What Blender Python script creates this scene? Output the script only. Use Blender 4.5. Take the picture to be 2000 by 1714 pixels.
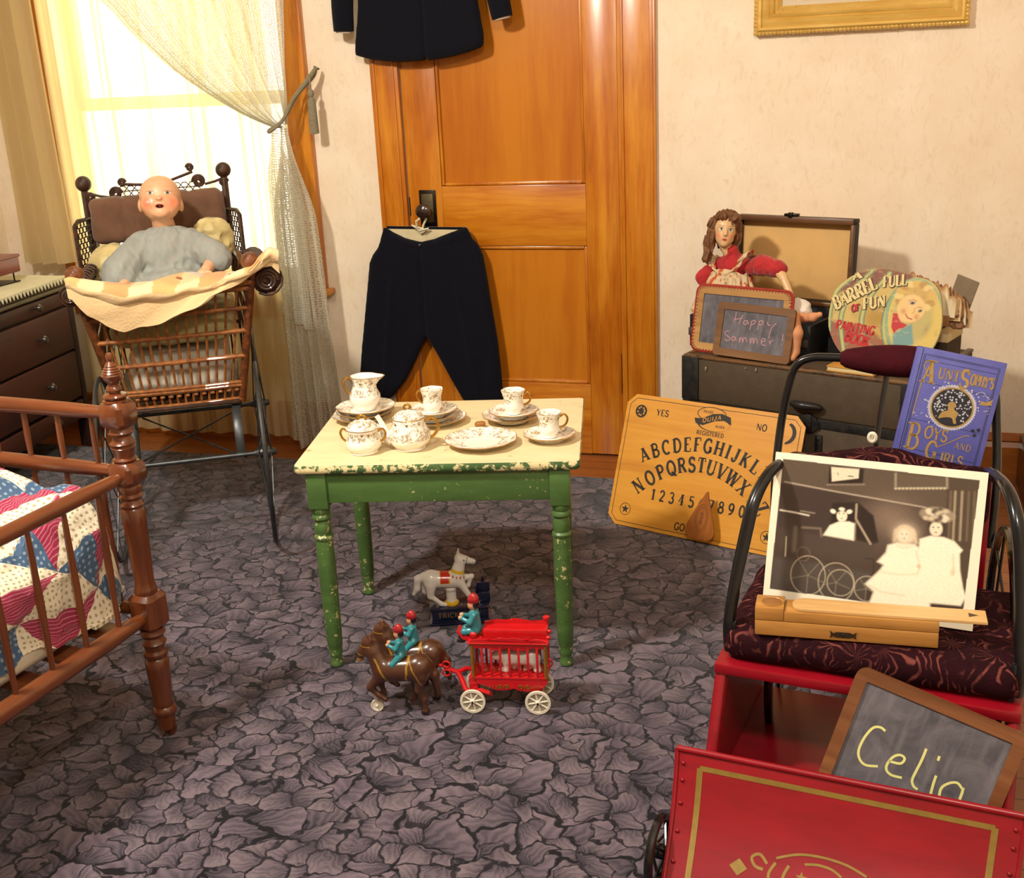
import bpy, bmesh, math, random
import numpy as np
from mathutils import Vector, Matrix, Euler
random.seed(7); np.random.seed(7)
for o in list(bpy.data.objects): bpy.data.objects.remove(o, do_unlink=True)
SC = bpy.context.scene
COL = SC.collection
R = math.radians
# ------------------------------------------------------------------ camera
PITCH, ROLL, YAW = R(17.9), R(2.8), R(18.2)
_W = Vector((-math.sin(YAW)*math.cos(PITCH), math.cos(YAW)*math.cos(PITCH), -math.sin(PITCH)))
_R0 = Vector((math.cos(YAW), math.sin(YAW), 0)); _U0 = _R0.cross(_W)
_R = math.cos(ROLL)*_R0 - math.sin(ROLL)*_U0
_U = math.sin(ROLL)*_R0 + math.cos(ROLL)*_U0
cd = bpy.data.cameras.new('camera'); cam = bpy.data.objects.new('camera', cd); COL.objects.link(cam)
mw = Matrix((( _R.x, _U.x, -_W.x, 0.0), (_R.y, _U.y, -_W.y, -4.139), (_R.z, _U.z, -_W.z, 1.456), (0, 0, 0, 1)))
cam.matrix_world = mw
cd.sensor_fit = 'HORIZONTAL'; cd.sensor_width = 36.0; cd.lens = 36.0*2251/2000
cd.clip_start = 0.05
SC.camera = cam
# ------------------------------------------------------------------ daylight (comes in through the window only)
wd = bpy.data.worlds.new('daylight'); SC.world = wd; wd.use_nodes = True
bg = wd.node_tree.nodes['Background']
bg.inputs[0].default_value = (1.0, 0.95, 0.80, 1); bg.inputs[1].default_value = 4.0
# ------------------------------------------------------------------ ceiling lamp and an added fill light
def lamp(name, loc, target, power, size, col):
    l = bpy.data.lights.new(name, 'AREA'); l.shape = 'DISK'; l.size = size; l.energy = power; l.color = col
    o = bpy.data.objects.new(name, l); COL.objects.link(o); o.location = loc
    o.rotation_euler = (Vector(target)-Vector(loc)).to_track_quat('-Z', 'Y').to_euler()
    return o
lamp('overhead_light', (-1.85, -2.95, 2.68), (-0.8, -1.4, 0.4), 92, 0.24, (1.0, 0.93, 0.80))
lamp('overhead_light', (0.0, -3.9, 2.68), (-0.5, -1.5, 0.6), 40, 0.34, (1.0, 0.94, 0.83))  # soft fill light added above the camera, not a fixture of the room
SC.view_settings.view_transform = 'Standard'; SC.view_settings.look = 'None'
SC.view_settings.exposure = 0.0; SC.view_settings.gamma = 1.0
try: SC.view_settings.use_curve_mapping = False
except Exception: pass
# ================================================================== helpers
def lin(c):
    if isinstance(c, str):
        c = tuple(int(c[i:i+2], 16)/255 for i in (0, 2, 4))
    return tuple((v/12.92 if v <= .04045 else ((v+.055)/1.055)**2.4) for v in c)
class MB:
    """collects shapes into one mesh"""
    def __init__(s, M=None): s.v=[]; s.f=[]; s.m=[]; s.uv={}; s.col={}; s.M=M
    def add(s, vs, fs, mat=0, M=None, uv=None, col=None):
        n = len(s.v)
        for i, p in enumerate(vs):
            p = Vector((float(p[0]), float(p[1]), float(p[2])))
            if M is not None: p = M @ p
            if s.M is not None: p = s.M @ p
            s.v.append(p)
            if uv is not None: s.uv[n+i] = uv[i]
            if col is not None: s.col[n+i] = col[i]
        if isinstance(mat, (list, tuple, np.ndarray)):
            for f, mi in zip(fs, mat): s.f.append([int(n+i) for i in f]); s.m.append(int(mi))
        else:
            for f in fs: s.f.append([int(n+i) for i in f]); s.m.append(mat)
        return s
    def box(s, x0, x1, y0, y1, z0, z1, bev=0.0, mat=0, M=None, seg=2):
        bm = bmesh.new(); bmesh.ops.create_cube(bm, size=1)
        for v in bm.verts:
            v.co = Vector(((x0+x1)/2+v.co.x*(x1-x0), (y0+y1)/2+v.co.y*(y1-y0), (z0+z1)/2+v.co.z*(z1-z0)))
        if bev > 0:
            bev = min(bev, abs(x1-x0)*.45, abs(y1-y0)*.45, abs(z1-z0)*.45)
            bmesh.ops.bevel(bm, geom=list(bm.edges), offset=bev, segments=seg, affect='EDGES', profile=.5)
        return s.bm(bm, mat, M)
    def bm(s, bm, mat=0, M=None):
        bm.verts.index_update()
        vs = [v.co.copy() for v in bm.verts]; fs = [[v.index for v in f.verts] for f in bm.faces]; bm.free()
        return s.add(vs, fs, mat, M)
    def lathe(s, prof, seg=24, mat=0, M=None, wob=None):
        vs=[]; fs=[]; n=len(prof)
        for k in range(seg):
            a = 2*math.pi*k/seg
            for (r, z) in prof:
                rr = r if wob is None else wob(r, z, a)
                vs.append((rr*math.cos(a), rr*math.sin(a), z))
        for k in range(seg):
            k2=(k+1)%seg
            for i in range(n-1): fs.append([k*n+i, k2*n+i, k2*n+i+1, k*n+i+1])
        if prof[0][0] > 1e-5: fs.append([k*n for k in range(seg)][::-1])
        if prof[-1][0] > 1e-5: fs.append([k*n+n-1 for k in range(seg)])
        return s.add(vs, fs, mat, M)
    def tube(s, pts, r, seg=10, mat=0, M=None, closed=False, flat=1.0, up=None):
        pts=[Vector(p) for p in pts]; n=len(pts)
        rad = list(r) if isinstance(r, (list, tuple)) else [r]*n
        vs=[]; fs=[]; prev=None
        for i, p in enumerate(pts):
            if closed: t = pts[(i+1)%n]-pts[i-1]
            else: t = pts[min(i+1, n-1)]-pts[max(i-1, 0)]
            t.normalize()
            if prev is None:
                a = Vector(up) if up else (Vector((0,0,1)) if abs(t.z) < .9 else Vector((1,0,0)))
                nx = t.cross(a).normalized()
            else:
                nx = prev - t*prev.dot(t)
                if nx.length < 1e-6: nx = t.orthogonal()
                nx.normalize()
            prev = nx; ny = t.cross(nx)
            for k in range(seg):
                a=2*math.pi*k/seg
                vs.append(p + nx*math.cos(a)*rad[i] + ny*math.sin(a)*rad[i]*flat)
        m = n if closed else n-1
        for i in range(m):
            j=(i+1)%n
            for k in range(seg):
                k2=(k+1)%seg; fs.append([i*seg+k, i*seg+k2, j*seg+k2, j*seg+k])
        if not closed:
            fs.append([k for k in range(seg)][::-1]); fs.append([(n-1)*seg+k for k in range(seg)])
        return s.add(vs, fs, mat, M)
    def ell(s, c, r, mat=0, M=None, su=20, sv=12):
        if not isinstance(r, (tuple, list)): r=(r, r, r)
        vs=[]; fs=[]
        for j in range(sv+1):
            t=math.pi*j/sv
            for k in range(su):
                a=2*math.pi*k/su
                vs.append((c[0]+r[0]*math.sin(t)*math.cos(a), c[1]+r[1]*math.sin(t)*math.sin(a), c[2]-r[2]*math.cos(t)))
        for j in range(sv):
            for k in range(su):
                k2=(k+1)%su; fs.append([j*su+k, j*su+k2, (j+1)*su+k2, (j+1)*su+k])
        return s.add(vs, fs, mat, M)
    def prism(s, out, y0, y1, mat=0, M=None, bev=0.0, matside=None):
        """outline (x, z), extruded along y"""
        n=len(out)
        bm=bmesh.new()
        a=[bm.verts.new((p[0], y0, p[1])) for p in out]; b=[bm.verts.new((p[0], y1, p[1])) for p in out]
        area=sum(out[i][0]*out[(i+1)%n][1]-out[(i+1)%n][0]*out[i][1] for i in range(n))
        if area < 0: a.reverse(); b.reverse()
        bm.faces.new(a); bm.faces.new(b[::-1])
        for i in range(n): bm.faces.new([a[i], b[i], b[(i+1)%n], a[(i+1)%n]][::-1])
        if bev > 0:
            es=[e for e in bm.edges if abs(e.verts[0].co.y-e.verts[1].co.y) < 1e-7]
            bmesh.ops.bevel(bm, geom=es, offset=bev, segments=2, affect='EDGES', profile=.5)
        bmesh.ops.triangulate(bm, faces=[f for f in bm.faces if len(f.verts) > 4])
        return s.bm(bm, mat, M)
    def grid(s, fn, nu, nv, mat=0, M=None, uvs=None, thick=0.0, closed=False, matfn=None, colfn=None):
        """fn(u, v) -> point, u, v in 0..1; thick gives it a back side"""
        P=np.array([[fn(i/nu, j/nv) for i in range(nu+1)] for j in range(nv+1)], float)
        U=[((uvs(i/nu, j/nv)) if uvs else (i/nu, j/nv)) for j in range(nv+1) for i in range(nu+1)]
        C=[colfn(i/nu, j/nv) for j in range(nv+1) for i in range(nu+1)] if colfn else None
        w=nu+1; fs=[]; ms=[]
        for j in range(nv):
            for i in range(nu):
                fs.append([j*w+i, j*w+i+1, (j+1)*w+i+1, (j+1)*w+i]); ms.append(matfn((i+.5)/nu, (j+.5)/nv) if matfn else mat)
        vs=P.reshape(-1, 3)
        if thick > 0:
            du=np.gradient(P, axis=1); dv=np.gradient(P, axis=0); N=np.cross(du, dv)
            N/= (np.linalg.norm(N, axis=2, keepdims=True)+1e-12)
            Q=(P-N*thick).reshape(-1, 3); k=len(vs)
            fs+= [[a+k for a in f][::-1] for f in fs]; ms+=ms
            rim=[i for i in range(w)]+[j*w+nu for j in range(1, nv+1)]+[nv*w+i for i in range(nu-1, -1, -1)]+[j*w for j in range(nv-1, 0, -1)]
            for a, b in zip(rim, rim[1:]+rim[:1]): fs.append([b, a, a+k, b+k]); ms.append(ms[0])
            vs=np.vstack([vs, Q]); U=U+U
            if C: C=C+C
        return s.add(vs, fs, ms, M, uv=U, col=C)
    def obj(s, name, mats, parent=None, loc=None, rot=None, ang=40, flat=False):
        me=bpy.data.meshes.new(name)
        me.from_pydata([tuple(p) for p in s.v], [], s.f); me.validate(clean_customdata=False)
        if not isinstance(mats, (list, tuple)): mats=[mats]
        for m in mats: me.materials.append(m)
        if len(me.polygons) == len(s.m): me.polygons.foreach_set('material_index', s.m)
        if s.uv:
            l=me.uv_layers.new(name='UVMap')
            vi=np.zeros(len(me.loops), np.int32); me.loops.foreach_get('vertex_index', vi)
            arr=np.zeros((len(s.v), 2), np.float32)
            for k, u in s.uv.items(): arr[k]=u
            l.data.foreach_set('uv', arr[vi].ravel())
        if s.col:
            at=me.color_attributes.new('Col', 'FLOAT_COLOR', 'POINT')
            arr=np.ones((len(s.v), 4), np.float32)
            for k, c in s.col.items(): arr[k, :3]=c[:3]
            at.data.foreach_set('color', arr.ravel())
        if not flat:
            me.shade_smooth()
            try: me.set_sharp_from_angle(angle=R(ang))
            except Exception: pass
        me.update()
        o=bpy.data.objects.new(name, me); COL.objects.link(o)
        if parent is not None: o.parent=parent
        if loc is not None: o.location=loc
        if rot is not None: o.rotation_euler=rot
        return o
def tag(o, label, cat, group=None, kind=None):
    o['label']=label; o['category']=cat
    if group: o['group']=group
    if kind: o['kind']=kind
    return o
def thing(name, label, cat, loc=(0,0,0), rotz=0.0, group=None, rot=None):
    o=bpy.data.objects.new(name, None); COL.objects.link(o); o.empty_display_size=.05
    o.location=loc; o.rotation_euler=rot if rot else (0, 0, rotz)
    return tag(o, label, cat, group)
def struct(o, label=None, cat=None):
    o['kind']='structure'
    if label: o['label']=label
    if cat: o['category']=cat
    return o
def dup(root, label, loc, rotz=None):
    c=root.copy(); COL.objects.link(c); c['label']=label; c.location=loc
    if rotz is not None: c.rotation_euler=(0, 0, rotz)
    for ch in root.children:
        d=ch.copy(); COL.objects.link(d); d.parent=c
        for g in ch.children:
            e=g.copy(); COL.objects.link(e); e.parent=d
    return c
def T(x=0, y=0, z=0): return Matrix.Translation((x, y, z))
def RX(a): return Matrix.Rotation(R(a), 4, 'X')
def RY(a): return Matrix.Rotation(R(a), 4, 'Y')
def RZ(a): return Matrix.Rotation(R(a), 4, 'Z')
def cat_rom(pts, n=8, closed=False):
    pts=[Vector(p if len(p) == 3 else (p[0], p[1], 0)) for p in pts]; out=[]; m=len(pts)
    for i in range(m if closed else m-1):
        p0=pts[(i-1)%m] if closed else pts[max(i-1, 0)]; p1=pts[i]; p2=pts[(i+1)%m]; p3=pts[(i+2)%m] if closed else pts[min(i+2, m-1)]
        for k in range(n):
            t=k/n
            out.append(.5*((2*p1)+(p2-p0)*t+(2*p0-5*p1+4*p2-p3)*t*t+(3*p1-p0-3*p2+p3)*t**3))
    if not closed: out.append(pts[-1])
    return out
def align(p, q):
    """matrix taking the z axis onto p -> q, origin at p"""
    d=Vector(q)-Vector(p)
    return Matrix.Translation(Vector(p)) @ d.to_track_quat('Z', 'Y').to_matrix().to_4x4()
def turned(prof, L, s=1.0):
    """list of (fraction of L, radius) -> lathe profile"""
    return [(r*s, f*L) for f, r in prof]
# ---------------------------------------------------------------- implicit shapes -> mesh (surface nets)
def smin(a, b, k):
    if k <= 0: return np.minimum(a, b)
    h=np.clip(.5+.5*(b-a)/k, 0, 1); return b*(1-h)+a*h-k*h*(1-h)
def d_prim(P, pr):
    k=pr[0]
    if k == 'c':          # tapered capsule: a, b, ra, rb
        a=np.array(pr[1], float); b=np.array(pr[2], float); d=b-a
        h=np.clip(((P-a)@d)/(d@d+1e-12), 0, 1)
        return np.linalg.norm(P-a-h[..., None]*d, axis=-1)-(pr[3]+(pr[4]-pr[3])*h)
    if k == 'e':          # ellipsoid: centre, radii, optional 3x3
        q=P-np.array(pr[1], float)
        if len(pr) > 4 and pr[4] is not None: q=q@np.array(pr[4], float)
        r=np.array(pr[2], float); k0=np.linalg.norm(q/r, axis=-1); k1=np.linalg.norm(q/(r*r), axis=-1)
        return k0*(k0-1)/np.maximum(k1, 1e-9)
    raise ValueError(k)
def nets(f, lo, hi, h):
    lo=np.array(lo, float); hi=np.array(hi, float)
    n=np.maximum(np.ceil((hi-lo)/h).astype(int)+1, 3)
    ax=[lo[i]+h*np.arange(n[i]) for i in range(3)]
    G=np.stack(np.meshgrid(*ax, indexing='ij'), -1)
    D=f(G); S=D < 0
    c=np.zeros(tuple(n-1), int)
    for dx in (0, 1):
        for dy in (0, 1):
            for dz in (0, 1): c+=S[dx:n[0]-1+dx, dy:n[1]-1+dy, dz:n[2]-1+dz]
    act=(c > 0) & (c < 8); idx=-np.ones(act.shape, int); cells=np.argwhere(act); idx[act]=np.arange(len(cells))
    acc=np.zeros((len(cells), 3)); cnt=np.zeros(len(cells))
    cor=[(a, b, d) for a in (0, 1) for b in (0, 1) for d in (0, 1)]
    for i in cor:
        for ax_ in range(3):
            if i[ax_]: continue
            j=list(i); j[ax_]=1; j=tuple(j)
            A=cells+np.array(i); B=cells+np.array(j)
            da=D[A[:, 0], A[:, 1], A[:, 2]]; db=D[B[:, 0], B[:, 1], B[:, 2]]
            m=(da < 0) != (db < 0); t=np.where(m, da/np.where(m, da-db, 1), 0)
            p=A+t[:, None]*(B-A); acc[m]+=p[m]; cnt[m]+=1
    V=lo+h*acc/np.maximum(cnt, 1)[:, None]
    F=[]
    for ax_ in range(3):
        a2, a3=(ax_+1)%3, (ax_+2)%3
        sl=[slice(None)]*3; sl[ax_]=slice(0, n[ax_]-1); s2=[slice(None)]*3; s2[ax_]=slice(1, n[ax_])
        A=S[tuple(sl)]; B=S[tuple(s2)]
        for e in np.argwhere(A != B):
            if e[a2] < 1 or e[a3] < 1 or e[a2] > n[a2]-2 or e[a3] > n[a3]-2: continue
            q=[]
            for o2, o3 in ((-1, -1), (0, -1), (0, 0), (-1, 0)):
                g=e.copy(); g[a2]+=o2; g[a3]+=o3; q.append(idx[tuple(g)])
            if min(q) < 0: continue
            F.append(q if A[tuple(e)] else q[::-1])
    return V, F
def blob(prims, h, k=0.01, extra=None, colfn=None, pad=None):
    """smooth union of coloured primitives; prims end with a colour (linear rgb)"""
    lo=np.full(3, 1e9); hi=-lo
    for p in prims:
        if p[0] == 'c': L=np.minimum(np.array(p[1])-p[3], np.array(p[2])-p[4]); H=np.maximum(np.array(p[1])+p[3], np.array(p[2])+p[4])
        else: rr=max(p[2]); L=np.array(p[1])-rr; H=np.array(p[1])+rr
        lo=np.minimum(lo, L); hi=np.maximum(hi, H)
    pad=pad or 2.5*h+k*.3; lo-=pad; hi+=pad
    def f(P):
        d=None
        for p in prims:
            q=d_prim(P, p); d=q if d is None else smin(d, q, k)
        return d if extra is None else extra(P, d)
    V, F=nets(f, lo, hi, h)
    ds=np.stack([d_prim(V, p) for p in prims], -1); w=np.argmin(ds, -1)
    cols=np.array([p[3] if p[0] == 'e' else p[5] for p in prims])[w]
    if colfn is not None: cols=colfn(V, cols)
    return V, F, cols
def vnoise(P, s, seed=0):
    """cheap smooth pseudo noise in -1..1"""
    r=np.random.RandomState(seed); out=0; P=np.asarray(P, float)*s
    for i in range(5):
        d=r.normal(size=3); d*=(.6+.5*i)/np.linalg.norm(d); out=out+np.sin(P@d*2.2+r.uniform(0, 6.3)+1.3*np.sin(P@d[[1, 2, 0]]*1.7+i))/(1+.35*i)
    return out/3.2
def sd_poly(X, Z, poly):
    """signed distance to a 2d polygon"""
    v=np.array(poly, float); n=len(v); d=np.full(X.shape, 1e9); s=np.ones(X.shape)
    for i in range(n):
        j=(i-1)%n; e=v[j]-v[i]; wx=X-v[i, 0]; wz=Z-v[i, 1]
        t=np.clip((wx*e[0]+wz*e[1])/(e@e+1e-15), 0, 1); d=np.minimum(d, (wx-e[0]*t)**2+(wz-e[1]*t)**2)
        c1=Z >= v[i, 1]; c2=Z < v[j, 1]; c3=e[0]*wz > e[1]*wx
        fl=(c1 & c2 & c3) | (~c1 & ~c2 & ~c3); s=np.where(fl, -s, s)
    return s*np.sqrt(d)
# ---------------------------------------------------------------- materials
MATS={}
class NT:
    def __init__(s, name):
        s.m=bpy.data.materials.new(name); s.m.use_nodes=True; s.t=s.m.node_tree; s.n=s.t.nodes; s.l=s.t.links
        s.b=s.n['Principled BSDF']; s.out=s.n['Material Output']
    def node(s, typ, **kw):
        n=s.n.new(typ)
        for k, v in kw.items():
            if hasattr(n, k): setattr(n, k, v)
            else: n.inputs[k].default_value=v
        return n
    def link(s, a, b): s.l.new(a, b); return s
    def coord(s, scale=(1,1,1), kind='Object', rot=(0,0,0)):
        tc=s.n.new('ShaderNodeTexCoord'); mp=s.n.new('ShaderNodeMapping'); mp.inputs['Scale'].default_value=scale; mp.inputs['Rotation'].default_value=rot
        s.link(tc.outputs[kind], mp.inputs[0]); return mp.outputs[0]
    def noise(s, vec, scale, detail=3, rough=.55, dist=0):
        n=s.node('ShaderNodeTexNoise'); n.inputs['Scale'].default_value=scale; n.inputs['Detail'].default_value=detail
        n.inputs['Roughness'].default_value=rough; n.inputs['Distortion'].default_value=dist
        s.link(vec, n.inputs['Vector']); return n
    def ramp(s, fac, stops, interp='LINEAR'):
        r=s.node('ShaderNodeValToRGB'); e=r.color_ramp.elements; r.color_ramp.interpolation=interp
        while len(e) < len(stops): e.new(.5)
        for i, (p, c) in enumerate(stops):
            e[i].position=p; c=lin(c) if isinstance(c, str) else ((c, c, c) if not isinstance(c, (tuple, list)) else c); e[i].color=(*c[:3], 1)
        s.link(fac, r.inputs[0]); return r.outputs[0]
    def mix(s, fac, a, b, typ='MIX'):
        n=s.node('ShaderNodeMix', data_type='RGBA', blend_type=typ)
        for sock, v in ((n.inputs[0], fac), (n.inputs[6], a), (n.inputs[7], b)):
            if isinstance(v, str): v=(*lin(v), 1)
            if isinstance(v, (int, float)): sock.default_value=v
            elif isinstance(v, tuple): sock.default_value=v if len(v) == 4 else (*v, 1)
            else: s.link(v, sock)
        return n.outputs[2]
    def math(s, op, a, b=None, c=None):
        n=s.node('ShaderNodeMath', operation=op)
        for i, v in enumerate((a, b, c)):
            if v is None: continue
            if isinstance(v, (int, float)): n.inputs[i].default_value=v
            else: s.link(v, n.inputs[i])
        return n.outputs[0]
    def bump(s, h, st=.3, dist=.01):
        n=s.node('ShaderNodeBump'); n.inputs['Strength'].default_value=st; n.inputs['Distance'].default_value=dist
        s.link(h, n.inputs['Height']); s.link(n.outputs[0], s.b.inputs['Normal']); return s
    def base(s, c):
        if isinstance(c, str): c=(*lin(c), 1)
        if isinstance(c, tuple): s.b.inputs['Base Color'].default_value=c
        else: s.link(c, s.b.inputs['Base Color'])
        return s
    def set(s, **kw):
        al=dict(rough='Roughness', metal='Metallic', coat='Coat Weight', coatr='Coat Roughness', sheen='Sheen Weight', sheenr='Sheen Roughness', spec='Specular IOR Level', alpha='Alpha', sss='Subsurface Weight', trans='Transmission Weight')
        for k, v in kw.items():
            i=s.b.inputs[al[k]]
            if isinstance(v, (int, float)): i.default_value=v
            else: s.link(v, i)
        return s
def mat(name, c, rough=.5, metal=0.0, var=0.0, vs=20, c2=None, bump=0.0, bs=200, coat=0.0, spec=.5, sheen=0.0, stretch=(1,1,1), bd=.003):
    """plain material with colour variation and a fine bump"""
    if name in MATS: return MATS[name]
    t=NT(name); v=t.coord(stretch)
    if var > 0 or c2:
        n=t.noise(v, vs, 4)
        c2=c2 or tuple(max(0, x*(1-var)) for x in lin(c))
        t.base(t.mix(t.ramp(n.outputs[0], [(.3, 0.0), (.7, 1.0)]), (*lin(c), 1), (*(lin(c2) if isinstance(c2, str) else c2), 1)))
    else: t.base(c)
    t.set(rough=rough, metal=metal, coat=coat, spec=spec, sheen=sheen)
    if bump > 0: t.bump(t.noise(v, bs, 3).outputs[0], bump, bd)
    MATS[name]=t.m; return t.m
def wood(name, dark, mid, light, axis='z', scale=1.0, rough=.35, coat=.3, fig=.5):
    if name in MATS: return MATS[name]
    t=NT(name); st={'x': (.09, 1, 1), 'y': (1, .09, 1), 'z': (1, 1, .09)}[axis]
    v=t.coord(tuple(q*scale for q in st))
    n1=t.noise(v, 9, 5, .6, 1.2); n2=t.noise(v, 90, 4, .6); n3=t.noise(t.coord((1, 1, 1)), 3.0*scale, 3)
    a=t.math('ADD', t.math('MULTIPLY', n1.outputs[0], .55), t.math('MULTIPLY', n2.outputs[0], .25))
    a=t.math('ADD', a, t.math('MULTIPLY', n3.outputs[0], .2*fig*2))
    t.base(t.ramp(a, [(.34, dark), (.5, mid), (.68, light)])).set(rough=rough, coat=coat, coatr=.2)
    t.bump(n2.outputs[0], .06, .002); MATS[name]=t.m; return t.m
def attr_mat(name, rough=.45, coat=0.0, spec=.5, sheen=0.0, metal=0.0, bump=0.0, bs=300, bd=.001):
    """paint from the mesh's own colours"""
    if name in MATS: return MATS[name]
    t=NT(name); a=t.node('ShaderNodeAttribute', attribute_name='Col'); t.base(a.outputs['Color'])
    t.set(rough=rough, coat=coat, spec=spec, sheen=sheen, metal=metal)
    if bump > 0: t.bump(t.noise(t.coord(), bs, 3).outputs[0], bump, bd)
    MATS[name]=t.m; return t.m
# ---------------------------------------------------------------- lettering: own stroke alphabet, (weight, points); a leading 'c' bends the line
_A=lambda cx, cy, rx, ry, a0, a1, n=12: [(cx+rx*math.cos(R(a0+(a1-a0)*i/n)), cy+ry*math.sin(R(a0+(a1-a0)*i/n))) for i in range(n+1)]
GL={
'A':(.78,[(.5,[(.06,0),(.40,1)]),(1,[(.38,1),(.72,0)]),(.5,[(.19,.33),(.6,.33)])]),
'B':(.72,[(1,[(.14,0),(.14,1)]),(.7,[(.14,1)]+_A(.36,.77,.24,.23,90,-90)+[(.14,.54)]),(.8,[(.14,.54)]+_A(.38,.27,.28,.27,90,-90)+[(.14,0)])]),
'C':(.76,[(.9,_A(.42,.5,.36,.5,50,310,18)),(.5,[(.66,.98),(.66,.72)])]),
'D':(.78,[(1,[(.14,0),(.14,1)]),(.8,[(.14,1)]+_A(.34,.5,.38,.5,90,-90,16)+[(.14,0)])]),
'E':(.68,[(1,[(.14,0),(.14,1)]),(.5,[(.14,1),(.6,1),(.6,.8)]),(.5,[(.14,.52),(.45,.52)]),(.5,[(.14,0),(.62,0),(.62,.22)])]),
'F':(.66,[(1,[(.14,0),(.14,1)]),(.5,[(.14,1),(.6,1),(.6,.8)]),(.5,[(.14,.52),(.45,.52)])]),
'G':(.80,[(.9,_A(.42,.5,.36,.5,50,330,18)),(1,[(.68,.42),(.68,.04)]),(.5,[(.5,.42),(.8,.42)]),(.5,[(.66,.98),(.66,.74)])]),
'H':(.84,[(1,[(.14,0),(.14,1)]),(1,[(.70,0),(.70,1)]),(.5,[(.14,.5),(.70,.5)])]),
'I':(.34,[(1,[(.17,0),(.17,1)])]),
'J':(.52,[(1,[(.36,1),(.36,.22)]),(.8,_A(.2,.2,.16,.2,0,-190))]),
'K':(.80,[(1,[(.14,0),(.14,1)]),(.5,[(.14,.42),(.66,1)]),(1,[(.3,.58),(.70,0)])]),
'L':(.66,[(1,[(.14,0),(.14,1)]),(.5,[(.14,0),(.62,0),(.62,.24)])]),
'M':(1.0,[(.5,[(.12,0),(.12,1)]),(1,[(.12,1),(.48,.1)]),(.5,[(.48,.1),(.84,1)]),(1,[(.84,1),(.84,0)])]),
'N':(.86,[(.5,[(.13,0),(.13,1)]),(1,[(.13,1),(.72,0)]),(.5,[(.72,0),(.72,1)])]),
'O':(.82,[(.9,_A(.41,.5,.35,.5,0,360,26))]),
'P':(.68,[(1,[(.14,0),(.14,1)]),(.8,[(.14,1)]+_A(.36,.74,.26,.26,90,-90)+[(.14,.48)])]),
'Q':(.82,[(.9,_A(.41,.5,.35,.5,0,360,26)),(.8,[(.38,.24),(.56,.0),(.76,-.12)])]),
'R':(.78,[(1,[(.14,0),(.14,1)]),(.8,[(.14,1)]+_A(.36,.76,.25,.24,90,-90)+[(.14,.52)]),(1,[(.38,.52),(.70,0)])]),
'S':(.64,[(.9,_A(.32,.75,.23,.25,35,270,12)[:-1]+_A(.32,.25,.26,.25,90,-150,14)),(.5,[(.54,1.0),(.54,.76)]),(.5,[(.07,.26),(.07,0)])]),
'T':(.74,[(1,[(.37,0),(.37,1)]),(.5,[(.06,.76),(.06,1),(.68,1),(.68,.76)])]),
'U':(.82,[(1,[(.14,1),(.14,.3)]),(.8,_A(.41,.28,.27,.28,180,360)),(.5,[(.68,.3),(.68,1)])]),
'V':(.78,[(1,[(.06,1),(.40,0)]),(.5,[(.40,0),(.72,1)])]),
'W':(1.1,[(1,[(.05,1),(.32,0)]),(.5,[(.32,0),(.55,1)]),(1,[(.55,1),(.80,0)]),(.5,[(.80,0),(1.05,1)])]),
'X':(.78,[(1,[(.08,1),(.70,0)]),(.5,[(.08,0),(.70,1)])]),
'Y':(.76,[(1,[(.06,1),(.38,.45)]),(.5,[(.70,1),(.38,.45)]),(1,[(.38,.5),(.38,0)])]),
'Z':(.70,[(.5,[(.08,.78),(.08,1),(.62,1)]),(1,[(.60,1),(.08,0)]),(.5,[(.08,0),(.64,0),(.64,.24)])]),
'0':(.70,[(.9,_A(.35,.5,.27,.5,0,360,24))]),
'1':(.46,[(1,[(.24,0),(.24,1)]),(.5,[(.24,1),(.06,.82)])]),
'2':(.66,[(.8,_A(.32,.73,.24,.27,170,-30)+[(.08,.02)]),(.9,[(.08,.04),(.6,.04)])]),
'3':(.64,[(.7,_A(.3,.77,.22,.23,160,-90)),(.9,_A(.3,.27,.26,.27,90,-160))]),
'4':(.70,[(.5,[(.44,1),(.05,.3),(.64,.3)]),(1,[(.44,0),(.44,1)])]),
'5':(.64,[(.7,[(.54,.97),(.16,.97),(.12,.55)]),(.9,[(.12,.55)]+_A(.3,.31,.26,.31,100,-150))]),
'6':(.66,[(.9,_A(.34,.3,.26,.3,0,360,20)),(.8,[(.56,.98),(.3,.85),(.1,.5),(.08,.3)])]),
'7':(.62,[(.6,[(.07,.78),(.08,.97),(.57,.97)]),(1,[(.56,.97),(.22,0)])]),
'8':(.66,[(.8,_A(.33,.76,.22,.24,0,360,18)),(.9,_A(.33,.26,.27,.27,0,360,20))]),
'9':(.66,[(.9,_A(.32,.7,.26,.3,0,360,20)),(.8,[(.57,.7),(.55,.4),(.36,.1),(.1,.02)])]),
"'":(.24,[(1,[(.12,1.02),(.10,.8)])]),'&':(.8,[(.8,[(.75,0),(.2,.7),(.3,.98),(.46,.8),(.1,.3),(.25,.02),(.55,.1),(.72,.4)])]),
'.':(.26,[(1,[(.1,.0),(.1,.1)])]),'!':(.3,[(1,[(.14,1),(.13,.3)]),(1,[(.13,.08),(.13,0)])]),' ':(.4,[])}
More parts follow.
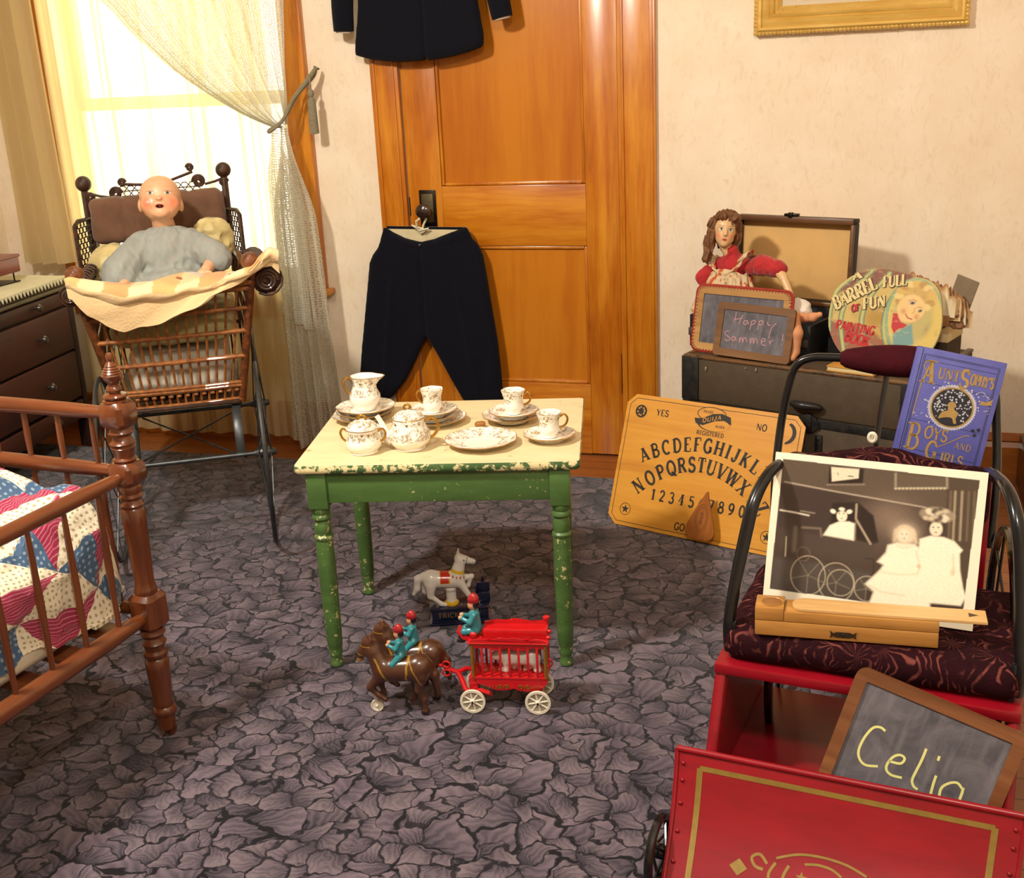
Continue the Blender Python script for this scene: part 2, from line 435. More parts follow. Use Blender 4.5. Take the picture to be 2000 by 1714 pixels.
def ribbon(mb, pts, w, fn, mat=0):
    """flat 2d ribbon laid down through fn(x, y)"""
    P=[Vector((p[0], p[1])) for p in pts]; n=len(P)
    if n < 2: return
    ws=w if isinstance(w, (list, tuple)) else [w]*n
    vs=[]
    for i in range(n):
        t=P[min(i+1, n-1)]-P[max(i-1, 0)]
        if t.length < 1e-9: t=Vector((1, 0))
        t.normalize(); nn=Vector((-t.y, t.x))*ws[i]*.5
        a=P[i]+nn; b=P[i]-nn; vs+=[fn(a.x, a.y), fn(b.x, b.y)]
    mb.add(vs, [[2*i+1, 2*i+3, 2*i+2, 2*i] for i in range(n-1)], mat)
def word_width(s, tr=.06): return sum(GL.get(c, GL[' '])[0]+tr for c in s)-tr
def letters(mb, s, size, fn, x0=0.0, y0=0.0, w=.15, serif=True, tr=.06, mat=0, wx=1.0, center=True, slant=0.0):
    """fn maps (x, y) on the text's own plane to 3d"""
    x=x0-(word_width(s, tr)*size*wx/2 if center else 0)
    for ch in s:
        adv, st=GL.get(ch, GL[' '])
        for wt, pts in st:
            q=[(x+(p[0]+slant*p[1])*size*wx, y0+p[1]*size) for p in pts]
            if len(q) == 2:   # subdivide so that bent lines of text stay smooth
                q=[(q[0][0]+(q[1][0]-q[0][0])*t/3, q[0][1]+(q[1][1]-q[0][1])*t/3) for t in range(4)]
            ribbon(mb, q, w*size*wt, fn, mat)
            if serif and len(pts) == 2:
                for p in pts:
                    if (p[1] < .02 or p[1] > .98) and abs(pts[0][1]-pts[1][1]) > .6:
                        sx=x+p[0]*size*wx; sy=y0+p[1]*size+(.02*size if p[1] < .5 else -.02*size); hw=(.16 if wt > .8 else .13)*size
                        ribbon(mb, [(sx-hw, sy), (sx, sy), (sx+hw, sy)], .055*size, fn, mat)
        x+=(adv+tr)*size*wx
def disc2(mb, cx, cy, r, fn, mat=0, n=20, ry=None):
    vs=[fn(cx, cy)]+[fn(cx+r*math.cos(2*math.pi*i/n), cy+(ry or r)*math.sin(2*math.pi*i/n)) for i in range(n)]
    mb.add(vs, [[0, i+1, (i+1)%n+1] for i in range(n)], mat)
def poly2(mb, pts, fn, mat=0):
    bm=bmesh.new(); f=bm.faces.new([bm.verts.new((p[0], p[1], 0)) for p in pts]); bm.normal_update()
    if f.normal.z < 0: bmesh.ops.reverse_faces(bm, faces=[f])
    bmesh.ops.triangulate(bm, faces=list(bm.faces)); bm.verts.index_update()
    vs=[fn(v.co.x, v.co.y) for v in bm.verts]; fs=[[v.index for v in g.verts] for g in bm.faces]; bm.free(); mb.add(vs, fs, mat)
# a small painter for printed pictures: colours on the vertices of a fine grid
class Canvas:
    def __init__(s, w, h, nx, ny, c):
        s.w, s.h, s.nx, s.ny=w, h, nx, ny
        X, Y=np.meshgrid(np.linspace(0, w, nx+1), np.linspace(0, h, ny+1)); s.X, s.Y=X, Y
        s.C=np.zeros(X.shape+(3,)); s.C[:]=lin(c); s.px=w/nx
    def lay(s, a, c):
        a=np.clip(a, 0, 1)[..., None]; c=np.array(lin(c)) if isinstance(c, (str, tuple)) else c; s.C=s.C*(1-a)+c*a
    def cover(s, d, soft=1.0): return np.clip(.5-d/(s.px*soft), 0, 1)
    def ell(s, x, y, rx, ry, c, soft=1.0, a=1.0, rot=0.0):
        dx, dy=s.X-x, s.Y-y; cr, sr=math.cos(R(rot)), math.sin(R(rot)); u, v=(dx*cr+dy*sr)/rx, (-dx*sr+dy*cr)/ry
        d=(np.sqrt(u*u+v*v)-1)*min(rx, ry); s.lay(a*s.cover(d, soft), c)
    def ring(s, x, y, r, w, c, soft=1.0, a=1.0, ry=None):
        d=np.abs(np.hypot(s.X-x, (s.Y-y)*(r/(ry or r)))-r)-w/2; s.lay(a*s.cover(d, soft), c)
    def poly(s, pts, c, soft=1.0, a=1.0): s.lay(a*s.cover(sd_poly(s.X, s.Y, pts), soft), c)
    def rect(s, x0, y0, x1, y1, c, soft=1.0, a=1.0): s.poly([(x0, y0), (x1, y0), (x1, y1), (x0, y1)], c, soft, a)
    def line(s, pts, w, c, soft=1.0, a=1.0):
        d=np.full(s.X.shape, 1e9)
        for p, q in zip(pts, pts[1:]):
            ex, ey=q[0]-p[0], q[1]-p[1]; t=np.clip(((s.X-p[0])*ex+(s.Y-p[1])*ey)/(ex*ex+ey*ey+1e-12), 0, 1)
            d=np.minimum(d, np.hypot(s.X-p[0]-ex*t, s.Y-p[1]-ey*t))
        s.lay(a*s.cover(d-w/2, soft), c)
    def glow(s, x, y, rx, ry, c, a=1.0): s.lay(a*np.exp(-((s.X-x)/rx)**2-((s.Y-y)/ry)**2), c)
    def speck(s, sc, a, c, seed=0, th=.3):
        n=vnoise(np.stack([s.X, s.Y, 0*s.X], -1), sc, seed); s.lay(a*np.clip((n-th)*4, 0, 1), c)
    def put(s, mb, fn, mat=0):
        w=s.nx+1; vs=[fn(x, y) for x, y in zip(s.X.ravel(), s.Y.ravel())]
        fs=[[j*w+i, j*w+i+1, (j+1)*w+i+1, (j+1)*w+i] for j in range(s.ny) for i in range(s.nx)]
        mb.add(vs, fs, mat, col=[tuple(c) for c in s.C.reshape(-1, 3)])
# ================================================================== the room
def wallpaper():
    t=NT('wallpaper'); v=t.coord()
    n1=t.noise(v, 5, 4, .6); n2=t.noise(t.coord((1, 1, .45)), 38, 5, .65, 1.5); n3=t.noise(t.coord((60, 60, 1)), 3, 2)
    c=t.mix(t.ramp(n1.outputs[0], [(.3, 0.), (.75, 1.)]), 'ecddc8', 'e2cdb2')
    c=t.mix(t.ramp(n2.outputs[0], [(.52, 0.), (.72, .55)]), c, 'd5c0a4')
    c=t.mix(t.ramp(n3.outputs[0], [(.6, 0.), (.8, .25)]), c, 'f2e6d6')
    sc=t.noise(t.coord((1, 1, .5)), 16, 5, .7, .8); c=t.mix(t.ramp(sc.outputs[0], [(.68, 0.), (.76, .5)]), c, 'bfa27c')
    t.base(c).set(rough=.75, spec=.25); t.bump(n2.outputs[0], .12, .004); return t.m
M_wall=wallpaper()
M_ceil=mat('ceiling plaster', 'e8dcc8', .9)
M_oak=wood('honey oak', '8a4305', 'b4650d', 'd08a24', 'z', 1.0, .30, .35, .7)
M_oakx=wood('honey oak rail', '8a4305', 'b4650d', 'd08a24', 'x', 1.0, .30, .35, .7)
M_oakd=wood('oak trim', '7a3a08', '9c5410', 'b8701c', 'x', 1.0, .32, .3)
M_iron=mat('dark bronze', '2a2119', .38, .8, .4, 60)
def floor_mat():
    t=NT('floor boards'); v=t.coord((.1, 1, 1)); n=t.noise(v, 14, 5, .6, 1)
    br=t.node('ShaderNodeTexBrick', offset=.4); br.inputs['Scale'].default_value=1.0
    br.inputs['Brick Width'].default_value=1.6; br.inputs['Row Height'].default_value=.075; br.inputs['Mortar Size'].default_value=.0018
    t.link(t.coord(), br.inputs['Vector']); br.inputs['Color1'].default_value=(*lin('8a4f24'), 1); br.inputs['Color2'].default_value=(*lin('9c5d2c'), 1); br.inputs['Mortar'].default_value=(*lin('2c150a'), 1)
    c=t.mix(t.ramp(n.outputs[0], [(.3, 0.), (.7, .5)]), br.outputs['Color'], '6d3814')
    t.base(c).set(rough=.35, coat=.25, coatr=.2); return t.m
X0, X1, YF, ZC=-3.62, .54, -5.0, 2.78
WX0, WX1, WZ0, WZ1=-3.225, -2.20, .68, 2.25       # window opening
DX0, DX1, DZ=-1.728, -.905, 2.06                  # door opening
m=MB(); m.box(X0-.1, X1+.1, YF-.1, .12, -.06, 0); struct(m.obj('floor', floor_mat()), 'brown varnished floorboards around the edge of the rug', 'floor')
m=MB(); m.box(DX0-.05, DX1+.05, .141, .2, 0, DZ+.1); struct(m.obj('door_light_block', M_oakd), 'added backing that stops light leaking round the closed door', 'light blocker')  # unseen box added to block light at the door gaps
m=MB(); m.box(X0-.1, X1+.1, YF-.1, .12, ZC, ZC+.06); struct(m.obj('ceiling', M_ceil), 'plain plaster ceiling', 'ceiling')
m=MB()
for a, b, c, d in ((X0-.1, WX0, 0, ZC), (WX0, WX1, 0, WZ0), (WX0, WX1, WZ1, ZC), (WX1, DX0, 0, ZC), (DX0, DX1, DZ, ZC), (DX1, X1+.1, 0, ZC)):
    m.box(a, b, 0, .14, c, d)
struct(m.obj('wall_back', M_wall), 'mottled cream wallpaper wall behind the table and trunk', 'wall')
for nm, a, b, c, d in (('wall_left', X0-.1, X0, YF, 0), ('wall_right', X1, X1+.1, YF, 0), ('wall_front', X0, X1, YF-.1, YF)):
    m=MB(); m.box(a, b, c, d, 0, ZC); struct(m.obj(nm, M_wall), 'cream wallpaper wall', 'wall')
# skirting boards
def skirt(name, x0, x1):
    m=MB(); out=[(-.020, 0), (-.020, .118), (-.012, .135), (-.018, .142), (-.014, .162), (0, .166), (0, 0)]
    vs=[(x, y, z) for x in (x0, x1) for y, z in out]; n=len(out)
    fs=[[i, i+n, (i+1)%n+n, (i+1)%n] for i in range(n)]+[list(range(n)), list(range(2*n-1, n-1, -1))]
    m.add(vs, fs); return struct(m.obj(name, M_oakd, ang=25), 'moulded oak skirting board', 'skirting')
skirt('baseboard_back', -.771, X1); skirt('baseboard_middle', WX1+.1, -1.838); skirt('baseboard_left', X0, WX1+.1)
m=MB(); m.box(.488, .5395, -.30, -.021, 0, .17, .006); struct(m.obj('baseboard_right', wood('dark trim', '40200c', '5a2f14', '6e3c1a', 'z'),), 'dark stained wood block at the right end of the skirting', 'trim')
# ---- door: casing, leaf with two sunk panels, knob
m=MB()
def casing(m, x0, x1, z1, inner):
    """board with a bead near the inner edge"""
    m.box(x0, x1, -.022, .0, 0, z1, .003)
    e=x1-.022 if inner > 0 else x0+.022
    m.box(min(e, e+.008*inner), max(e, e+.008*inner), -.028, -.02, 0, z1, .003)
    o=x0+.014 if inner > 0 else x1-.014
    m.box(o-.006, o+.006, -.027, -.02, 0, z1, .003)
casing(m, -1.838, DX0, DZ+.11, 1); casing(m, DX1, -.771, DZ+.11, -1); m.box(DX0, DX1, -.022, 0, DZ, DZ+.11, .003)
struct(m.obj('trim_1', M_oak), 'honey coloured oak casing round the door', 'door casing')
dr=bpy.data.objects.new('door_1', None); COL.objects.link(dr); dr.location=(-1.725, 0, 0); struct(dr, 'honey oak door with two sunk panels behind the dark trousers', 'door')
def P(mb, name, mats, par, **k): return mb.obj(name, mats, par, **k)
m=MB()
m.box(0, .135, -.003, .035, .008, 2.05, .002); m.box(.692, .816, -.003, .035, .008, 2.05, .002)
P(m, 'stile', M_oak, dr)
m=MB(); m.box(.1351, .6919, -.003, .035, .006, .285, .002); m.box(.1351, .6919, -.003, .035, .814, 1.038, .002); m.box(.1351, .6919, -.003, .035, 1.93, 2.05, .002)
P(m, 'rail', M_oakx, dr)
M_panel=wood('oak panel', '94480a', 'ac5c0e', 'bf7417', 'z', .45, .27, .4, 1.0)
for z0, z1 in ((.285, .814), (1.038, 1.93)):
    m=MB(); m.box(.136, .691, .012, .028, z0+.001, z1-.001); P(m, 'panel', M_panel, dr)
    m=MB()
    for a, b, c, d in ((.1355, .147, z0, z1), (.680, .6915, z0, z1)): m.box(a, b, .001, .0119, c+.002, d-.002, .004)
    for c, d in ((z0+.001, z0+.012), (z1-.012, z1-.001)): m.box(.147, .680, .001, .0119, c, d, .004)
    P(m, 'panel_moulding', M_oak, dr)
k=MB(); k.box(.043, .110, -.010, -.0032, .885, 1.026, .004); k.box(.053, .100, -.0125, -.009, .905, 1.012, .002, 1)
pl=P(k, 'knob_plate', [M_iron, mat('worn bronze', '5d5138', .5, .7, .4, 90)], dr)
k=MB(); k.lathe([(.009, 0), (.009, .03), (.012, .034), (.024, .040), (.029, .050), (.027, .060), (.016, .067), (0, .069)], 24, M=T(.077, -.012, .953) @ RX(90))
P(k, 'knob', mat('brown knob', '33201a', .22, .3, coat=.5), dr)
k=MB(); k.box(.8165, .823, -.006, .0, .262, .402, .002); k.tube([(.8195, -.007, .255), (.8195, -.007, .41)], .0052); P(k, 'hinge', M_iron, dr)
k=MB(); k.box(.0005, .004, -.0045, -.001, .93, 1.0, .0005); P(k, 'latch_plate', M_iron, dr)
# ---- window: casing, stool, two sashes, glass
wn=bpy.data.objects.new('window_1', None); COL.objects.link(wn); struct(wn, 'tall sash window shining behind yellowish sheer curtains', 'window')
m=MB()
m.box(WX1, WX1+.10, -.022, 0, WZ0-.03, WZ1+.1, .003); m.box(WX1+.078, WX1+.10, -.032, -.02, WZ0-.01, WZ1+.1, .004); m.box(WX0-.10, WX0, -.022, 0, WZ0-.03, WZ1+.1, .003); m.box(WX0, WX1, -.022, 0, WZ1, WZ1+.1, .003)
P(m, 'casing', M_oak, wn)
m=MB(); m.box(WX0-.13, WX1+.13, -.058, .0, WZ0-.055, WZ0-.03, .008); P(m, 'stool', M_oakx, wn)
m=MB(); m.box(WX0-.09, WX1+.09, -.02, 0, WZ0-.155, WZ0-.056, .004); P(m, 'apron', M_oakx, wn)
M_sash=mat('white sash paint', 'efe6d0', .45, 0, .08, 30)
for z0, z1, y in ((WZ0, 1.40, .05), (1.37, WZ1, .085)):
    m=MB(); m.box(WX0, WX0+.05, y, y+.03, z0, z1, .003); m.box(WX1-.05, WX1, y, y+.03, z0, z1, .003); m.box(WX0+.05, WX1-.05, y, y+.03, z0, z0+.04, .003); m.box(WX0+.05, WX1-.05, y, y+.03, z1-.04, z1, .003)
    s=P(m, 'sash', M_sash, wn)
    m=MB(); m.box(WX0+.048, WX1-.048, y+.013, y+.017, z0+.038, z1-.038); g=NT('window glass')
    if 'glass' not in MATS:
        lp=g.node('ShaderNodeBsdfTransparent'); gl=g.node('ShaderNodeBsdfGlossy'); gl.inputs['Roughness'].default_value=.02
        mx=g.node('ShaderNodeMixShader'); mx.inputs[0].default_value=.06; g.link(lp.outputs[0], mx.inputs[1]); g.link(gl.outputs[0], mx.inputs[2]); g.link(mx.outputs[0], g.out.inputs[0]); MATS['glass']=g.m
    P(m, 'pane', MATS['glass'], s)
# side jambs of the opening
m=MB(); m.box(WX0, WX0+.004, .0, .14, WZ0, WZ1); m.box(WX1-.004, WX1, .0, .14, WZ0, WZ1); P(m, 'jamb', M_sash, wn)
# ---- rug: dark ground with mauve grey leaves
def rug_mat():
    t=NT('leaf carpet'); v=t.coord()
    d=t.noise(v, 7, 3, .6); d2=t.noise(v, 26, 2, .5)
    def warp(vec, n, amt):
        a=t.node('ShaderNodeVectorMath', operation='SUBTRACT'); t.link(n.outputs['Color'], a.inputs[0]); a.inputs[1].default_value=(.5, .5, .5)
        b=t.node('ShaderNodeVectorMath', operation='SCALE'); t.link(a.outputs[0], b.inputs[0]); b.inputs['Scale'].default_value=amt
        c=t.node('ShaderNodeVectorMath', operation='ADD'); t.link(vec, c.inputs[0]); t.link(b.outputs[0], c.inputs[1]); return c.outputs[0]
    w=warp(warp(v, d, .10), d2, .038)
    def leaves(sc, off):
        o=t.node('ShaderNodeVectorMath', operation='ADD'); t.link(w, o.inputs[0]); o.inputs[1].default_value=off; q=o.outputs[0]
        de=t.node('ShaderNodeTexVoronoi', feature='DISTANCE_TO_EDGE', voronoi_dimensions='2D'); de.inputs['Scale'].default_value=sc; t.link(q, de.inputs['Vector'])
        f1=t.node('ShaderNodeTexVoronoi', feature='F1', voronoi_dimensions='2D'); f1.inputs['Scale'].default_value=sc; t.link(q, f1.inputs['Vector'])
        sp=t.node('ShaderNodeSeparateColor'); t.link(f1.outputs['Color'], sp.inputs[0])
        lo=t.node('ShaderNodeVectorMath', operation='SUBTRACT'); t.link(q, lo.inputs[0]); t.link(f1.outputs['Position'], lo.inputs[1])
        ro=t.node('ShaderNodeVectorRotate', rotation_type='Z_AXIS'); t.link(lo.outputs[0], ro.inputs['Vector']); t.link(t.math('MULTIPLY', sp.outputs[0], 6.283), ro.inputs['Angle'])
        xy=t.node('ShaderNodeSeparateXYZ'); t.link(ro.outputs[0], xy.inputs[0])
        lx=t.math('MULTIPLY', xy.outputs[0], sc); ly=t.math('MULTIPLY', xy.outputs[1], sc)
        fan=t.math('DIVIDE', ly, t.math('ADD', lx, 1.15))
        st=t.math('SINE', t.math('ADD', t.math('MULTIPLY', fan, 30.0), t.math('MULTIPLY', d2.outputs[0], 9.0)))
        lobe=t.math('MULTIPLY', t.math('ABSOLUTE', t.math('SINE', t.math('MULTIPLY', fan, 8.0))), .055)
        ed=t.math('SUBTRACT', de.outputs['Distance'], lobe)
        shade=t.math('ADD', t.math('MULTIPLY', lx, .75), t.math('ADD', .52, t.math('MULTIPLY', st, .17)))
        return ed, shade, sp
    e1, s1, p1=leaves(10.8, (0, 0, 0)); e2, s2, p2=leaves(18.5, (3.3, 1.7, 0))
    gap=t.noise(v, 13, 3, .6)
    k1=t.ramp(t.math('ADD', e1, t.math('MULTIPLY', t.math('SUBTRACT', gap.outputs[0], .5), .16)), [(-.01, 0.), (.03, 1.)])
    k2=t.ramp(e2, [(.01, 0.), (.05, 1.)]); pick=t.ramp(p2.outputs[1], [(.40, 0.), (.42, 1.)], 'CONSTANT')
    top=t.math('MULTIPLY', k2, pick)
    big=t.mix(s1, '2a2632', '6e616c'); small=t.mix(s2, '302b37', '73666f')
    c=t.mix(k1, '0d0c14', big); c=t.mix(t.math('MULTIPLY', pick, .9), c, t.mix(k2, '12111a', small))
    fz=t.noise(v, 420, 2); c=t.mix(.45, c, t.ramp(fz.outputs[0], [(.3, .5), (.7, 1.5)]), 'MULTIPLY')
    t.base(c).set(rough=.95, spec=.1, sheen=.15); t.bump(fz.outputs[0], .5, .004); return t.m
m=MB(); m.box(-3.55, .10, -4.95, -.275, .001, .012, .004)
tag(m.obj('rug', rug_mat()), 'large dark blue and mauve leaf-patterned carpet covering the floor', 'rug')
# ================================================================== curtains
def sheer(name, col, dens, transl, scale=500, stripes=False, holes=None):
    t=NT(name); dif=t.node('ShaderNodeBsdfDiffuse'); dif.inputs[0].default_value=(*lin(col), 1)
    tr=t.node('ShaderNodeBsdfTranslucent'); tr.inputs[0].default_value=(*lin(transl), 1); tp=t.node('ShaderNodeBsdfTransparent')
    a=t.node('ShaderNodeMixShader'); a.inputs[0].default_value=.6; t.link(dif.outputs[0], a.inputs[1]); t.link(tr.outputs[0], a.inputs[2])
    b=t.node('ShaderNodeMixShader'); t.link(tp.outputs[0], b.inputs[1]); t.link(a.outputs[0], b.inputs[2])
    if holes:
        vo=t.node('ShaderNodeTexVoronoi', feature='DISTANCE_TO_EDGE'); vo.inputs['Scale'].default_value=holes; vo.inputs['Randomness'].default_value=.35
        t.link(t.coord(kind='UV'), vo.inputs['Vector']); n=t.noise(t.coord(kind='UV'), 60, 2)
        f=t.math('MAXIMUM', t.ramp(vo.outputs['Distance'], [(.12, 1.), (.22, dens*.55)]), t.ramp(n.outputs[0], [(.55, 0.), (.62, dens)]))
        t.link(f, b.inputs[0])
    elif stripes:
        n=t.noise(t.coord((26, .35, 1), 'UV'), 1.0, 3, .6); f=t.ramp(n.outputs[0], [(.42, dens*.72), (.60, .92)]); t.link(f, b.inputs[0])
        cc=t.mix(t.ramp(n.outputs[0], [(.42, 0.), (.60, 1.)]), transl, 'e6d286'); t.link(cc, tr.inputs[0])
    else: b.inputs[0].default_value=dens
    t.link(b.outputs[0], t.out.inputs[0]); return t.m
M_sheer=sheer('sheer cotton', 'efe2b4', .80, 'fbeeb0', stripes=True)
M_lace=sheer('lace net', 'dcd8d0', .86, 'dcd8be', holes=110)
M_drape=sheer('cream drape', 'd9c9a4', .93, 'e6d6a2')
def sstep(a, b, x):
    x=min(1, max(0, (x-a)/(b-a))); return x*x*(3-2*x)
# straight sheer panel over the glass, to the floor
def f(u, v):
    x=-3.24+u*1.00; z=.035+v*2.27
    return (x, -.075+.013*math.sin(u*70+1.2*math.sin(v*2))+.008*math.sin(u*31+v), z)
m=MB(); m.grid(f, 260, 14, uvs=lambda u, v: (u, v*2.2))
tag(m.obj('sheer_curtain', M_sheer), 'straight pale yellow sheer curtain hanging to the floor over the bright window', 'curtain')
# cream side panel on the left
def f(u, v):
    z=.76+v*1.5; x=-3.47+.02*(1-v)+u*.235
    return (x, -.115+.028*math.sin(u*21+.6*math.sin(v*3))+.01*math.sin(u*47), z)
m=MB(); m.grid(f, 120, 12)
tag(m.obj('side_curtain', M_drape), 'narrow beige curtain gathered in folds at the left of the window', 'curtain')
# lace curtain swept across and tied back at the right
tie=Vector((-2.1540, -0.15, 1.2816))
le=[Vector(p) for p in cat_rom([(-2.9639, -0.13, 2.2735), (-2.9251, -0.13, 1.8473), (-2.8380, -0.13, 1.7262), (-2.7107, -0.132, 1.5954), (-2.5539, -0.135, 1.4695), (-2.3671, -0.14, 1.3584), (-2.2178, -0.148, 1.2940), (-2.1540, -0.15, 1.2748)], 8)]
re=[Vector(p) for p in cat_rom([(-2.0631, -0.13, 2.2735), (-2.0728, -0.13, 2.0313), (-2.0825, -0.13, 1.8376), (-2.0970, -0.13, 1.6923), (-2.1089, -0.135, 1.5469), (-2.1208, -0.14, 1.4212), (-2.1310, -0.148, 1.3345), (-2.1347, -0.15, 1.2912)], 8)]
def crv(c, t):
    t*=len(c)-1; i=min(int(t), len(c)-2); return c[i].lerp(c[i+1], t-i)
def f(u, v):   # v: 0 at the top, 1 at the tie
    a=crv(le, v); b=crv(re, v); p=a.lerp(b, u); am=.020*(1-v)**.5+.006
    sag=math.sin(math.pi*u)*.10*v*(1-v)*2
    return (p.x, p.y+am*math.sin(u*58+2.5*math.sin(u*5))-.01*math.sin(u*13), p.z-sag)
lc=thing('lace_curtain', 'grey white lace curtain swept aside and tied back at the right of the window', 'curtain')
m=MB(); m.grid(f, 150, 60, uvs=lambda u, v: (u*.9, v*1.2)); P(m, 'swag', M_lace, lc)
def f(u, v):   # the tail below the tie
    w=.03+.15*sstep(0, .28, v)+.05*v; cx=-2.150-.005*v
    x=cx+(u-.5)*w+.030*v; z=1.278-v*1.225-.03*math.sin(u*9)*v
    return (x, -.150+.028*sstep(0, .2, v)*math.sin(u*30+1.0*math.sin(v*4))+.012*math.sin(u*13+v*3), z)
m=MB(); m.grid(f, 110, 40, uvs=lambda u, v: (u*.3, v*1.2)); P(m, 'tail', M_lace, lc)
def f(u, v):
    w=.03+.09*sstep(0, .3, v); x=-2.168+(u-.45)*w; z=1.275-v*(.70+.06*u)
    return (x, -.185+.016*math.sin(u*19+v)*sstep(0, .3, v)+.03*v*0, z)
m=MB(); m.grid(f, 60, 26, uvs=lambda u, v: (u*.2, v*.7)); P(m, 'short_tail', M_lace, lc)
tb=thing('curtain_tieback', 'grey braided cord tieback with a long tassel on the window casing', 'curtain tieback', (-2.050, -.05, 1.45))
M_cord=mat('grey cord', '8b8268', .85, 0, .35, 120, bump=.6, bs=260)
pts=cat_rom([(.015, -.01, .035), (-.005, -.045, -.005), (-.055, -.085, -.075), (-.085, -.125, -.145), (-.118, -.162, -.180), (-.135, -.140, -.178), (-.105, -.085, -.145), (-.06, -.04, -.06), (-.005, -.008, .0), (.010, -.004, .03)], 6)
m=MB(); m.tube(pts, [.0065+.003*math.exp(-((i/len(pts)-.12)/.1)**2) for i in range(len(pts))], 8); P(m, 'cord', M_cord, tb)
m=MB(); m.lathe([(.003, .075), (.009, .07), (.012, .06), (.010, .05), (.008, .046), (.015, .035), (.0165, -.03), (.018, -.085), (0, -.088)], 16, M=T(.0, -.045, -.115)); m.tube([(0, -.045, -.045), (.002, -.047, .01)], .004, 6); P(m, 'tassel', M_cord, tb)
m=MB(); m.tube([(.010, .018, .03), (.010, -.012, .03), (.010, -.014, .04)], .004, 8); P(m, 'hook', M_iron, tb)
# ================================================================== dresser at the left wall
M_mahog=wood('dark mahogany', '120603', '220b05', '421709', 'y', 1.2, .62, .0, 1.2)
M_mahogz=wood('dark mahogany post', '140704', '240c06', '36130a', 'z', 1.2, .6, .0)
ds=thing('dresser', 'dark mahogany chest of drawers against the left wall under a white runner', 'dresser', (-3.150, -.215, .0125), R(8.0))
# local: x towards the room (front at x = 0), y negative towards the camera
m=MB(); m.box(-.41, -.02, -1.12, -.012, .13, .688, .003)
for y in (-1.12, -.052):
    m.box(-.05, -.004, y, y+.04, .0, .69, .006)
    m.box(-.41, -.365, y, y+.04, .0, .70, .006)
P(m, 'body', M_mahogz, ds)
m=MB(); m.box(-.42, .018, -1.14, .008, .6885, .7155, .008); m.box(-.41, .008, -1.13, .0, .672, .688, .004, 1); P(m, 'top', [wood('dark top', '170b06', '22110a', '30190e', 'y', 1., .4, .15), mat('grey beige moulding', '7d745c', .5, 0, .3, 20)], ds)  # second box: paler grey-beige strip below the top edge
M_knob=mat('dull glass knob', '4a423b', .2, .3, coat=.3)
for z0, z1 in ((.610, .664), (.425, .600), (.225, .416), (.135, .212)):
    m=MB(); m.box(-.022, .004, -1.07, -.064, z0, z1, .007); d=P(m, 'drawer', M_mahog, ds)
    for y in (-.30, -.84):
        k=MB(); k.lathe([(.006, 0), (.006, .010), (.013, .015), (.016, .022), (.011, .030), (0, .032)], 16, M=T(.004, y, (z0+z1)/2+.005) @ RY(90)); P(k, 'knob', M_knob, d)
# runner with pointed edge
def runner_mat():
    t=NT('runner cloth'); n=t.noise(t.coord(), 30, 4); t.base(t.mix(n.outputs[0], 'd9d3b8', 'c4bd9c')).set(rough=.85); t.bump(t.noise(t.coord(), 260, 2).outputs[0], .3, .002); return t.m
rn=MB(); 
def f(u, v):
    y=-1.13+u*1.10; return (-.41+v*.429, y, .7325+.0025*math.sin(u*30)*math.sin(v*9))
rn.grid(f, 40, 14, thick=.0025)
pts=[(-1.13+i*1.10/46, 0) for i in range(47)]
for i in range(46):
    y=pts[i][0]; w=1.10/46
    rn.add([(.0185, y, .7335), (.0185, y+w, .7335), (.0225, y+w*.5, .711), (.0205, y, .7335), (.0205, y+w, .7335), (.0245, y+w*.5, .711)], [[0, 1, 2], [5, 4, 3]])
o=rn.obj('dresser_runner', runner_mat(), None, (-3.150, -.215, 0.0005), (0, 0, R(8.0))); tag(o, 'cream cloth runner with a pointed edge lying on the dark dresser', 'table runner')
# little red toy on top
rb=thing('red_toy_box', 'small red box on thin dark legs standing on the dresser runner', 'box', (-3.300, -.475, .7362), R(3))
m=MB(); m.box(-.08, .05, -.16, .10, .036, .098, .006); m.box(-.084, .054, -.164, .104, .094, .106, .004); P(m, 'box', mat('red lacquer', '6e0f12', .35, 0, .3, 20, coat=.3), rb)
m=MB()
for x, y in ((.035, .07), (.035, -.11), (-.045, .07), (-.045, -.11)): m.tube([(x, y, .038), (x, y, .004)], .003, 8)
m.box(-.05, .055, -.12, .08, .0, .004); P(m, 'stand', M_iron, rb)
# ================================================================== wicker carriage
CR=R(30.9)
cr=thing('doll_carriage', 'brown wicker doll carriage with grey metal wheels in front of the window', 'doll carriage', (-1.818, -1.101, .0125), CR)
def wicker(name, c1, c2, c3):
    t=NT(name); n=t.noise(t.coord(), 60, 4); w=t.node('ShaderNodeTexWave', wave_type='BANDS', bands_direction='DIAGONAL'); w.inputs['Scale'].default_value=140; w.inputs['Distortion'].default_value=2; t.link(t.coord(), w.inputs['Vector'])
    c=t.ramp(n.outputs[0], [(.3, c1), (.5, c2), (.72, c3)]); t.base(t.mix(t.math('MULTIPLY', w.outputs['Fac'], .35), c, c1)).set(rough=.45, coat=.2); t.bump(w.outputs['Fac'], .35, .002); return t.m
M_wick=wicker('wicker', '3f1f0c', '6b3814', '8a4e20'); M_wickl=wicker('light wicker', '6a3a16', '985a26', 'b57634'); M_wickd=wicker('dark wicker', '24130a', '3d2212', '553019')
M_steel=mat('grey steel', '55585a', .42, .75, .35, 40)
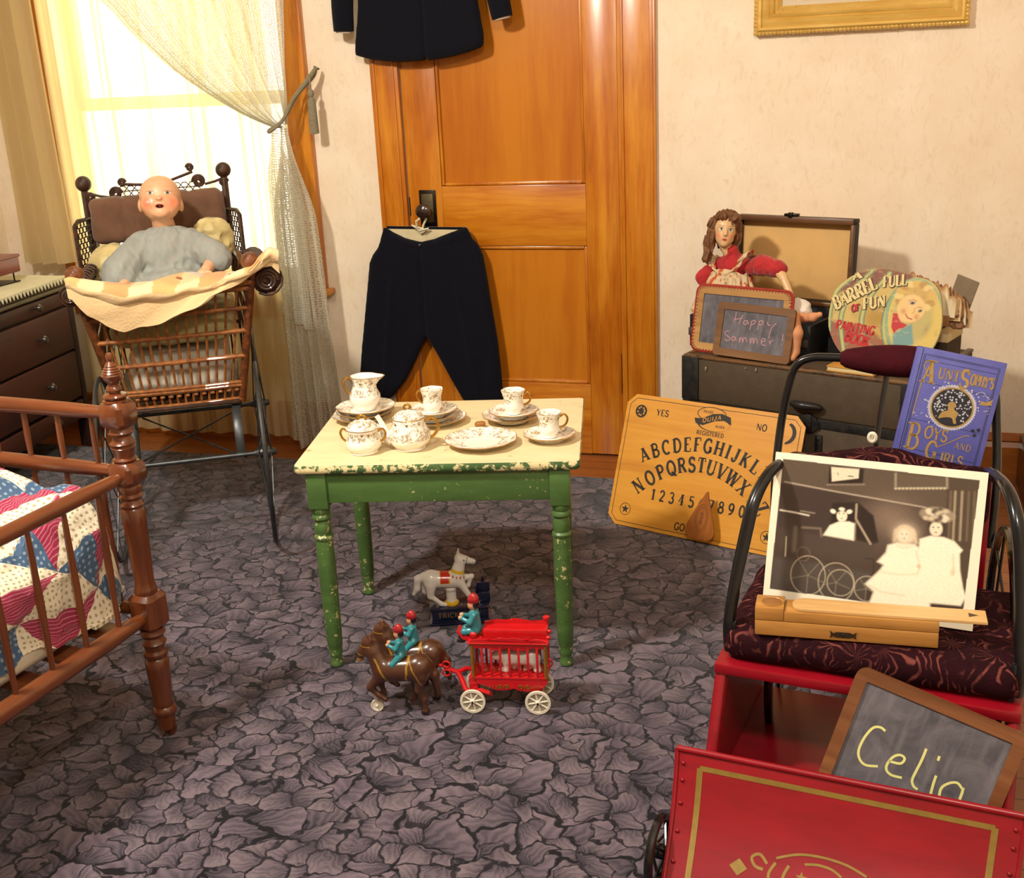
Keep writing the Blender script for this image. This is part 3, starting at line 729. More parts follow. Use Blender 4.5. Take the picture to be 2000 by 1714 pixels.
# front panel: top edge at y=.10, foot at y=.20
ZT, ZB=.862, .452
def fx(u, z):   # point on the front panel, u 0 (left) .. 1 (right)
    k=(z-ZB)/(ZT-ZB); xl=-.428-.067*k; xr=-.053+.073*k
    return Vector((xl+(xr-xl)*u, .20-.10*k-.01*math.sin(math.pi*u), z))
fp=MB()
NS=15
for i in range(NS+1):
    u=.02+.96*i/NS; fp.tube([fx(u, .455), fx(u, .53), fx(u, .60), fx(u, .70), fx(u, .78), fx(u, .845)], .0042, 6)
for z, r in ((.455, .0085), (.505, .007), (.515, .006), (.605, .0078), (.690, .0075), (.765, .007), (.828, .008), (.848, .010)):
    fp.tube([fx(u, z)+Vector((0, -.005, 0)) for u in (0, .25, .5, .75, 1)], r, 8)
for i in range(NS*2):      # braided band near the foot
    u=(i+.5)/(NS*2); p=fx(u, .495+(.012 if i%2 else -.006)); fp.ell(p+Vector((0, -.004, 0)), (.009, .007, .006), su=8, sv=6)
P(fp, 'front_panel', M_wickl, cr)
for u in (0, 1):
    bd=MB(); bd.tube([fx(u, z) for z in (.445, .6, .75, .89)], .013, 10); P(bd, 'corner_post', M_wick, cr)
# sides: horizontal reeds and uprights running back
def sd(s, t, z):   # s 0 left, 1 right; t 0 front .. 1 back
    k=(z-ZB)/(ZT-ZB); x0=fx(s, z); xb=(-.505 if s == 0 else -.025)
    return Vector((x0.x+(xb-x0.x)*t, x0.y+(.74-x0.y)*t, z))
for s in (0, 1):
    m=MB()
    for i in range(17): m.tube([sd(s, i/16, z) for z in (.455, .6, .75, .87)], .004, 6)
    for z, r in ((.455, .0085), (.51, .007), (.605, .007), (.69, .007), (.765, .007), (.87, .012)): m.tube([sd(s, t/4, z) for t in range(5)], r, 8)
    P(m, 'side_panel', M_wick, cr)
    m=MB(); x=.066 if s else -.515; sg=1 if s else -1; q=1.0 if s else .62   # rolled wicker arm
    pr=[(.030, 0), (.044, .01), (.047, .06), (.043, .16), (.036, .28), (.024, .38), (.008, .43)]
    m.lathe([(r*q, z) for r, z in pr], 18, M=align((x, .10, .848), (x-.035*sg, .55, .875)), wob=lambda r, z, a: r*(1+.05*math.sin(a*9+z*160)))
    m.tube([(x+.034*q*math.cos(a)*(1-a/22), .092, .848+.034*q*math.sin(a)*(1-a/22)) for a in np.linspace(0, 16, 60)], .005, 6)
    for i in range(11):
        y=.10+.034*i; rr=.048*q*(1-.3*i/11); cx=x-.003*sg*i
        m.tube([(cx+rr*math.cos(t)*sg, y, .850+.002*i+rr*math.sin(t)) for t in np.linspace(-2.2, 2.6, 12)], .0042, 6)
    P(m, 'rolled_arm', M_wickd, cr)
for x in (-.490, .022):
    m=MB(); m.ell((x, .088, .912), (.029, .029, .029)); m.tube([(x, .09, .87), (x, .088, .90)], .014, 8); P(m, 'front_ball', M_wick, cr)
m=MB(); m.box(-.46, -.06, .17, .76, .445, .458, .004); P(m, 'floor_board', M_wickd, cr)
# back with posts, balls, scrolls and open cane
for x, zt in ((-.502, 1.115), (-.030, 1.132)):
    m=MB(); m.tube([(x, .74, .45), (x, .74, zt)], .012, 8); m.ell((x, .74, zt+.012), .027); P(m, 'back_post', M_wickd, cr)
def scroll(mb, cx, cz, r, turns=2.2, th0=0, sgn=1, y=.735, w=.0055):
    n=int(26*turns); mb.tube([(cx+sgn*r*(1-.8*i/n)*math.cos(th0+i/n*turns*6.283), y, cz+r*(1-.8*i/n)*math.sin(th0+i/n*turns*6.283)) for i in range(n+1)], w, 6)
m=MB()
for i in range(13): x=-.49+.455*i/12; m.tube([(x, .742, .45), (x, .742, 1.06)], .004, 6)
for z in (.6, .75, .9, 1.06): m.tube([(-.502, .74, z), (-.03, .74, z+.004)], .008, 8)
P(m, 'back_panel', M_wickd, cr)
m=MB()
for x, sg in ((-.40, 1), (-.118, -1)):
    z0=1.088 if sg > 0 else 1.112
    scroll(m, x, z0, .021, 2.6, 0, sg); scroll(m, x+.035*sg-.01*sg, z0+.036+(.012 if sg < 0 else 0), .012, 2.0, 0, sg)
    m.tube([(x-.02*sg, .735, z0-.012), (x-.055*sg, .735, z0-.005), (x-.085*sg, .735, z0+.005)], .005, 6)
    scroll(m, x-.085*sg+.0*sg, z0-.008, .015, 2, 0, -sg)
m.tube([(-.375, .735, 1.118), (-.31, .735, 1.112), (-.22, .735, 1.118), (-.135, .735, 1.145)], .0055, 6)
for i in range(10):
    for j in range(3):
        cx=-.375+.026*i+.013*(j%2); cz=1.068+.017*j
        m.tube([(cx+.0125*math.cos(a), .738, cz+.0095*math.sin(a)) for a in np.linspace(0, 6.283, 7)[:-1]], .0022, 5, closed=True)
P(m, 'scroll_crest', M_wickd, cr)
for s, x in ((0, -.535), (1, .008)):    # cane wings beside the back
    m=MB(); dx=-.02 if s else .02
    fr=[(x, .60, .845), (x, .60, 1.0), (x+dx*.4, .64, 1.012), (x+dx*2, .735, 1.012), (x+dx*2, .735, .845)]
    m.tube(fr, .0075, 8)
    for i in range(5):
        for j in range(9):
            t=(i+.25+.5*(j%2))/5; px=x+dx*2*t; py=.60+.135*t; pz=.858+.0175*j
            m.tube([(px+dx*.26*math.cos(a), py+.0155*math.cos(a), pz+.0105*math.sin(a)) for a in np.linspace(0, 6.283, 7)[:-1]], .0022, 5, closed=True)
    P(m, 'cane_wing', M_wickd, cr)
# running gear
def wheel_mesh(R_, rim=.0075, spokes=14, hub=.018, hw=.05, sp=.0022, seg=44, sw=.0):
    m=MB(); m.tube([(0, R_*math.cos(2*math.pi*i/seg), R_*math.sin(2*math.pi*i/seg)) for i in range(seg)], rim, 8, closed=True)
    for i in range(spokes):
        a=2*math.pi*i/spokes; o=(hw*.4 if i%2 else -hw*.4); m.tube([(o, hub*.6*math.cos(a), hub*.6*math.sin(a)), (0, R_*math.cos(a), R_*math.sin(a))], sp, 6)
    m.lathe([(hub*.55, -hw*.7), (hub*.7, -hw*.5), (hub, -hw*.3), (hub, hw*.3), (hub*.7, hw*.5), (hub*.55, hw*.7), (0, hw*.75)], 16, M=RY(90)); return m
for x in (-.475, .0):
    for y in (.09, .70):
        P(wheel_mesh(.288), 'wheel', M_steel, cr, loc=(x, y, .2965))
m=MB()
for y in (.09, .70): m.tube([(-.475, y, .2965), (.0, y, .2965)], .0075, 10)
m.tube([(-.42, .09, .292), (-.06, .70, .292)], .0032, 6); m.tube([(-.06, .09, .286), (-.42, .70, .286)], .0032, 6)
P(m, 'axle_frame', M_steel, cr)
for x in (-.405, -.075):
    for sg, y0 in ((1, .13), (-1, .66)):
        m=MB(); m.tube([(x, y0+.09*sg, .447), (x, y0+.03*sg, .43), (x, y0-.02*sg, .39), (x, y0-.035*sg, .34), (x, y0-.035*sg, .298)], .014, 8, flat=.2, up=(0, 1, .02)); P(m, 'spring_strap', M_steel, cr)
m=MB(); m.tube([(-.502, .75, .80), (-.50, .90, .93), (-.48, 1.0, 1.0), (-.06, 1.0, 1.0), (-.03, .90, .93), (-.03, .75, .80)], .008, 8); P(m, 'push_handle', M_wickd, cr)
# things in the carriage (each with the carriage's own placing)
CM=Matrix.Translation((-1.818, -1.101, .0125)) @ Matrix.Rotation(CR, 4, 'Z')
def inside(o): o.matrix_world=CM; return o
def fabric(name, c, var=.2, vs=14, bs=380, rough=.9, c2=None, sheen=.2): return mat(name, c, rough, 0, var, vs, c2, .25, bs, sheen=sheen)
# mattress
def rbox(c, half, r, amp, sc, h, seed=0, rot=None):
    c=np.array(c, float); half=np.array(half, float)
    def g(Pt):
        q=Pt-c
        if rot is not None: q=q@rot
        q=np.abs(q)-(half-r); d=np.linalg.norm(np.maximum(q, 0), axis=-1)+np.minimum(q.max(-1), 0)-r
        return d+amp*vnoise(Pt, sc, seed)
    ext=half.max()*0+np.abs(half)+.03 if rot is None else np.full(3, np.linalg.norm(half))
    return nets(g, c-ext, c+ext, h)
m=MB(); V, F=rbox((-.240, .46, .548), (.160, .225, .080), .05, .004, 26, .009, 1); m.add(V, F)
inside(tag(m.obj('mattress', fabric('white ticking', 'd8cdbb')), 'white padded mattress seen through the wicker bars of the doll carriage', 'mattress'))
m=MB(); V, F=rbox((-.242, .43, .694), (.19, .235, .046), .04, .009, 30, .009, 2); m.add(V, F)
inside(tag(m.obj('pillow', fabric('olive cream cotton', 'b9ac74', .25)), 'flattened cream pillow in the doll carriage above the white mattress', 'pillow'))
# brown back cushion, two pads with a seam
bc=inside(thing('back_cushion', 'brown tufted cushion against the back of the doll carriage', 'cushion')); bc.matrix_world=CM
M_brown=fabric('brown corduroy', '6d4b35', .25)
for k, (x, z, rz) in enumerate(((-.375, 1.005, 0), (-.152, 1.012, 0))):
    def g(Pt, x=x, z=z):
        q=np.abs(Pt-np.array((x, .675, z)))-np.array((.085, .012, .05)); d=np.linalg.norm(np.maximum(q, 0), axis=-1)+np.minimum(q.max(-1), 0)-.028
        return d+.004*vnoise(Pt, 35, k)+.007*np.exp(-((Pt[..., 0]-x)/.008)**2)
    V, F=nets(g, (x-.13, .62, z-.1), (x+.13, .73, z+.1), .007); m=MB(); m.add(V, F); P(m, 'pad', M_brown, bc)
# crumpled cream lining behind the doll
def crump(c, half, seed, sc=30, amp=.02, h=.008):
    c=np.array(c); half=np.array(half)
    def g(Pt):
        d=d_prim(Pt, ('e', c, half, 0)); n=vnoise(Pt, sc, seed); return d+amp*(np.abs(n)-.35)+amp*.4*np.abs(vnoise(Pt, sc*2.1, seed+9))
    return nets(g, c-half-.04, c+half+.04, h)
M_satin=fabric('cream satin', 'c9b67c', .25, 20, 300, .5)
m=MB(); V, F=crump((-.405, .52, .875), (.095, .085, .070), 3); m.add(V, F)
inside(tag(m.obj('crumpled_lining', M_satin), 'crumpled cream satin bundled at the doll\'s right elbow on the left of the carriage', 'cloth'))
m=MB(); V, F=crump((-.088, .565, .925), (.070, .060, .080), 5); m.add(V, F)
inside(tag(m.obj('crumpled_lining', M_satin), 'crumpled cream satin behind the bald doll\'s shoulder on the right of the carriage', 'cloth'))
# ---- baby doll
skin=lin('d9a67f'); 
dl=thing('baby_doll', 'bald baby doll with rosy cheeks in a grey blue smock sitting in the wicker carriage', 'doll'); dl.matrix_world=CM
HC=np.array((-.240, .475, 1.083))
Q=np.array(Euler((R(-12), R(3), R(0))).to_matrix())    # face tipped up a little
def hl(x, y, z): return tuple(HC+Q@np.array((x, y, z)))
prims=[('e', hl(0, .008, .010), (.066, .068, .066), skin), ('e', hl(0, -.008, -.026), (.059, .053, .048), skin),
  ('e', hl(.036, -.032, -.022), (.026, .024, .026), skin), ('e', hl(-.036, -.032, -.022), (.026, .024, .026), skin), ('e', hl(0, -.048, -.025), (.020, .014, .014), skin),
  ('e', hl(0, -.046, -.050), (.024, .016, .016), skin), ('e', hl(0, -.0625, -.006), (.0085, .009, .0065), skin),
  ('e', hl(.064, .012, -.022), (.009, .013, .020), skin), ('e', hl(-.064, .012, -.022), (.009, .013, .020), skin),
  ('c', hl(0, .012, -.06), tuple(HC+np.array((0, .03, -.105))), .034, .038, skin)]
def face(V, C):
    L=(V-HC)@Q; x, y, z=L[:, 0], L[:, 1], L[:, 2]; C=C.copy(); fr=y < 0
    def put(m, c, a=1.0):
        m=np.clip(m, 0, 1)*fr*a; C[:]=C*(1-m[:, None])+np.array(lin(c))*m[:, None]
    C*=1+.05*vnoise(V, 60, 4)[:, None]
    for s in (-1, 1):
        put(np.exp(-((x-.038*s)/.020)**2-((z+.018)/.018)**2), 'd9542c', .75)
        put((1-((x-.027*s)/.0105)**2-((z-.013)/.0050)**2)*4, 'd9cbb8'); put((1-((x-.027*s)/.0056)**2-((z-.013)/.0050)**2)*4, '56605f')
        put((1-((x-.027*s)/.0026)**2-((z-.0135)/.0026)**2)*4, '0f0f12')
        put(np.exp(-((x-.027*s)/.013)**2-((z-.0185)/.0015)**2)*.9, '6d4a34'); put(np.exp(-((x-.028*s)/.014)**2-((z-.034)/.0022)**2), 'b5763f', .3)
        put(np.exp(-((x-.0045*s)/.0022)**2-((z+.0105)/.0016)**2), 'a3492e', .8)
    put((1-(x/.0155)**2-((z+.0305)/.0085)**2)*4, 'a8382a'); put((1-(x/.0110)**2-((z+.031)/.0052)**2)*5, '4a1510'); put((1-(x/.006)**2-((z+.0282)/.0017)**2)*4, 'd8c8b4')
    return C
def mouth(Pt, d):
    q=(Pt-HC)@Q; h=((q[..., 0]/.011)**2+((q[..., 2]+.031)/.0048)**2+((q[..., 1]+.058)/.012)**2)
    return np.maximum(d, .0035*(1-h))
m=MB(); V, F, C=blob(prims, .0022, .010, mouth, face); m.add(V, F, col=[tuple(c) for c in C])
P(m, 'head', attr_mat('bisque', .42, .12), dl, ang=80)
# limbs and body under the smock
arm=[]
def hand(px, py, pz, dx, dz, s=1):   # mitten palm with five short fingers
    out=[('e', (px, py, pz), (.020, .016, .014), skin)]
    for i, (o, l) in enumerate(((-.015, .022), (-.005, .027), (.005, .026), (.014, .021))): out.append(('c', (px+dx*.012+o*.9, py-.006, pz+dz*.012), (px+dx*l+o*1.2, py-.016, pz+dz*l-.006), .0052, .0042, skin))
    out.append(('c', (px-.014*s, py-.004, pz+.004), (px-.026*s, py-.016, pz+.002), .0055, .0045, skin)); return out
b=[('e', (-.240, .46, .88), (.085, .060, .085), skin), ('c', (-.09, .40, .885), (-.118, .31, .862), .023, .018, skin), ('c', (-.385, .40, .87), (-.375, .30, .828), .022, .018, skin), ('c', (-.33, .46, .93), (-.385, .40, .87), .03, .024, skin), ('c', (-.14, .46, .93), (-.09, .40, .885), .03, .024, skin)]
b+=hand(-.128, .285, .858, -.4, -.6, -1)+hand(-.372, .275, .822, .2, -.9, 1)
m=MB(); V, F, C=blob(b, .0035, .006); m.add(V, F, col=[tuple(c) for c in C]); P(m, 'arms', attr_mat('bisque', .32, .35), dl, ang=80)
sm=lin('8f938e')
d=[('e', (-.240, .46, .875), (.108, .078, .110), sm), ('e', (-.240, .47, .945), (.105, .058, .050), sm), ('e', (-.240, .40, .815), (.135, .095, .055), sm),
   ('c', (-.320, .455, .935), (-.392, .385, .868), .046, .056, sm), ('c', (-.160, .455, .935), (-.088, .395, .892), .046, .050, sm),
   ('e', (-.392, .355, .845), (.050, .048, .042), sm), ('e', (-.078, .375, .882), (.042, .045, .036), sm)]
def folds(Pt, dd):
    r=np.abs(vnoise(Pt*np.array((1, 1, .6)), 36, 11)); return dd+.0085*(r-.3)+.0012*vnoise(Pt, 90, 2)
def smc(V, C):
    n=vnoise(V, 240, 6); n2=vnoise(V, 60, 8); C=C*(1+.12*n2[:, None]); mm=np.clip((n-.42)*4, 0, 1)[:, None]; return C*(1-.4*mm)+np.array(lin('b48a78'))*.4*mm
m=MB(); V, F, C=blob(d, .0042, .018, folds, smc); m.add(V, F, col=[tuple(c) for c in C]); P(m, 'smock', attr_mat('smock cotton', .9, sheen=.05, bump=.15, bs=420), dl, ang=60)
# ---- patchwork cover over the doll's lap, hanging over the front
def f(u, v):
    # v: 0 on the lap .. .42 at the front rail .. 1 at the hem
    uu=-.02+1.06*u; x=-.502+.585*uu
    zl=.800+.035*math.exp(-((uu-.55)/.22)**2)
    rail=float(np.interp(uu, [-.05, .0, .1, .25, .5, .75, .9, 1.0, 1.06], [.90, .905, .888, .868, .862, .868, .895, .945, .93]))
    hem=float(np.interp(uu, [-.05, .0, .06, .14, .22, .34, .5, .64, .78, .9, 1.0, 1.06], [.86, .85, .795, .755, .738, .742, .768, .805, .845, .885, .90, .86]))
    if v < .42:
        t=v/.42; y=.345-.275*t; z=zl*(1-t)+rail*t+.012*math.sin(math.pi*t)+.006*math.sin(uu*23+t*5)
    else:
        t=(v-.42)/.58; y=.058+.018*math.sin(t*2.4)-.012*math.sin(uu*9+t*2)*t; z=rail*(1-t)+hem*t
        y-=.020*math.sin(math.pi*min(1, t/.36))*(t < .36)*(.4+.6*math.sin(math.pi*min(1, max(0, uu))))+.002*math.sin(uu*40)
        y-=.012*math.sin(t*math.pi)+.022*max(0, math.sin(uu*3.3-.5))*t
    return (x, y, z+.004*math.sin(uu*31+v*17))
def qc(u, v):
    a='e3c191'
    if v < .20: a='d9cfc2' if (int(u*60)+int(v*50))%3 else 'cbbfba'
    elif v < .52:
        k=int((u*1.0+.12*v)*9); a=('dfae72', 'e6cfa0', 'd9a06a', 'e8d2a6')[k%4]
        if .30 < v < .33 and (int(u*40)%5 == 0): a='8f3e2a'
    else: a='e6c593'
    return lin(a)
m=MB(); m.grid(f, 110, 70, thick=.007, colfn=qc)
inside(tag(m.obj('doll_quilt', attr_mat('old quilt cotton', .92, sheen=.15, bump=.5, bs=120, bd=.004)), 'faded cream and peach patchwork quilt draped over the front of the doll carriage', 'quilt'))
# ================================================================== spool crib with a patchwork quilt
M_cherry=wood('cherry turned', '48200e', '6b3719', '87502a', 'z', 1., .28, .5, .4)
M_cherryx=wood('cherry rail', '48200e', '6b3719', '87502a', 'x', 1., .30, .45, .4); M_cherryy=wood('cherry side rail', '48200e', '6b3719', '87502a', 'y', 1., .30, .45, .4)
CB=(-1.518, -2.172, .0125); CBR=R(175.4)
cb=thing('spool_crib', 'reddish brown turned wood crib with spindles and a pointed corner post, at the left', 'crib', CB, CBR)
def post(x, y):
    m=MB()
    pr=[(0, .930), (.0055, .928), (.0082, .921), (.0068, .914), (.0058, .911), (.0095, .906), (.0125, .902), (.0115, .9005), (.0155, .897), (.0145, .8955), (.0182, .892), (.0172, .8905), (.0205, .887), (.0195, .8855), (.0218, .882), (.0210, .878), (.0165, .870), (.0115, .865), (.0105, .862), (.0155, .857), (.0165, .851), (.0125, .845), (.012, .843), (.0235, .841), (.0255, .837), (.0235, .833), (.0195, .831), (.0265, .829), (.0265, .825)]
    m.lathe([(r, z-.012) for r, z in pr][::-1], 26, M=T(x, y, 0))
    def block(z0, z1, hw=.032):
        ch=.010; o=[(-hw+ch, -hw), (hw-ch, -hw), (hw, -hw+ch), (hw, hw-ch), (hw-ch, hw), (-hw+ch, hw), (-hw, hw-ch), (-hw, -hw+ch)]
        zs=((z0, .72), (z0+.011, 1), (z1-.011, 1), (z1, .72)); vs=[(x+a*k, y+b*k, z) for z, k in zs for a, b in o]
        fs=[[j*8+i, j*8+(i+1)%8, (j+1)*8+(i+1)%8, (j+1)*8+i] for j in range(3) for i in range(8)]+[list(range(7, -1, -1)), list(range(24, 32))]
        m.add(vs, fs)
    block(.757, .814)
    m.M=None
    def seg(pts): m.lathe([(r, z) for z, r in pts], 26, M=T(x, y, 0))
    seg([(.680, .022), (.686, .026), (.690, .020), (.700, .021), (.712, .026), (.716, .022), (.722, .028), (.728, .022), (.738, .0205), (.746, .028), (.752, .024), (.757, .024)])
    block(.628, .680)
    seg([(.372, .024), (.378, .026), (.384, .024), (.40, .021), (.47, .0235), (.54, .0255), (.57, .026), (.575, .023), (.582, .026), (.588, .022), (.594, .021), (.602, .027), (.608, .022), (.615, .025), (.622, .026), (.628, .024)])
    block(.286, .372, .033)
    seg([(.030, .0), (.031, .018), (.048, .0205), (.066, .022), (.070, .026), (.078, .028), (.085, .025), (.089, .022), (.095, .024), (.105, .0215), (.14, .024), (.18, .0265), (.205, .027), (.212, .022), (.218, .027), (.226, .028), (.232, .022), (.240, .0225), (.25, .028), (.256, .024), (.264, .022), (.274, .029), (.280, .026), (.286, .026)])
    p=P(m, 'post', M_cherry, cb)
    c=MB(); c.tube([(x, y, .033), (x, y-.008, .020)], .007, 8); c.lathe([(.004, -.009), (.0125, -.008), (.014, 0), (.0125, .008), (.004, .009)], 18, M=T(x+.006, y-.016, .0145) @ RY(90)); P(c, 'caster', mat('wooden caster', '5a2712', .35, 0, .2, 40, coat=.3), p)
    return p
WB, LB=.62, 1.08
for x, y in ((0, 0), (WB, 0), (0, LB), (WB, LB)): post(x, y)
def rail(a, b, r, mt, name='rail'):
    m=MB(); a=Vector(a); b=Vector(b); L=(b-a).length
    m.lathe([(r*.6, .024), (r*.7, .03), (r*.86, .06), (r, .14), (r*1.04, L/2), (r, L-.14), (r*.86, L-.06), (r*.7, L-.03), (r*.6, L-.024)], 18, M=align(a, b)); return P(m, name, mt, cb)
for y in (0, LB):
    for z, r in ((.786, .0165), (.655, .0165), (.326, .017)): rail((0, y, z), (WB, y, z), r, M_cherryx, 'end_rail')
    for i in range(6):
        x=.075+.094*i
        for z0, z1 in ((.655, .786), (.326, .655)):
            m=MB(); m.lathe([(.0055, z0+.008), (.0072, z0+(z1-z0)*.5), (.0055, z1-.008)], 10, M=T(x, y, 0)); P(m, 'spindle', M_cherry, cb)
for x in (0, WB):
    for z, r in ((.650, .0165), (.318, .0195)): rail((x, 0, z), (x, LB, z), r, M_cherryy, 'side_rail')
    for i in range(10):
        y=.098+.0985*i; m=MB(); m.lathe([(.0055, .330), (.0082, .48), (.0055, .642)], 10, M=T(x, y, 0)); P(m, 'spindle', M_cherry, cb)
m=MB(); 
for i in range(9): m.box(.03, WB-.03, .06+i*.115, .12+i*.115, .31, .318)
P(m, 'slat_base', M_cherryx, cb)
CBM=Matrix.Translation(CB) @ Matrix.Rotation(CBR, 4, 'Z')
m=MB(); V, F=rbox((WB/2, LB/2, .375), (.26, .49, .05), .03, .004, 16, .016, 1); m.add(V, F)
o=tag(m.obj('crib_mattress', fabric('crib ticking', 'cfc4ad')), 'thin cream mattress lying in the wooden crib under the quilt', 'mattress'); o.matrix_world=CBM
def quilt_mat():
    t=NT('patchwork'); tc=t.node('ShaderNodeUVMap'); uv=tc.outputs[0]
    wn_=t.noise(uv, 3.0, 2); a=t.node('ShaderNodeVectorMath', operation='SUBTRACT'); t.link(wn_.outputs['Color'], a.inputs[0]); a.inputs[1].default_value=(.5, .5, .5)
    b=t.node('ShaderNodeVectorMath', operation='MULTIPLY_ADD'); t.link(a.outputs[0], b.inputs[0]); b.inputs[1].default_value=(.05, .05, 0); t.link(uv, b.inputs[2])
    sx=t.node('ShaderNodeSeparateXYZ'); t.link(b.outputs[0], sx.inputs[0])
    S=9.0
    U=t.math('MULTIPLY', sx.outputs[0], S); V=t.math('MULTIPLY', sx.outputs[1], S)
    fu=t.math('FRACT', U); fv=t.math('FRACT', V); iu=t.math('FLOOR', U); iv=t.math('FLOOR', V)
    par=t.math('FLOORED_MODULO', t.math('ADD', iu, iv), 2.0); row=t.math('FLOORED_MODULO', t.math('ADD', iu, t.math('MULTIPLY', iv, 2.0)), 3.0)
    fd=t.math('ADD', t.math('MULTIPLY', par, t.math('SUBTRACT', 1.0, fv)), t.math('MULTIPLY', t.math('SUBTRACT', 1.0, par), fv))
    tri=t.math('GREATER_THAN', fu, fd)
    dots=t.node('ShaderNodeTexVoronoi', feature='F1'); dots.inputs['Scale'].default_value=70; dots.inputs['Randomness'].default_value=.0; t.link(uv, dots.inputs['Vector'])
    dot=t.ramp(dots.outputs['Distance'], [(.20, 1.), (.27, 0.)])
    wv=t.node('ShaderNodeTexWave', bands_direction='X'); wv.inputs['Scale'].default_value=38; wv.inputs['Distortion'].default_value=1; t.link(uv, wv.inputs['Vector'])
    cream=t.mix(t.math('MULTIPLY', dot, .8), 'ddd3ba', '8f7a4a'); blue=t.mix(t.math('MULTIPLY', dot, .7), '3a5574', '93a5b4')
    red=t.mix(t.ramp(wv.outputs['Fac'], [(.80, 0.), (.92, .45)]), '92163f', 'd8a0a8')
    isb=t.math('LESS_THAN', row, .5); colr=t.mix(isb, red, blue)
    allb=t.math('MULTIPLY', isb, par); c=t.mix(t.math('MAXIMUM', tri, allb), cream, colr)
    t.base(c).set(rough=.9, sheen=.15); n=t.noise(t.coord(), 55, 3); t.bump(n.outputs[0], .5, .006); return t.m
M_quilt=quilt_mat()
# the quilt swells up over the mattress; wrapped cross section gives it its own cloth coordinates
def f(u, v):
    y=.008+v*1.03; e=sstep(0, .045, v)*sstep(0, .05, 1-v)
    s=u*1.02-.51                        # distance along the cross section from the middle
    hw=.262+.014*e; a=abs(s); h=.075+.175*e+.02*math.sin(v*9+1)
    zt=.37+h
    k=.66*(1-0)
    top=hw-.05
    if a < top: x=s; z=zt+.014*math.sin(s*21+v*14)-.03*(a/top)**2*1.0
    else:
        t=min(1, (a-top)/(.51-top)); ang=t*1.75
        x=(top+.052*math.sin(min(ang*1.3, 1.57))+.012*math.sin(ang*3))*(1 if s > 0 else -1); z=zt-.03-(h-.01)*t**1.15
    y2=y-.012*math.sin(a*18)*(1-e)
    b=np.array((x, y2, z)); w1=float(vnoise(b, 17, 3)); w2=float(vnoise(b, 42, 5)); w3=float(vnoise(b, 9, 8))
    x=x*(.95+.05*e)+.008*w1; z=z+.016*w1+.008*w2+.03*w3*e
    return (WB/2+max(-.282, min(.282, x)), max(.012, y2+.010*w2), max(.345, z))
m=MB(); m.grid(f, 120, 110, uvs=lambda u, v: (u*1.02+.03, v*1.05+.02), thick=.009)
q=m.obj('patchwork_quilt', M_quilt, ang=80); q.matrix_world=CBM
tag(q, 'rumpled red, blue and cream triangle patchwork quilt filling the wooden crib', 'quilt')
# ================================================================== green child's table
def chipped(name, top, under, chip, sc, lo, hi):
    t=NT(name); v=t.coord(); n=t.noise(v, sc, 6, .7); n2=t.noise(v, 9, 3); n3=t.noise(t.coord((.25, 1, 1)), 30, 4)
    f=t.math('ADD', t.math('MULTIPLY', n.outputs[0], .75), t.math('MULTIPLY', n2.outputs[0], .25))
    a=t.mix(t.ramp(n3.outputs[0], [(.3, 0.), (.7, 1.)]), top, under); k=t.ramp(f, [(lo, 0.), (hi, 1.)])
    t.base(t.mix(k, a, chip)).set(rough=.42); t.bump(k, .25, .002); return t.m
M_green=chipped('old green paint', '4d6c36', '3f5c2d', 'cfc28e', 70, .62, .65)
M_greenw=chipped('worn green turning', '4d6c36', '3d592b', 'c8bb86', 60, .575, .61)
M_top=chipped('cream table paint', 'dfcca2', 'd3be94', '7d8650', 34, .585, .68)
M_edge=chipped('chipped green edge', '47683c', '3c5a33', 'e0cf9c', 48, .49, .52)
tt=thing('play_table', 'small green turned-leg table with a worn cream top set for tea', 'table', (-1.048, -1.470, .0125), R(12.9))
TW, TD, TZ=.345, .271, .553
m=MB()
def f(u, v): return ((u-.5)*2*TW, (v-.5)*2*TD, TZ)
o=[]; r=.012
for cx, cy, a0 in ((TW-r, TD-r, 0), (-TW+r, TD-r, 90), (-TW+r, -TD+r, 180), (TW-r, -TD+r, 270)):
    o+=[(cx+r*math.cos(R(a0+22.5*i)), cy+r*math.sin(R(a0+22.5*i))) for i in range(5)]
n=len(o); lay=[(.996, TZ), (1.0, TZ-.004), (1.003, TZ-.010), (1.0, TZ-.017), (.990, TZ-.021)]
vs=[(x*k, y*k, z) for k, z in lay for x, y in o]
fs=[[j*n+i, (j+1)*n+i, (j+1)*n+(i+1)%n, j*n+(i+1)%n] for j in range(4) for i in range(n)]
m.add(vs, fs+[list(range(n))]+[list(range(5*n-1, 4*n-1, -1))], [1]*(4*n)+[0, 1])
P(m, 'tabletop', [M_top, M_edge], tt)
LX, LY, LB_=.295, .238, .186
for x0, x1, y0, y1 in ((-LX+.024, LX-.024, -LY-.018, -LY+.002), (-LX+.024, LX-.024, LB_-.002, LB_+.018), (-LX-.018, -LX+.002, -LY+.024, LB_-.024), (LX-.002, LX+.018, -LY+.024, LB_-.024)):
    m=MB(); m.box(x0, x1, y0, y1, .452, .532, .002); P(m, 'apron', M_green, tt)
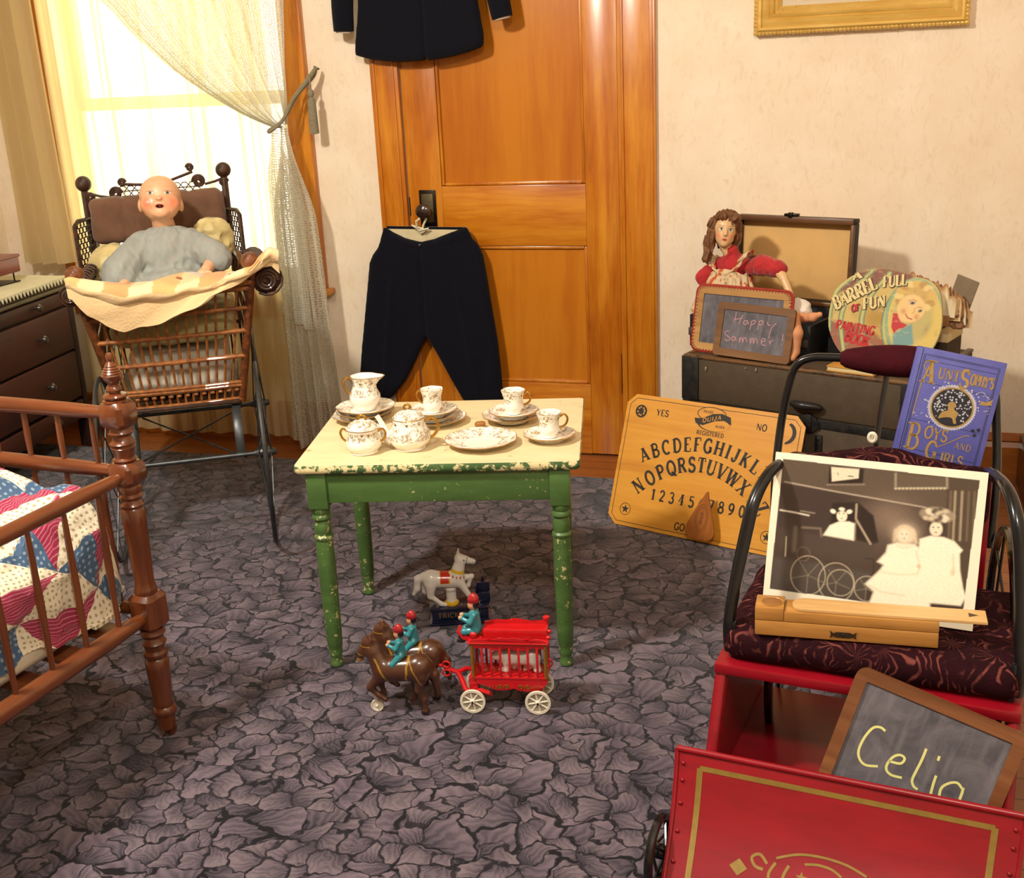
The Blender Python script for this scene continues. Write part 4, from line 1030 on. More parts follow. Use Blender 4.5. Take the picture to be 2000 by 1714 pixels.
for x_ in (-LX, LX):
    for y in (-LY, LB_):
        x=x_
        m=MB(); xx=x-.014*(x > 0 and y > 0); x=xx; m.box(x-.0245, x+.0245, y-.0245, y+.0245, .437, .5315, .003)
        pr=[(.012, 0), (.0165, .003), (.0165, .012), (.013, .020), (.016, .030), (.0185, .040), (.016, .048), (.019, .055), (.0205, .10), (.0225, .25), (.0215, .335), (.0205, .340), (.024, .346), (.024, .350), (.0195, .355), (.022, .370), (.0205, .383), (.017, .391), (.0235, .397), (.024, .402), (.020, .408), (.0235, .418), (.0225, .425)]
        m.lathe([(r, z*.437/.425) for r, z in pr], 22, 1, M=T(x, y, 0)); P(m, 'leg', [M_green, M_greenw], tt)
# ---- gilded white tea set
def china(name, deco):
    t=NT(name)
    if deco:
        v=t.coord(); n=t.noise(v, 75, 4, .65, 1.6); n2=t.noise(v, 42, 2)
        k=t.math('MULTIPLY', t.ramp(n.outputs[0], [(.49, 0.), (.53, .9), (.60, .9), (.63, 0.)]), t.ramp(n2.outputs[0], [(.38, .2), (.52, 1.)]))
        t.base(t.mix(k, 'f1ebdd', t.mix(t.ramp(n2.outputs[0], [(.48, 0.), (.56, 1.)]), '77756a', '96702a')))
    else: t.base('f3ede0')
    t.set(rough=.12, coat=.5, coatr=.05); return t.m
M_china=china('white china', False); M_deco=china('gilt sprigged china', True); M_gilt=mat('gilt', 'b98a3c', .25, .75, .2, 60)
CH=[M_china, M_deco, M_gilt]
def lat(m, prof, band, seg=36, wob=None, M=None, gilt=()):
    k=len(m.f); m.lathe(prof, seg, 0, M, wob)
    nf=len(prof)-1
    for i in range(seg*nf):
        z=(prof[i%nf][1]+prof[i%nf+1][1])/2; rr=(prof[i%nf][0]+prof[i%nf+1][0])/2
        if band(rr, z): m.m[k+i]=1
        if (i%nf) in gilt: m.m[k+i]=2
def gold_marks(m, n, r, z, s=.005, ph=0):
    for i in range(n):
        a=2*math.pi*i/n+ph; M=RZ(math.degrees(a)) @ T(r, 0, z)
        m.add([(0, -s*.8, s*.5), (0.0004, 0, s*.15), (0, s*.8, s*.5), (0, 0, -s)], [[0, 3, 1], [1, 3, 2]], 2, M)
TEAZ=.5657
def scal(n, amt): return lambda r, z, a: r*(1+amt*abs(math.cos(a*n/2))*(r > .035))
def plate(label, loc, R_, group=None, name='plate', rz=0.):
    m=MB(); q=R_
    pr=[(0, .0035), (q*.48, .0035), (q*.52, .0), (q*.56, .0), (q*.60, .005), (q*.8, .010), (q, .0175), (q*1.005, .0185), (q*.985, .0192), (q*.8, .0135), (q*.60, .0085), (q*.5, .0075), (0, .0075)]
    lat(m, pr, lambda r, z: r > q*.5 and z > .0078, 48, scal(10, .035), gilt=(6, 7))
    o=m.obj(name, CH, None, loc, (0, 0, rz)); return tag(o, label, 'saucer' if name == 'saucer' else 'plate', group)
def ear(m, pts, r=.0028, mat=2): m.tube(cat_rom(pts, 6), r, 8, mat)
def cup(label, loc, rz, group='tea cups on the green table'):
    t=thing('teacup', label, 'teacup', loc, rz, group)
    m=MB(); pr=[(0, .003), (.016, .003), (.018, 0), (.0195, .0015), (.018, .007), (.0235, .013), (.0265, .020), (.0245, .030), (.0255, .045), (.0300, .060), (.0312, .0635), (.0302, .0640), (.0285, .060), (.0235, .044), (.0225, .03), (.022, .012), (0, .010)]
    lat(m, pr, lambda r, z: .028 < z < .058 and r > .0245, 36, lambda r, z, a: r*(1+.03*math.cos(6*a)*max(0, (z-.03)/.03)), gilt=(10,)); gold_marks(m, 6, .0292, .052, .0045, .3)
    P(m, 'bowl', CH, t, ang=60)
    m=MB(); ear(m, [(.027, 0, .050), (.038, 0, .056), (.046, 0, .046), (.043, 0, .032), (.033, 0, .024), (.025, 0, .021)]); P(m, 'handle', CH, t); return t
G='gilt edged plates and saucers stacked on the green table'
sL=(-1.3097, -1.422); sM=(-1.1036, -1.4191); sR=(-0.9053, -1.3786)
plate('bottom plate of the stack of three under the white pitcher', (sL[0]-.004, sL[1]-.004, TEAZ), .078, G)
plate('middle plate of the stack of three under the white pitcher', (sL[0]+.004, sL[1], TEAZ+.0105), .077, G, rz=.2)
plate('top plate of the stack under the white pitcher', (sL[0]+.005, sL[1]+.003, TEAZ+.0210), .078, G, rz=.4)
plate('bottom plate of the stack under the cup behind the teapot', (sM[0], sM[1], TEAZ), .079, G)
plate('middle plate of the stack under the cup behind the teapot', (sM[0]-.008, sM[1], TEAZ+.0105), .070, G, rz=.25)
plate('small top saucer under the cup behind the teapot', (sM[0]-.008, sM[1]+.002, TEAZ+.0205), .064, G, 'saucer', .1)
plate('larger plate under the cup and saucer at the back right of the table', (sR[0]-.0, sR[1], TEAZ+.004), .076, G, rz=.1)
plate('saucer on top of the plate at the back right of the table', (sR[0]+.006, sR[1], TEAZ+.0145), .064, G, 'saucer')
plate('saucer lying alone under the right-hand cup near the table edge', (-0.7653, -1.5108, TEAZ), .064, G, 'saucer')
plate('large empty scalloped plate at the front right of the green table', (-0.9231, -1.5769, TEAZ), .088, None)
cup('gilt cup with its handle to the left, on the stack behind the teapot', (sM[0]-.008, sM[1]+.002, TEAZ+.029), R(172))
cup('gilt cup on the plate and saucer at the back right of the table', (sR[0]+.006, sR[1]+.002, TEAZ+.023), R(18))
cup('gilt cup nearest the right edge of the green table', (-0.7653, -1.5108, TEAZ+.0082), R(22))
pg=MB(); pg.lathe([(.0, -.012), (.006, -.011), (.0085, -.004), (.008, .012), (.004, .016), (0, .017)], 14, M=T(-0.9714, -1.4358, TEAZ+.0075) @ RZ(-70) @ RX(90))
tag(pg.obj('wooden_peg', mat('brown peg', '9a6426', .4, 0, .3, 60)), 'small brown wooden peg lying by the edge of the back right plate', 'peg')
# pitcher
pt=thing('cream_pitcher', 'white gilt cream pitcher standing on the stack of plates at the back left', 'pitcher', (sL[0]+.005, sL[1]+.004, TEAZ+.0295), R(8))
m=MB(); pr=[(0, .003), (.024, .003), (.026, 0), (.028, .002), (.027, .006), (.036, .016), (.042, .030), (.041, .042), (.034, .056), (.030, .068), (.0315, .080), (.036, .091), (.0365, .093), (.0345, .0925), (.030, .08), (.028, .068), (.03, .05), (.03, .01), (0, .008)]
def spout(r, z, a): return r*(1+.62*max(0, math.cos(a))**7*max(0, (z-.062)/.031)+.02*math.cos(6*a)*(z > .06))
lat(m, pr, lambda r, z: .044 < z < .086 and r > .0305, 40, spout, gilt=(11, 12)); gold_marks(m, 6, .0335, .078, .0055, .5); P(m, 'body', CH, pt, ang=60)
m=MB(); ear(m, [(-.032, 0, .078), (-.045, 0, .087), (-.056, 0, .078), (-.056, 0, .062), (-.047, 0, .046), (-.040, 0, .040)], .0034); P(m, 'handle', CH, pt)
# sugar bowl
sg=thing('sugar_bowl', 'squat white lidded sugar bowl with two gilt handles at the front left of the table', 'sugar bowl', (-1.1943, -1.6784, TEAZ), R(10))
m=MB(); pr=[(0, .003), (.030, .003), (.033, 0), (.035, .002), (.033, .006), (.041, .014), (.0445, .024), (.042, .036), (.037, .047), (.0385, .056), (.042, .062), (.0415, .064), (.037, .063), (.034, .05), (0, .045)]
lat(m, pr, lambda r, z: .030 < z < .057, 40, lambda r, z, a: r*(1+.02*math.cos(8*a)), gilt=(10,)); gold_marks(m, 8, .0405, .054, .005, .2); P(m, 'bowl', CH, sg, ang=60)
m=MB(); pr=[(.038, .0625), (.0385, .066), (.033, .073), (.022, .080), (.010, .0835), (0, .084)]; lat(m, pr, lambda r, z: r > .01, 36, lambda r, z, a: r*(1+.02*math.cos(8*a)))
m.tube([(-.009, 0, .083), (-.011, 0, .090), (-.004, 0, .0945), (.004, 0, .0945), (.011, 0, .090), (.009, 0, .083)], .0032, 8, 2); P(m, 'lid', CH, sg, ang=60)
for s in (-1, 1):
    m=MB(); ear(m, [(.038*s, 0, .054), (.050*s, 0, .060), (.057*s, 0, .050), (.053*s, 0, .036), (.044*s, 0, .028)], .003); P(m, 'handle', CH, sg)
# teapot
tp=thing('teapot', 'white gilt teapot with a curved spout at the front of the green table', 'teapot', (-1.0917, -1.6291, TEAZ), R(10))
m=MB(); pr=[(0, .003), (.034, .003), (.037, 0), (.039, .002), (.037, .007), (.048, .016), (.0535, .029), (.051, .044), (.043, .059), (.0395, .070), (.0405, .078), (.039, .080), (.035, .079), (0, .075)]
lat(m, pr, lambda r, z: .036 < z < .076, 44, lambda r, z, a: r*(1+.018*math.cos(8*a)), gilt=(10,)); gold_marks(m, 8, .042, .070, .0055, .1); P(m, 'body', CH, tp, ang=60)
m=MB(); m.tube(cat_rom([(-.043, 0, .022), (-.058, 0, .032), (-.064, 0, .050), (-.070, 0, .068), (-.079, 0, .084)], 6), [.018-.0115*min(1, i/18) for i in range(25)], 14); P(m, 'spout', CH, tp, ang=80)
m=MB(); pr=[(.037, .0785), (.038, .081), (.033, .088), (.022, .0945), (.009, .098), (0, .099)]; lat(m, pr, lambda r, z: r > .012, 36)
m.tube(cat_rom([(-.006, 0, .098), (-.009, 0, .106), (.0, 0, .113), (.007, 0, .107), (.004, 0, .101)], 5), .0032, 8, 2); P(m, 'lid', CH, tp, ang=60)
m=MB(); ear(m, [(.040, 0, .070), (.056, 0, .079), (.071, 0, .069), (.073, 0, .050), (.062, 0, .034), (.051, 0, .026)], .0038); P(m, 'handle', CH, tp)
# ================================================================== cast iron toys under the table
M_paint=attr_mat('toy enamel', .28, .4); 
white, black, redc, goldc, teal, brown, flesh, yel=[lin(c) for c in ('dcd6cc', '15131a', '9c1f22', 'a8823a', '2f7f8a', '4a2a1a', 'c98d66', 'e0b51c')]
def figure(name, prims, h, k, par, colfn=None, extra=None, mt=None, loc=None, ang=70):
    m=MB(); V, F, C=blob(prims, h, k, extra, colfn); m.add(V, F, col=[tuple(c) for c in C]); return P(m, name, mt or M_paint, par, loc=loc, ang=ang)
# ---- mechanical bank: white horse on a navy base
pb=thing('horse_bank', 'cast iron toy bank with a white prancing horse on a navy base under the table', 'toy bank', (-1.122, -1.520, .0125), R(20))
M_navy=mat('navy enamel', '12193a', .3, .1, .35, 50, coat=.4)
m=MB(); m.box(0, .168, 0, .075, 0, .008, .002); m.box(.004, .164, .004, .071, .008, .0125, .002); m.box(.007, .161, .007, .068, .0125, .046, .0015); m.box(.0, .168, .0, .075, .0462, .0495, .0012)
P(m, 'base', M_navy, pb)
m=MB(); m.box(.128, .168, .035, .075, .0497, .075, .002); m.box(.133, .168, .050, .075, .0752, .100, .002); m.box(.128, .1325, .036, .0745, .0752, .098, .001); m.tube([(.150, .062, .10), (.150, .062, .113)], .004, 10); P(m, 'manger', M_navy, pb)
m=MB(); letters(m, 'TRICK PONY', .0145, lambda x, z: (x, .0063, z), .082, .0215, w=.2, serif=False, tr=.13); P(m, 'lettering', mat('dull gold letters', '8a7444', .4, .5), pb)
hp=T(.0, .037, .0)
h=[('c', (.012, .037, .124), (.078, .037, .121), .0235, .0235, white), ('e', (.010, .037, .127), (.025, .024, .025), white), ('c', (.080, .037, .132), (.092, .037, .172), .021, .014, white),
   ('c', (.090, .037, .182), (.106, .037, .177), .0135, .011, white), ('c', (.108, .037, .176), (.127, .037, .170), .0095, .0075, white),
   ('c', (.087, .031, .194), (.089, .030, .207), .0045, .002, white), ('c', (.087, .043, .194), (.089, .044, .207), .0045, .002, white),
   ('c', (.090, .028, .112), (.108, .026, .080), .012, .007, white), ('c', (.108, .026, .080), (.126, .026, .053), .0065, .0055, white), ('c', (.124, .026, .053), (.134, .026, .052), .006, .0055, white),
   ('c', (.092, .047, .118), (.120, .048, .122), .011, .0068, white), ('c', (.120, .048, .122), (.110, .048, .096), .0062, .0052, white), ('c', (.110, .048, .096), (.105, .048, .091), .006, .005, white),
   ('c', (.008, .026, .112), (.006, .025, .080), .016, .009, white), ('c', (.006, .025, .080), (.034, .025, .055), .0075, .0055, white), ('c', (.034, .025, .055), (.046, .025, .052), .006, .0055, white),
   ('c', (-.002, .048, .112), (-.010, .049, .086), .014, .008, white), ('c', (-.010, .049, .086), (.012, .049, .062), .007, .005, white),
   ('c', (-.010, .037, .138), (-.026, .037, .128), .0085, .010, white), ('c', (-.026, .037, .128), (-.030, .037, .100), .0105, .0085, white), ('c', (-.030, .037, .100), (-.040, .037, .084), .0085, .005, white)]
def pony(V, C):
    x, y, z=V.T; C=C.copy()
    sad=(x > .034) & (x < .062) & (z > .117) & (z < .16); C[sad]=lin('c3321f'); C[sad & ((x < .037) | (x > .059) | (z < .120))]=lin('d9a23a')
    s=x-.088+(z-.147)*.5; col=(np.abs(z-.147+(x-.085)*.25) < .0045) & (x > .052); C[col]=yel
    for i in range(5):
        cx=.060+.010*i; C[((x-cx)/.0016)**2+((z-.133+(cx-.085)*.25)/.0042)**2 < 1]=lin('b5231c')
    C[(np.hypot(x-.103, z-.180) < .0022)]=lin('3a3a44'); C[(np.abs(x-.110-(z-.178)*.3) < .0012) & (z > .163)]=lin('6d6f78')
    C[(np.hypot(x-.126, z-.171) < .0018)]=lin('8c8a88'); return C
figure('horse', h, .0020, .0055, pb, pony)
m=MB(); m.lathe([(.020, .0496), (.020, .055), (.015, .060)], 24, 1, M=T(.062, .037, 0)); m.lathe([(.015, .0601), (.0135, .064), (.0135, .088), (.016, .091), (.0165, .097), (.013, .100)], 24, 0, M=T(.062, .037, 0), wob=lambda r, z, a: r*(1+.035*math.cos(12*a)*(.063 < z < .089)))
P(m, 'column', [mat('white enamel', 'dcd6cc', .3, coat=.4), mat('yellow enamel', 'd8ae1c', .3, coat=.3)], pb)
# ---- circus wagon
wg=thing('circus_wagon', 'red circus cage wagon drawn by two brown horses in front of the green table', 'toy wagon', (-.862, -1.908, .0125), R(10.4))
M_red=mat('scarlet enamel', 'c3161c', .26, 0, .12, 30, coat=.5); M_cw=mat('cream wheel enamel', 'e2dac6', .35, 0, .1, 40, coat=.3); M_goldp=mat('gold paint', 'a57b2c', .35, .5, .25, 90)
def toy_wheel(R_, n=8):
    m=MB(); m.lathe([(R_*.80, -.003), (R_*.98, -.003), (R_, -.001), (R_, .001), (R_*.98, .003), (R_*.80, .003), (R_*.80, -.003)], 36, M=RX(90))
    for i in range(n):
        a=2*math.pi*i/n+.2; m.tube([(R_*.15*math.cos(a), 0, R_*.15*math.sin(a)), (R_*.84*math.cos(a), 0, R_*.84*math.sin(a))], [R_*.085, R_*.07], 8)
    m.lathe([(R_*.21, -.004), (R_*.21, .003), (R_*.13, .006), (0, .0065)], 18, M=RX(90)); return m
for x in (0, .154):
    for y in (0, .088): P(toy_wheel(.0305), 'wheel', M_cw, wg, loc=(x, y, .0306))
for x in (0, .154):
    m=MB(); m.tube([(x, -.008, .0306), (x, .096, .0306)], .0025, 10); P(m, 'axle', M_iron, wg)
# cage: floor, corner pillars, bars, frieze, roof
X_0, X_1, Y_0, Y_1=.0, .178, .010, .078
m=MB(); m.box(X_0, X_1, Y_0, Y_1, .083, .090, .0015)
m.prism([(X_0+.010, .083), (X_0+.010, .072), (.030, .066), (.042, .060), (.052, .056), (.066, .054), (.084, .056), (.098, .060), (.108, .055), (.126, .0525), (.146, .053), (.160, .058), (.170, .066), (X_1, .078), (X_1, .083)], Y_0+.001, Y_0+.005)
m.prism([(X_0+.010, .083), (X_0+.010, .072), (.052, .058), (.126, .056), (X_1, .078), (X_1, .083)], Y_1-.005, Y_1-.001)
m.box(.145, .163, .015, .075, .034, .082, .002); m.box(-.010, .012, .020, .070, .040, .0828, .002)
P(m, 'cage_floor', M_red, wg)
for k, (cx, sgn) in enumerate(((.060, 1), (.134, -1))):
    m=MB()
    for q in range(2): m.tube([(cx+sgn*(.004+.016*q)+.006*(1-.05*i)*math.cos(i*.5)*sgn, Y_0-.0002, .064+.006*(1-.05*i)*math.sin(i*.5)) for i in range(18)], .0009, 5)
    for i in range(6): m.tube([(cx+sgn*(-.018+.008*i), Y_0-.0002, .068-.0005*i), (cx+sgn*(-.021+.008*i), Y_0-.0002, .060)], .0008, 5)
    P(m, 'scrollwork', M_goldp, wg)
for x in (X_0+.003, X_1-.004):
    for y in (Y_0+.002, Y_1-.002): m=MB(); m.tube([(x, y, .088), (x, y, .172)], .0038, 10); P(m, 'pillar', M_goldp if y < .03 else M_red, wg)
for y in (Y_0+.002, Y_1-.002):
    for i in range(7):
        x=X_0+.026+.0215*i; m=MB(); m.box(x-.0028, x+.0028, y-.0016, y+.0016, .0895, .168, .0008); P(m, 'bar', M_red, wg)
for y in (Y_0+.001, Y_1-.003):
    m=MB(); o=[(X_0, .176), (X_1, .176)]+[(X_1-(X_1-X_0)*i/24, .160+.006*abs(math.sin(i/24*math.pi*3))**.7-.003*math.sin(i/24*math.pi)) for i in range(25)]
    m.prism(o, y, y+.003); P(m, 'frieze', M_red, wg)
m=MB(); m.tube([(X_0, Y_0-.0005, .1755), (X_1, Y_0-.0005, .1755)], .0016, 6); P(m, 'gilt_rail', M_goldp, wg)
m=MB(); m.box(X_0-.006, X_1+.004, Y_0-.004, Y_1+.004, .1762, .1795, .001)
m.prism([(X_0, .1797)]+[(X_0+(X_1-X_0)*i/24, .184+.005*abs(math.sin(i/24*math.pi*4))+.006*math.exp(-((i-12)/3)**2)) for i in range(25)]+[(X_1, .1797)], Y_0-.002, Y_0+.002)
m.box(.028, X_1+.001, .030, .074, .1797, .203, .003); m.prism([(.028, .2032)]+[(.028+.148*i/24, .206+.005*abs(math.sin(i/24*math.pi*2.5))+.006*math.exp(-((i-11)/2.5)**2)) for i in range(25)]+[(.176, .2032)], .062, .067)
m.lathe([(.005, .2032), (.0045, .212), (.008, .216), (.008, .221), (.003, .224)], 14, M=T(.174, .064, 0)); m.ell((.182, .040, .195), (.006, .005, .005)); m.ell((.181, .030, .184), (.006, .005, .005))
P(m, 'roof', M_red, wg)
m=MB(); m.prism([(-.004, .150), (-.006, .172), (-.022, .178), (-.034, .196), (-.030, .199), (-.016, .186), (.002, .183), (.026, .183), (.026, .176), (.004, .170), (.004, .150)], .028, .062, bev=.001); m.ell((.006, .027, .190), (.009, .006, .008)); P(m, 'driver_seat', M_red, wg)
m=MB(); m.box(X_1-.006, X_1-.003, Y_0+.006, Y_1-.006, .09, .174); m.tube([(X_1+.002+.008*math.sin(a), .03, .118+.010*math.cos(a)) for a in np.linspace(0, 6.283, 15)[:-1]], .002, 6, closed=True); P(m, 'end_wall', M_red, wg)
m=MB(); m.box(X_0, X_0+.003, Y_0+.006, Y_1-.006, .09, .174); P(m, 'front_wall', M_red, wg)
# pole with turntable
m=MB(); yc=.044
m.tube([(-.108, yc, .108), (-.075, yc, .098), (-.058, yc, .090), (-.040, yc, .082), (-.030, yc-.006, .066), (-.020, yc-.020, .050), (-.008, yc-.028, .040)], [.0035, .004, .005, .006, .007, .0065, .006], 8)
m.tube([(-.040, yc, .082), (-.022, yc+.016, .084), (.0, yc+.02, .078)], .0055, 8); m.tube([(-.012, yc-.030, .040), (.018, yc-.03, .052), (.036, yc-.03, .046), (.040, yc-.02, .036)], .006, 8)
for zz in (.104, .082): m.tube([(-.066+.009*math.cos(a), yc-.004, zz+.008*math.sin(a)) for a in np.linspace(0, 6.283, 15)[:-1]], .0022, 6, closed=True)
P(m, 'pole', M_red, wg)
# horses and riders
def horse(dx, y, dz, far):
    B=brown; o=lambda x, yy, z: (x+dx, y+yy, z+dz)
    ps=[('c', o(-.128, 0, .116), o(-.205, 0, .112), .031, .030, B), ('e', o(-.122, 0, .120), (.034, .029, .032), B), ('c', o(-.210, 0, .120), o(-.232, 0, .160), .027, .018, B), ('c', o(-.232, 0, .160), o(-.240, 0, .178), .018, .014, B),
        ('c', o(-.238, 0, .182), o(-.254, 0, .158), .0145, .011, B), ('c', o(-.254, 0, .158), o(-.262, 0, .138), .0105, .008, B),
        ('c', o(-.232, -.006, .192), o(-.236, -.007, .203), .0045, .002, B), ('c', o(-.232, .006, .192), o(-.236, .007, .203), .0045, .002, B), ('c', o(-.224, 0, .186), o(-.205, 0, .140), .006, .008, B),
        ('c', o(-.098, 0, .122), o(-.086, 0, .100), .010, .010, B), ('c', o(-.086, 0, .100), o(-.080, 0, .052), .011, .006, B),
        ('c', o(-.116, -.012, .100), o(-.124, -.013, .066), .018, .009, B), ('c', o(-.124, -.013, .066), o(-.112, -.013, .040), .0085, .006, B), ('c', o(-.112, -.013, .040), o(-.110, -.013, .008), .006, .0065, B), ('c', o(-.110, -.013, .0075), o(-.117, -.013, .0065), .0065, .006, B),
        ('c', o(-.130, .012, .100), o(-.140, .013, .064), .016, .008, B), ('c', o(-.140, .013, .064), o(-.142, .013, .030), .008, .006, B), ('c', o(-.142, .013, .030), o(-.150, .013, .024), .006, .006, B),
        ('c', o(-.214, -.012, .100), o(-.240, -.013, .070), .014, .0085, B), ('c', o(-.240, -.013, .070), o(-.220, -.013, .048), .008, .006, B), ('c', o(-.220, -.013, .048), o(-.206, -.013, .038), .006, .0065, B),
        ('c', o(-.212, .012, .100), o(-.222, .013, .066), .013, .008, B), ('c', o(-.222, .013, .066), o(-.214, .013, .038), .007, .006, B)]
    def paint(V, C):
        x, yy, z=(V-np.array((dx, y, dz))).T; C=C*(1+.10*vnoise(V, 160, 3)[:, None])
        g=lin('9a7426')
        for q in ((np.abs(x+.148-(z-.11)*.10) < .0022) & (z > .075), (np.abs(x+.128+(z-.115)*.45) < .0018) & (z > .085), (np.abs(x+.208+(z-.12)*.5) < .0022) & (z < .15), (np.abs(z-.152+(x+.255)*.4) < .0022) & (x < -.245), (np.hypot(x+.148, z-.086) < .0075) & (np.hypot(x+.148, z-.086) > .0045), (np.abs(z-.176) < .0018) & (x < -.232), (z < .1415) & (x < -.255)):
            C[q]=g
        C[(z < .012)]=lin('241510'); return C
    return figure('horse', ps, .0023, .007, wg, paint)
def rider(cx, y, z, sc, name, sit):
    o=lambda x, yy, zz: (cx+x*sc, y+yy*sc, z+zz*sc)
    t_, f_, r_, k_=teal, flesh, redc, black
    ps=[('c', o(0, 0, .008), o(-.002, 0, .036), .0125*sc, .0115*sc, t_), ('e', o(-.0055, 0, .057), (.0085*sc, .0078*sc, .0098*sc), f_), ('e', o(.003, 0, .059), (.0078*sc, .0085*sc, .0095*sc), k_),
        ('c', o(-.005, 0, .0700), o(.001, 0, .0700), .0088*sc, .0088*sc, r_), ('c', o(-.001, 0, .072), o(-.001, 0, .0765), .0078*sc, .0072*sc, r_)]
    for s in (-1, 1):
        ps+=[('c', o(0, .012*s, .040), o(-.008, .016*s, .026), .0058*sc, .005*sc, t_), ('c', o(-.008, .016*s, .026), o(-.026, .008*s, .031), .005*sc, .0042*sc, t_), ('e', o(-.029, .007*s, .032), (.0048*sc, .004*sc, .0045*sc), f_)]
        if sit: ps+=[('c', o(0, .007*s, .004), o(-.022, .008*s, .002), .0085*sc, .007*sc, t_), ('c', o(-.022, .008*s, .002), o(-.026, .008*s, -.016), .006*sc, .0052*sc, k_), ('c', o(-.026, .008*s, -.017), o(-.035, .008*s, -.018), .005*sc, .0045*sc, k_)]
        else: ps+=[('c', o(0, .010*s, .006), o(-.018, .019*s, -.012), .009*sc, .0065*sc, t_), ('c', o(-.018, .019*s, -.012), o(-.019, .021*s, -.026), .006*sc, .0052*sc, t_), ('c', o(-.019, .021*s, -.028), o(-.019, .021*s, -.037), .005*sc, .005*sc, k_), ('c', o(-.019, .021*s, -.037), o(-.027, .021*s, -.039), .0046*sc, .004*sc, k_)]
    return figure(name, ps, .0017, .0045*sc, wg)
horse(0, 0.0, 0, False); horse(.016, .062, .004, True)
rider(-.163, 0.0, .146, 1.0, 'rider', False); rider(-.145, .062, .150, 1.0, 'rider', False); rider(.010, .044, .192, 1.16, 'driver', True)
m=toy_wheel(.0155, 3); m.lathe([(.0125, -.0015), (.0125, .0015), (0, .002)], 24, M=RX(90)); P(m, 'guide_wheel', M_cw, wg, loc=(-.230, -.002, .0156))
m=MB(); m.tube([(-.222, .013, .045), (-.230, .004, .0156)], .0025, 8); P(m, 'guide_bracket', M_iron, wg)
WGM=Matrix.Translation((-.862, -1.908, .0125)) @ Matrix.Rotation(R(10.4), 4, 'Z')
ps=[('c', (.135, .044, .128), (.082, .044, .126), .021, .019, white), ('e', (.140, .044, .128), (.022, .02, .022), white), ('e', (.060, .044, .130), (.015, .012, .012), white), ('c', (.052, .044, .127), (.042, .044, .122), .0075, .0055, white), ('c', (.064, .037, .141), (.064, .037, .144), .004, .003, white), ('c', (.064, .051, .141), (.064, .051, .144), .004, .003, white)]
for x, yy, d in ((.148, .036, .006), (.140, .053, -.004), (.080, .036, -.002), (.092, .053, .004)): ps+=[('c', (x, yy, .118), (x+d, yy, .097), .010, .0068, white), ('c', (x+d, yy, .0965), (x+d-.007, yy, .096), .0055, .005, white)]
m=MB(); V, F, C=blob(ps, .0019, .008); m.add(V, F, col=[tuple(c) for c in C]); o=m.obj('toy_bear', M_paint, ang=70); o.matrix_world=WGM; tag(o, 'small white toy bear standing inside the red cage wagon', 'toy animal')
# ================================================================== boy's suit on the door, picture frame
def wool(name, c):
    t=NT(name); n=t.noise(t.coord(), 420, 3); n2=t.noise(t.coord(), 12, 3)
    t.base(t.mix(n2.outputs[0], c, '0b0c15')).set(rough=.95, spec=.15, sheen=.04, sheenr=.5); t.bump(n.outputs[0], .5, .003); return t.m
M_navyw=wool('navy wool', '0c0d18')
M_lining=fabric('cream lining', 'd9c9a2')
def flatcloth(poly, y, half, r, amp, sc, h, seed=0, extra=None):
    p=np.array(poly); lo=(p[:, 0].min()-.02, y-half-.03, p[:, 1].min()-.02); hi=(p[:, 0].max()+.02, y+half+.03, p[:, 1].max()+.02)
    def g(Pt):
        X, Y, Z=Pt[..., 0], Pt[..., 1]-y, Pt[..., 2]
        w1=sd_poly(X, Z, poly)+r; w2=np.abs(Y)-half+r
        if extra is not None: w2=w2+extra(X, Z)
        w2=w2+amp*vnoise(np.stack([X*1.4, Z*.35, 0*X], -1), sc, seed)
        return np.minimum(np.maximum(w1, w2), 0)+np.sqrt(np.maximum(w1, 0)**2+np.maximum(w2, 0)**2)-r
    return nets(g, lo, hi, h)
tr=thing('boys_trousers', 'dark navy wool boy\'s knee trousers hanging from the door knob', 'trousers')
poly=[(-1.812, .897), (-1.780, .876), (-1.735, .853), (-1.685, .841), (-1.660, .840), (-1.610, .850), (-1.550, .872), (-1.490, .893), (-1.476, .890), (-1.458, .850), (-1.440, .832), (-1.422, .790), (-1.410, .70), (-1.395, .58), (-1.380, .45), (-1.372, .32), (-1.368, .235), (-1.380, .208), (-1.44, .205), (-1.52, .208), (-1.535, .222), (-1.560, .270), (-1.60, .35), (-1.640, .425), (-1.668, .472), (-1.690, .44), (-1.720, .38), (-1.77, .295), (-1.83, .225), (-1.87, .20), (-1.92, .192), (-1.965, .20), (-1.980, .235), (-1.968, .30), (-1.950, .42), (-1.925, .55), (-1.900, .68), (-1.885, .76), (-1.868, .79), (-1.842, .82), (-1.822, .87)]
def crease(X, Z):
    e=.010*np.exp(-((X+1.668-.0*(Z-.6))/.006)**2)*(Z > .46)           # fly and centre seam
    for s, x0 in ((-1, -1.80), (1, -1.52)): e=e-.006*np.exp(-((X-x0-s*.16*(.62-Z))/.010)**2)*(Z < .7)
    e=e+.004*np.exp(-((Z-(.815+.35*np.abs(X+1.66)**1.4))/.004)**2)*(Z > .74)   # waistband seam
    return e
m=MB(); V, F=flatcloth(poly, -.058, .024, .022, .007, 9, .0078, 3, crease); m.add(V, F); P(m, 'trouser_body', M_navyw, tr, ang=70)
m=MB()
def f(u, v):
    x=-1.805+u*.322; s=math.sin(math.pi*u); z=.832+v*(.066-.006*u-.004*s)-.0*s
    return (x, -.050+.022*s, z)
m.grid(f, 24, 6, thick=.003, matfn=lambda u, v: 1 if v > .9 else 0); P(m, 'waist_lining', [M_lining, M_navyw], tr)
m=MB(); m.lathe([(0, .0035), (.004, .003), (.0062, .001), (.0062, 0)], 16, M=T(-1.664, -.0815, .829) @ RX(90)); P(m, 'button', mat('black button', '2c2c33', .25, .1), tr)
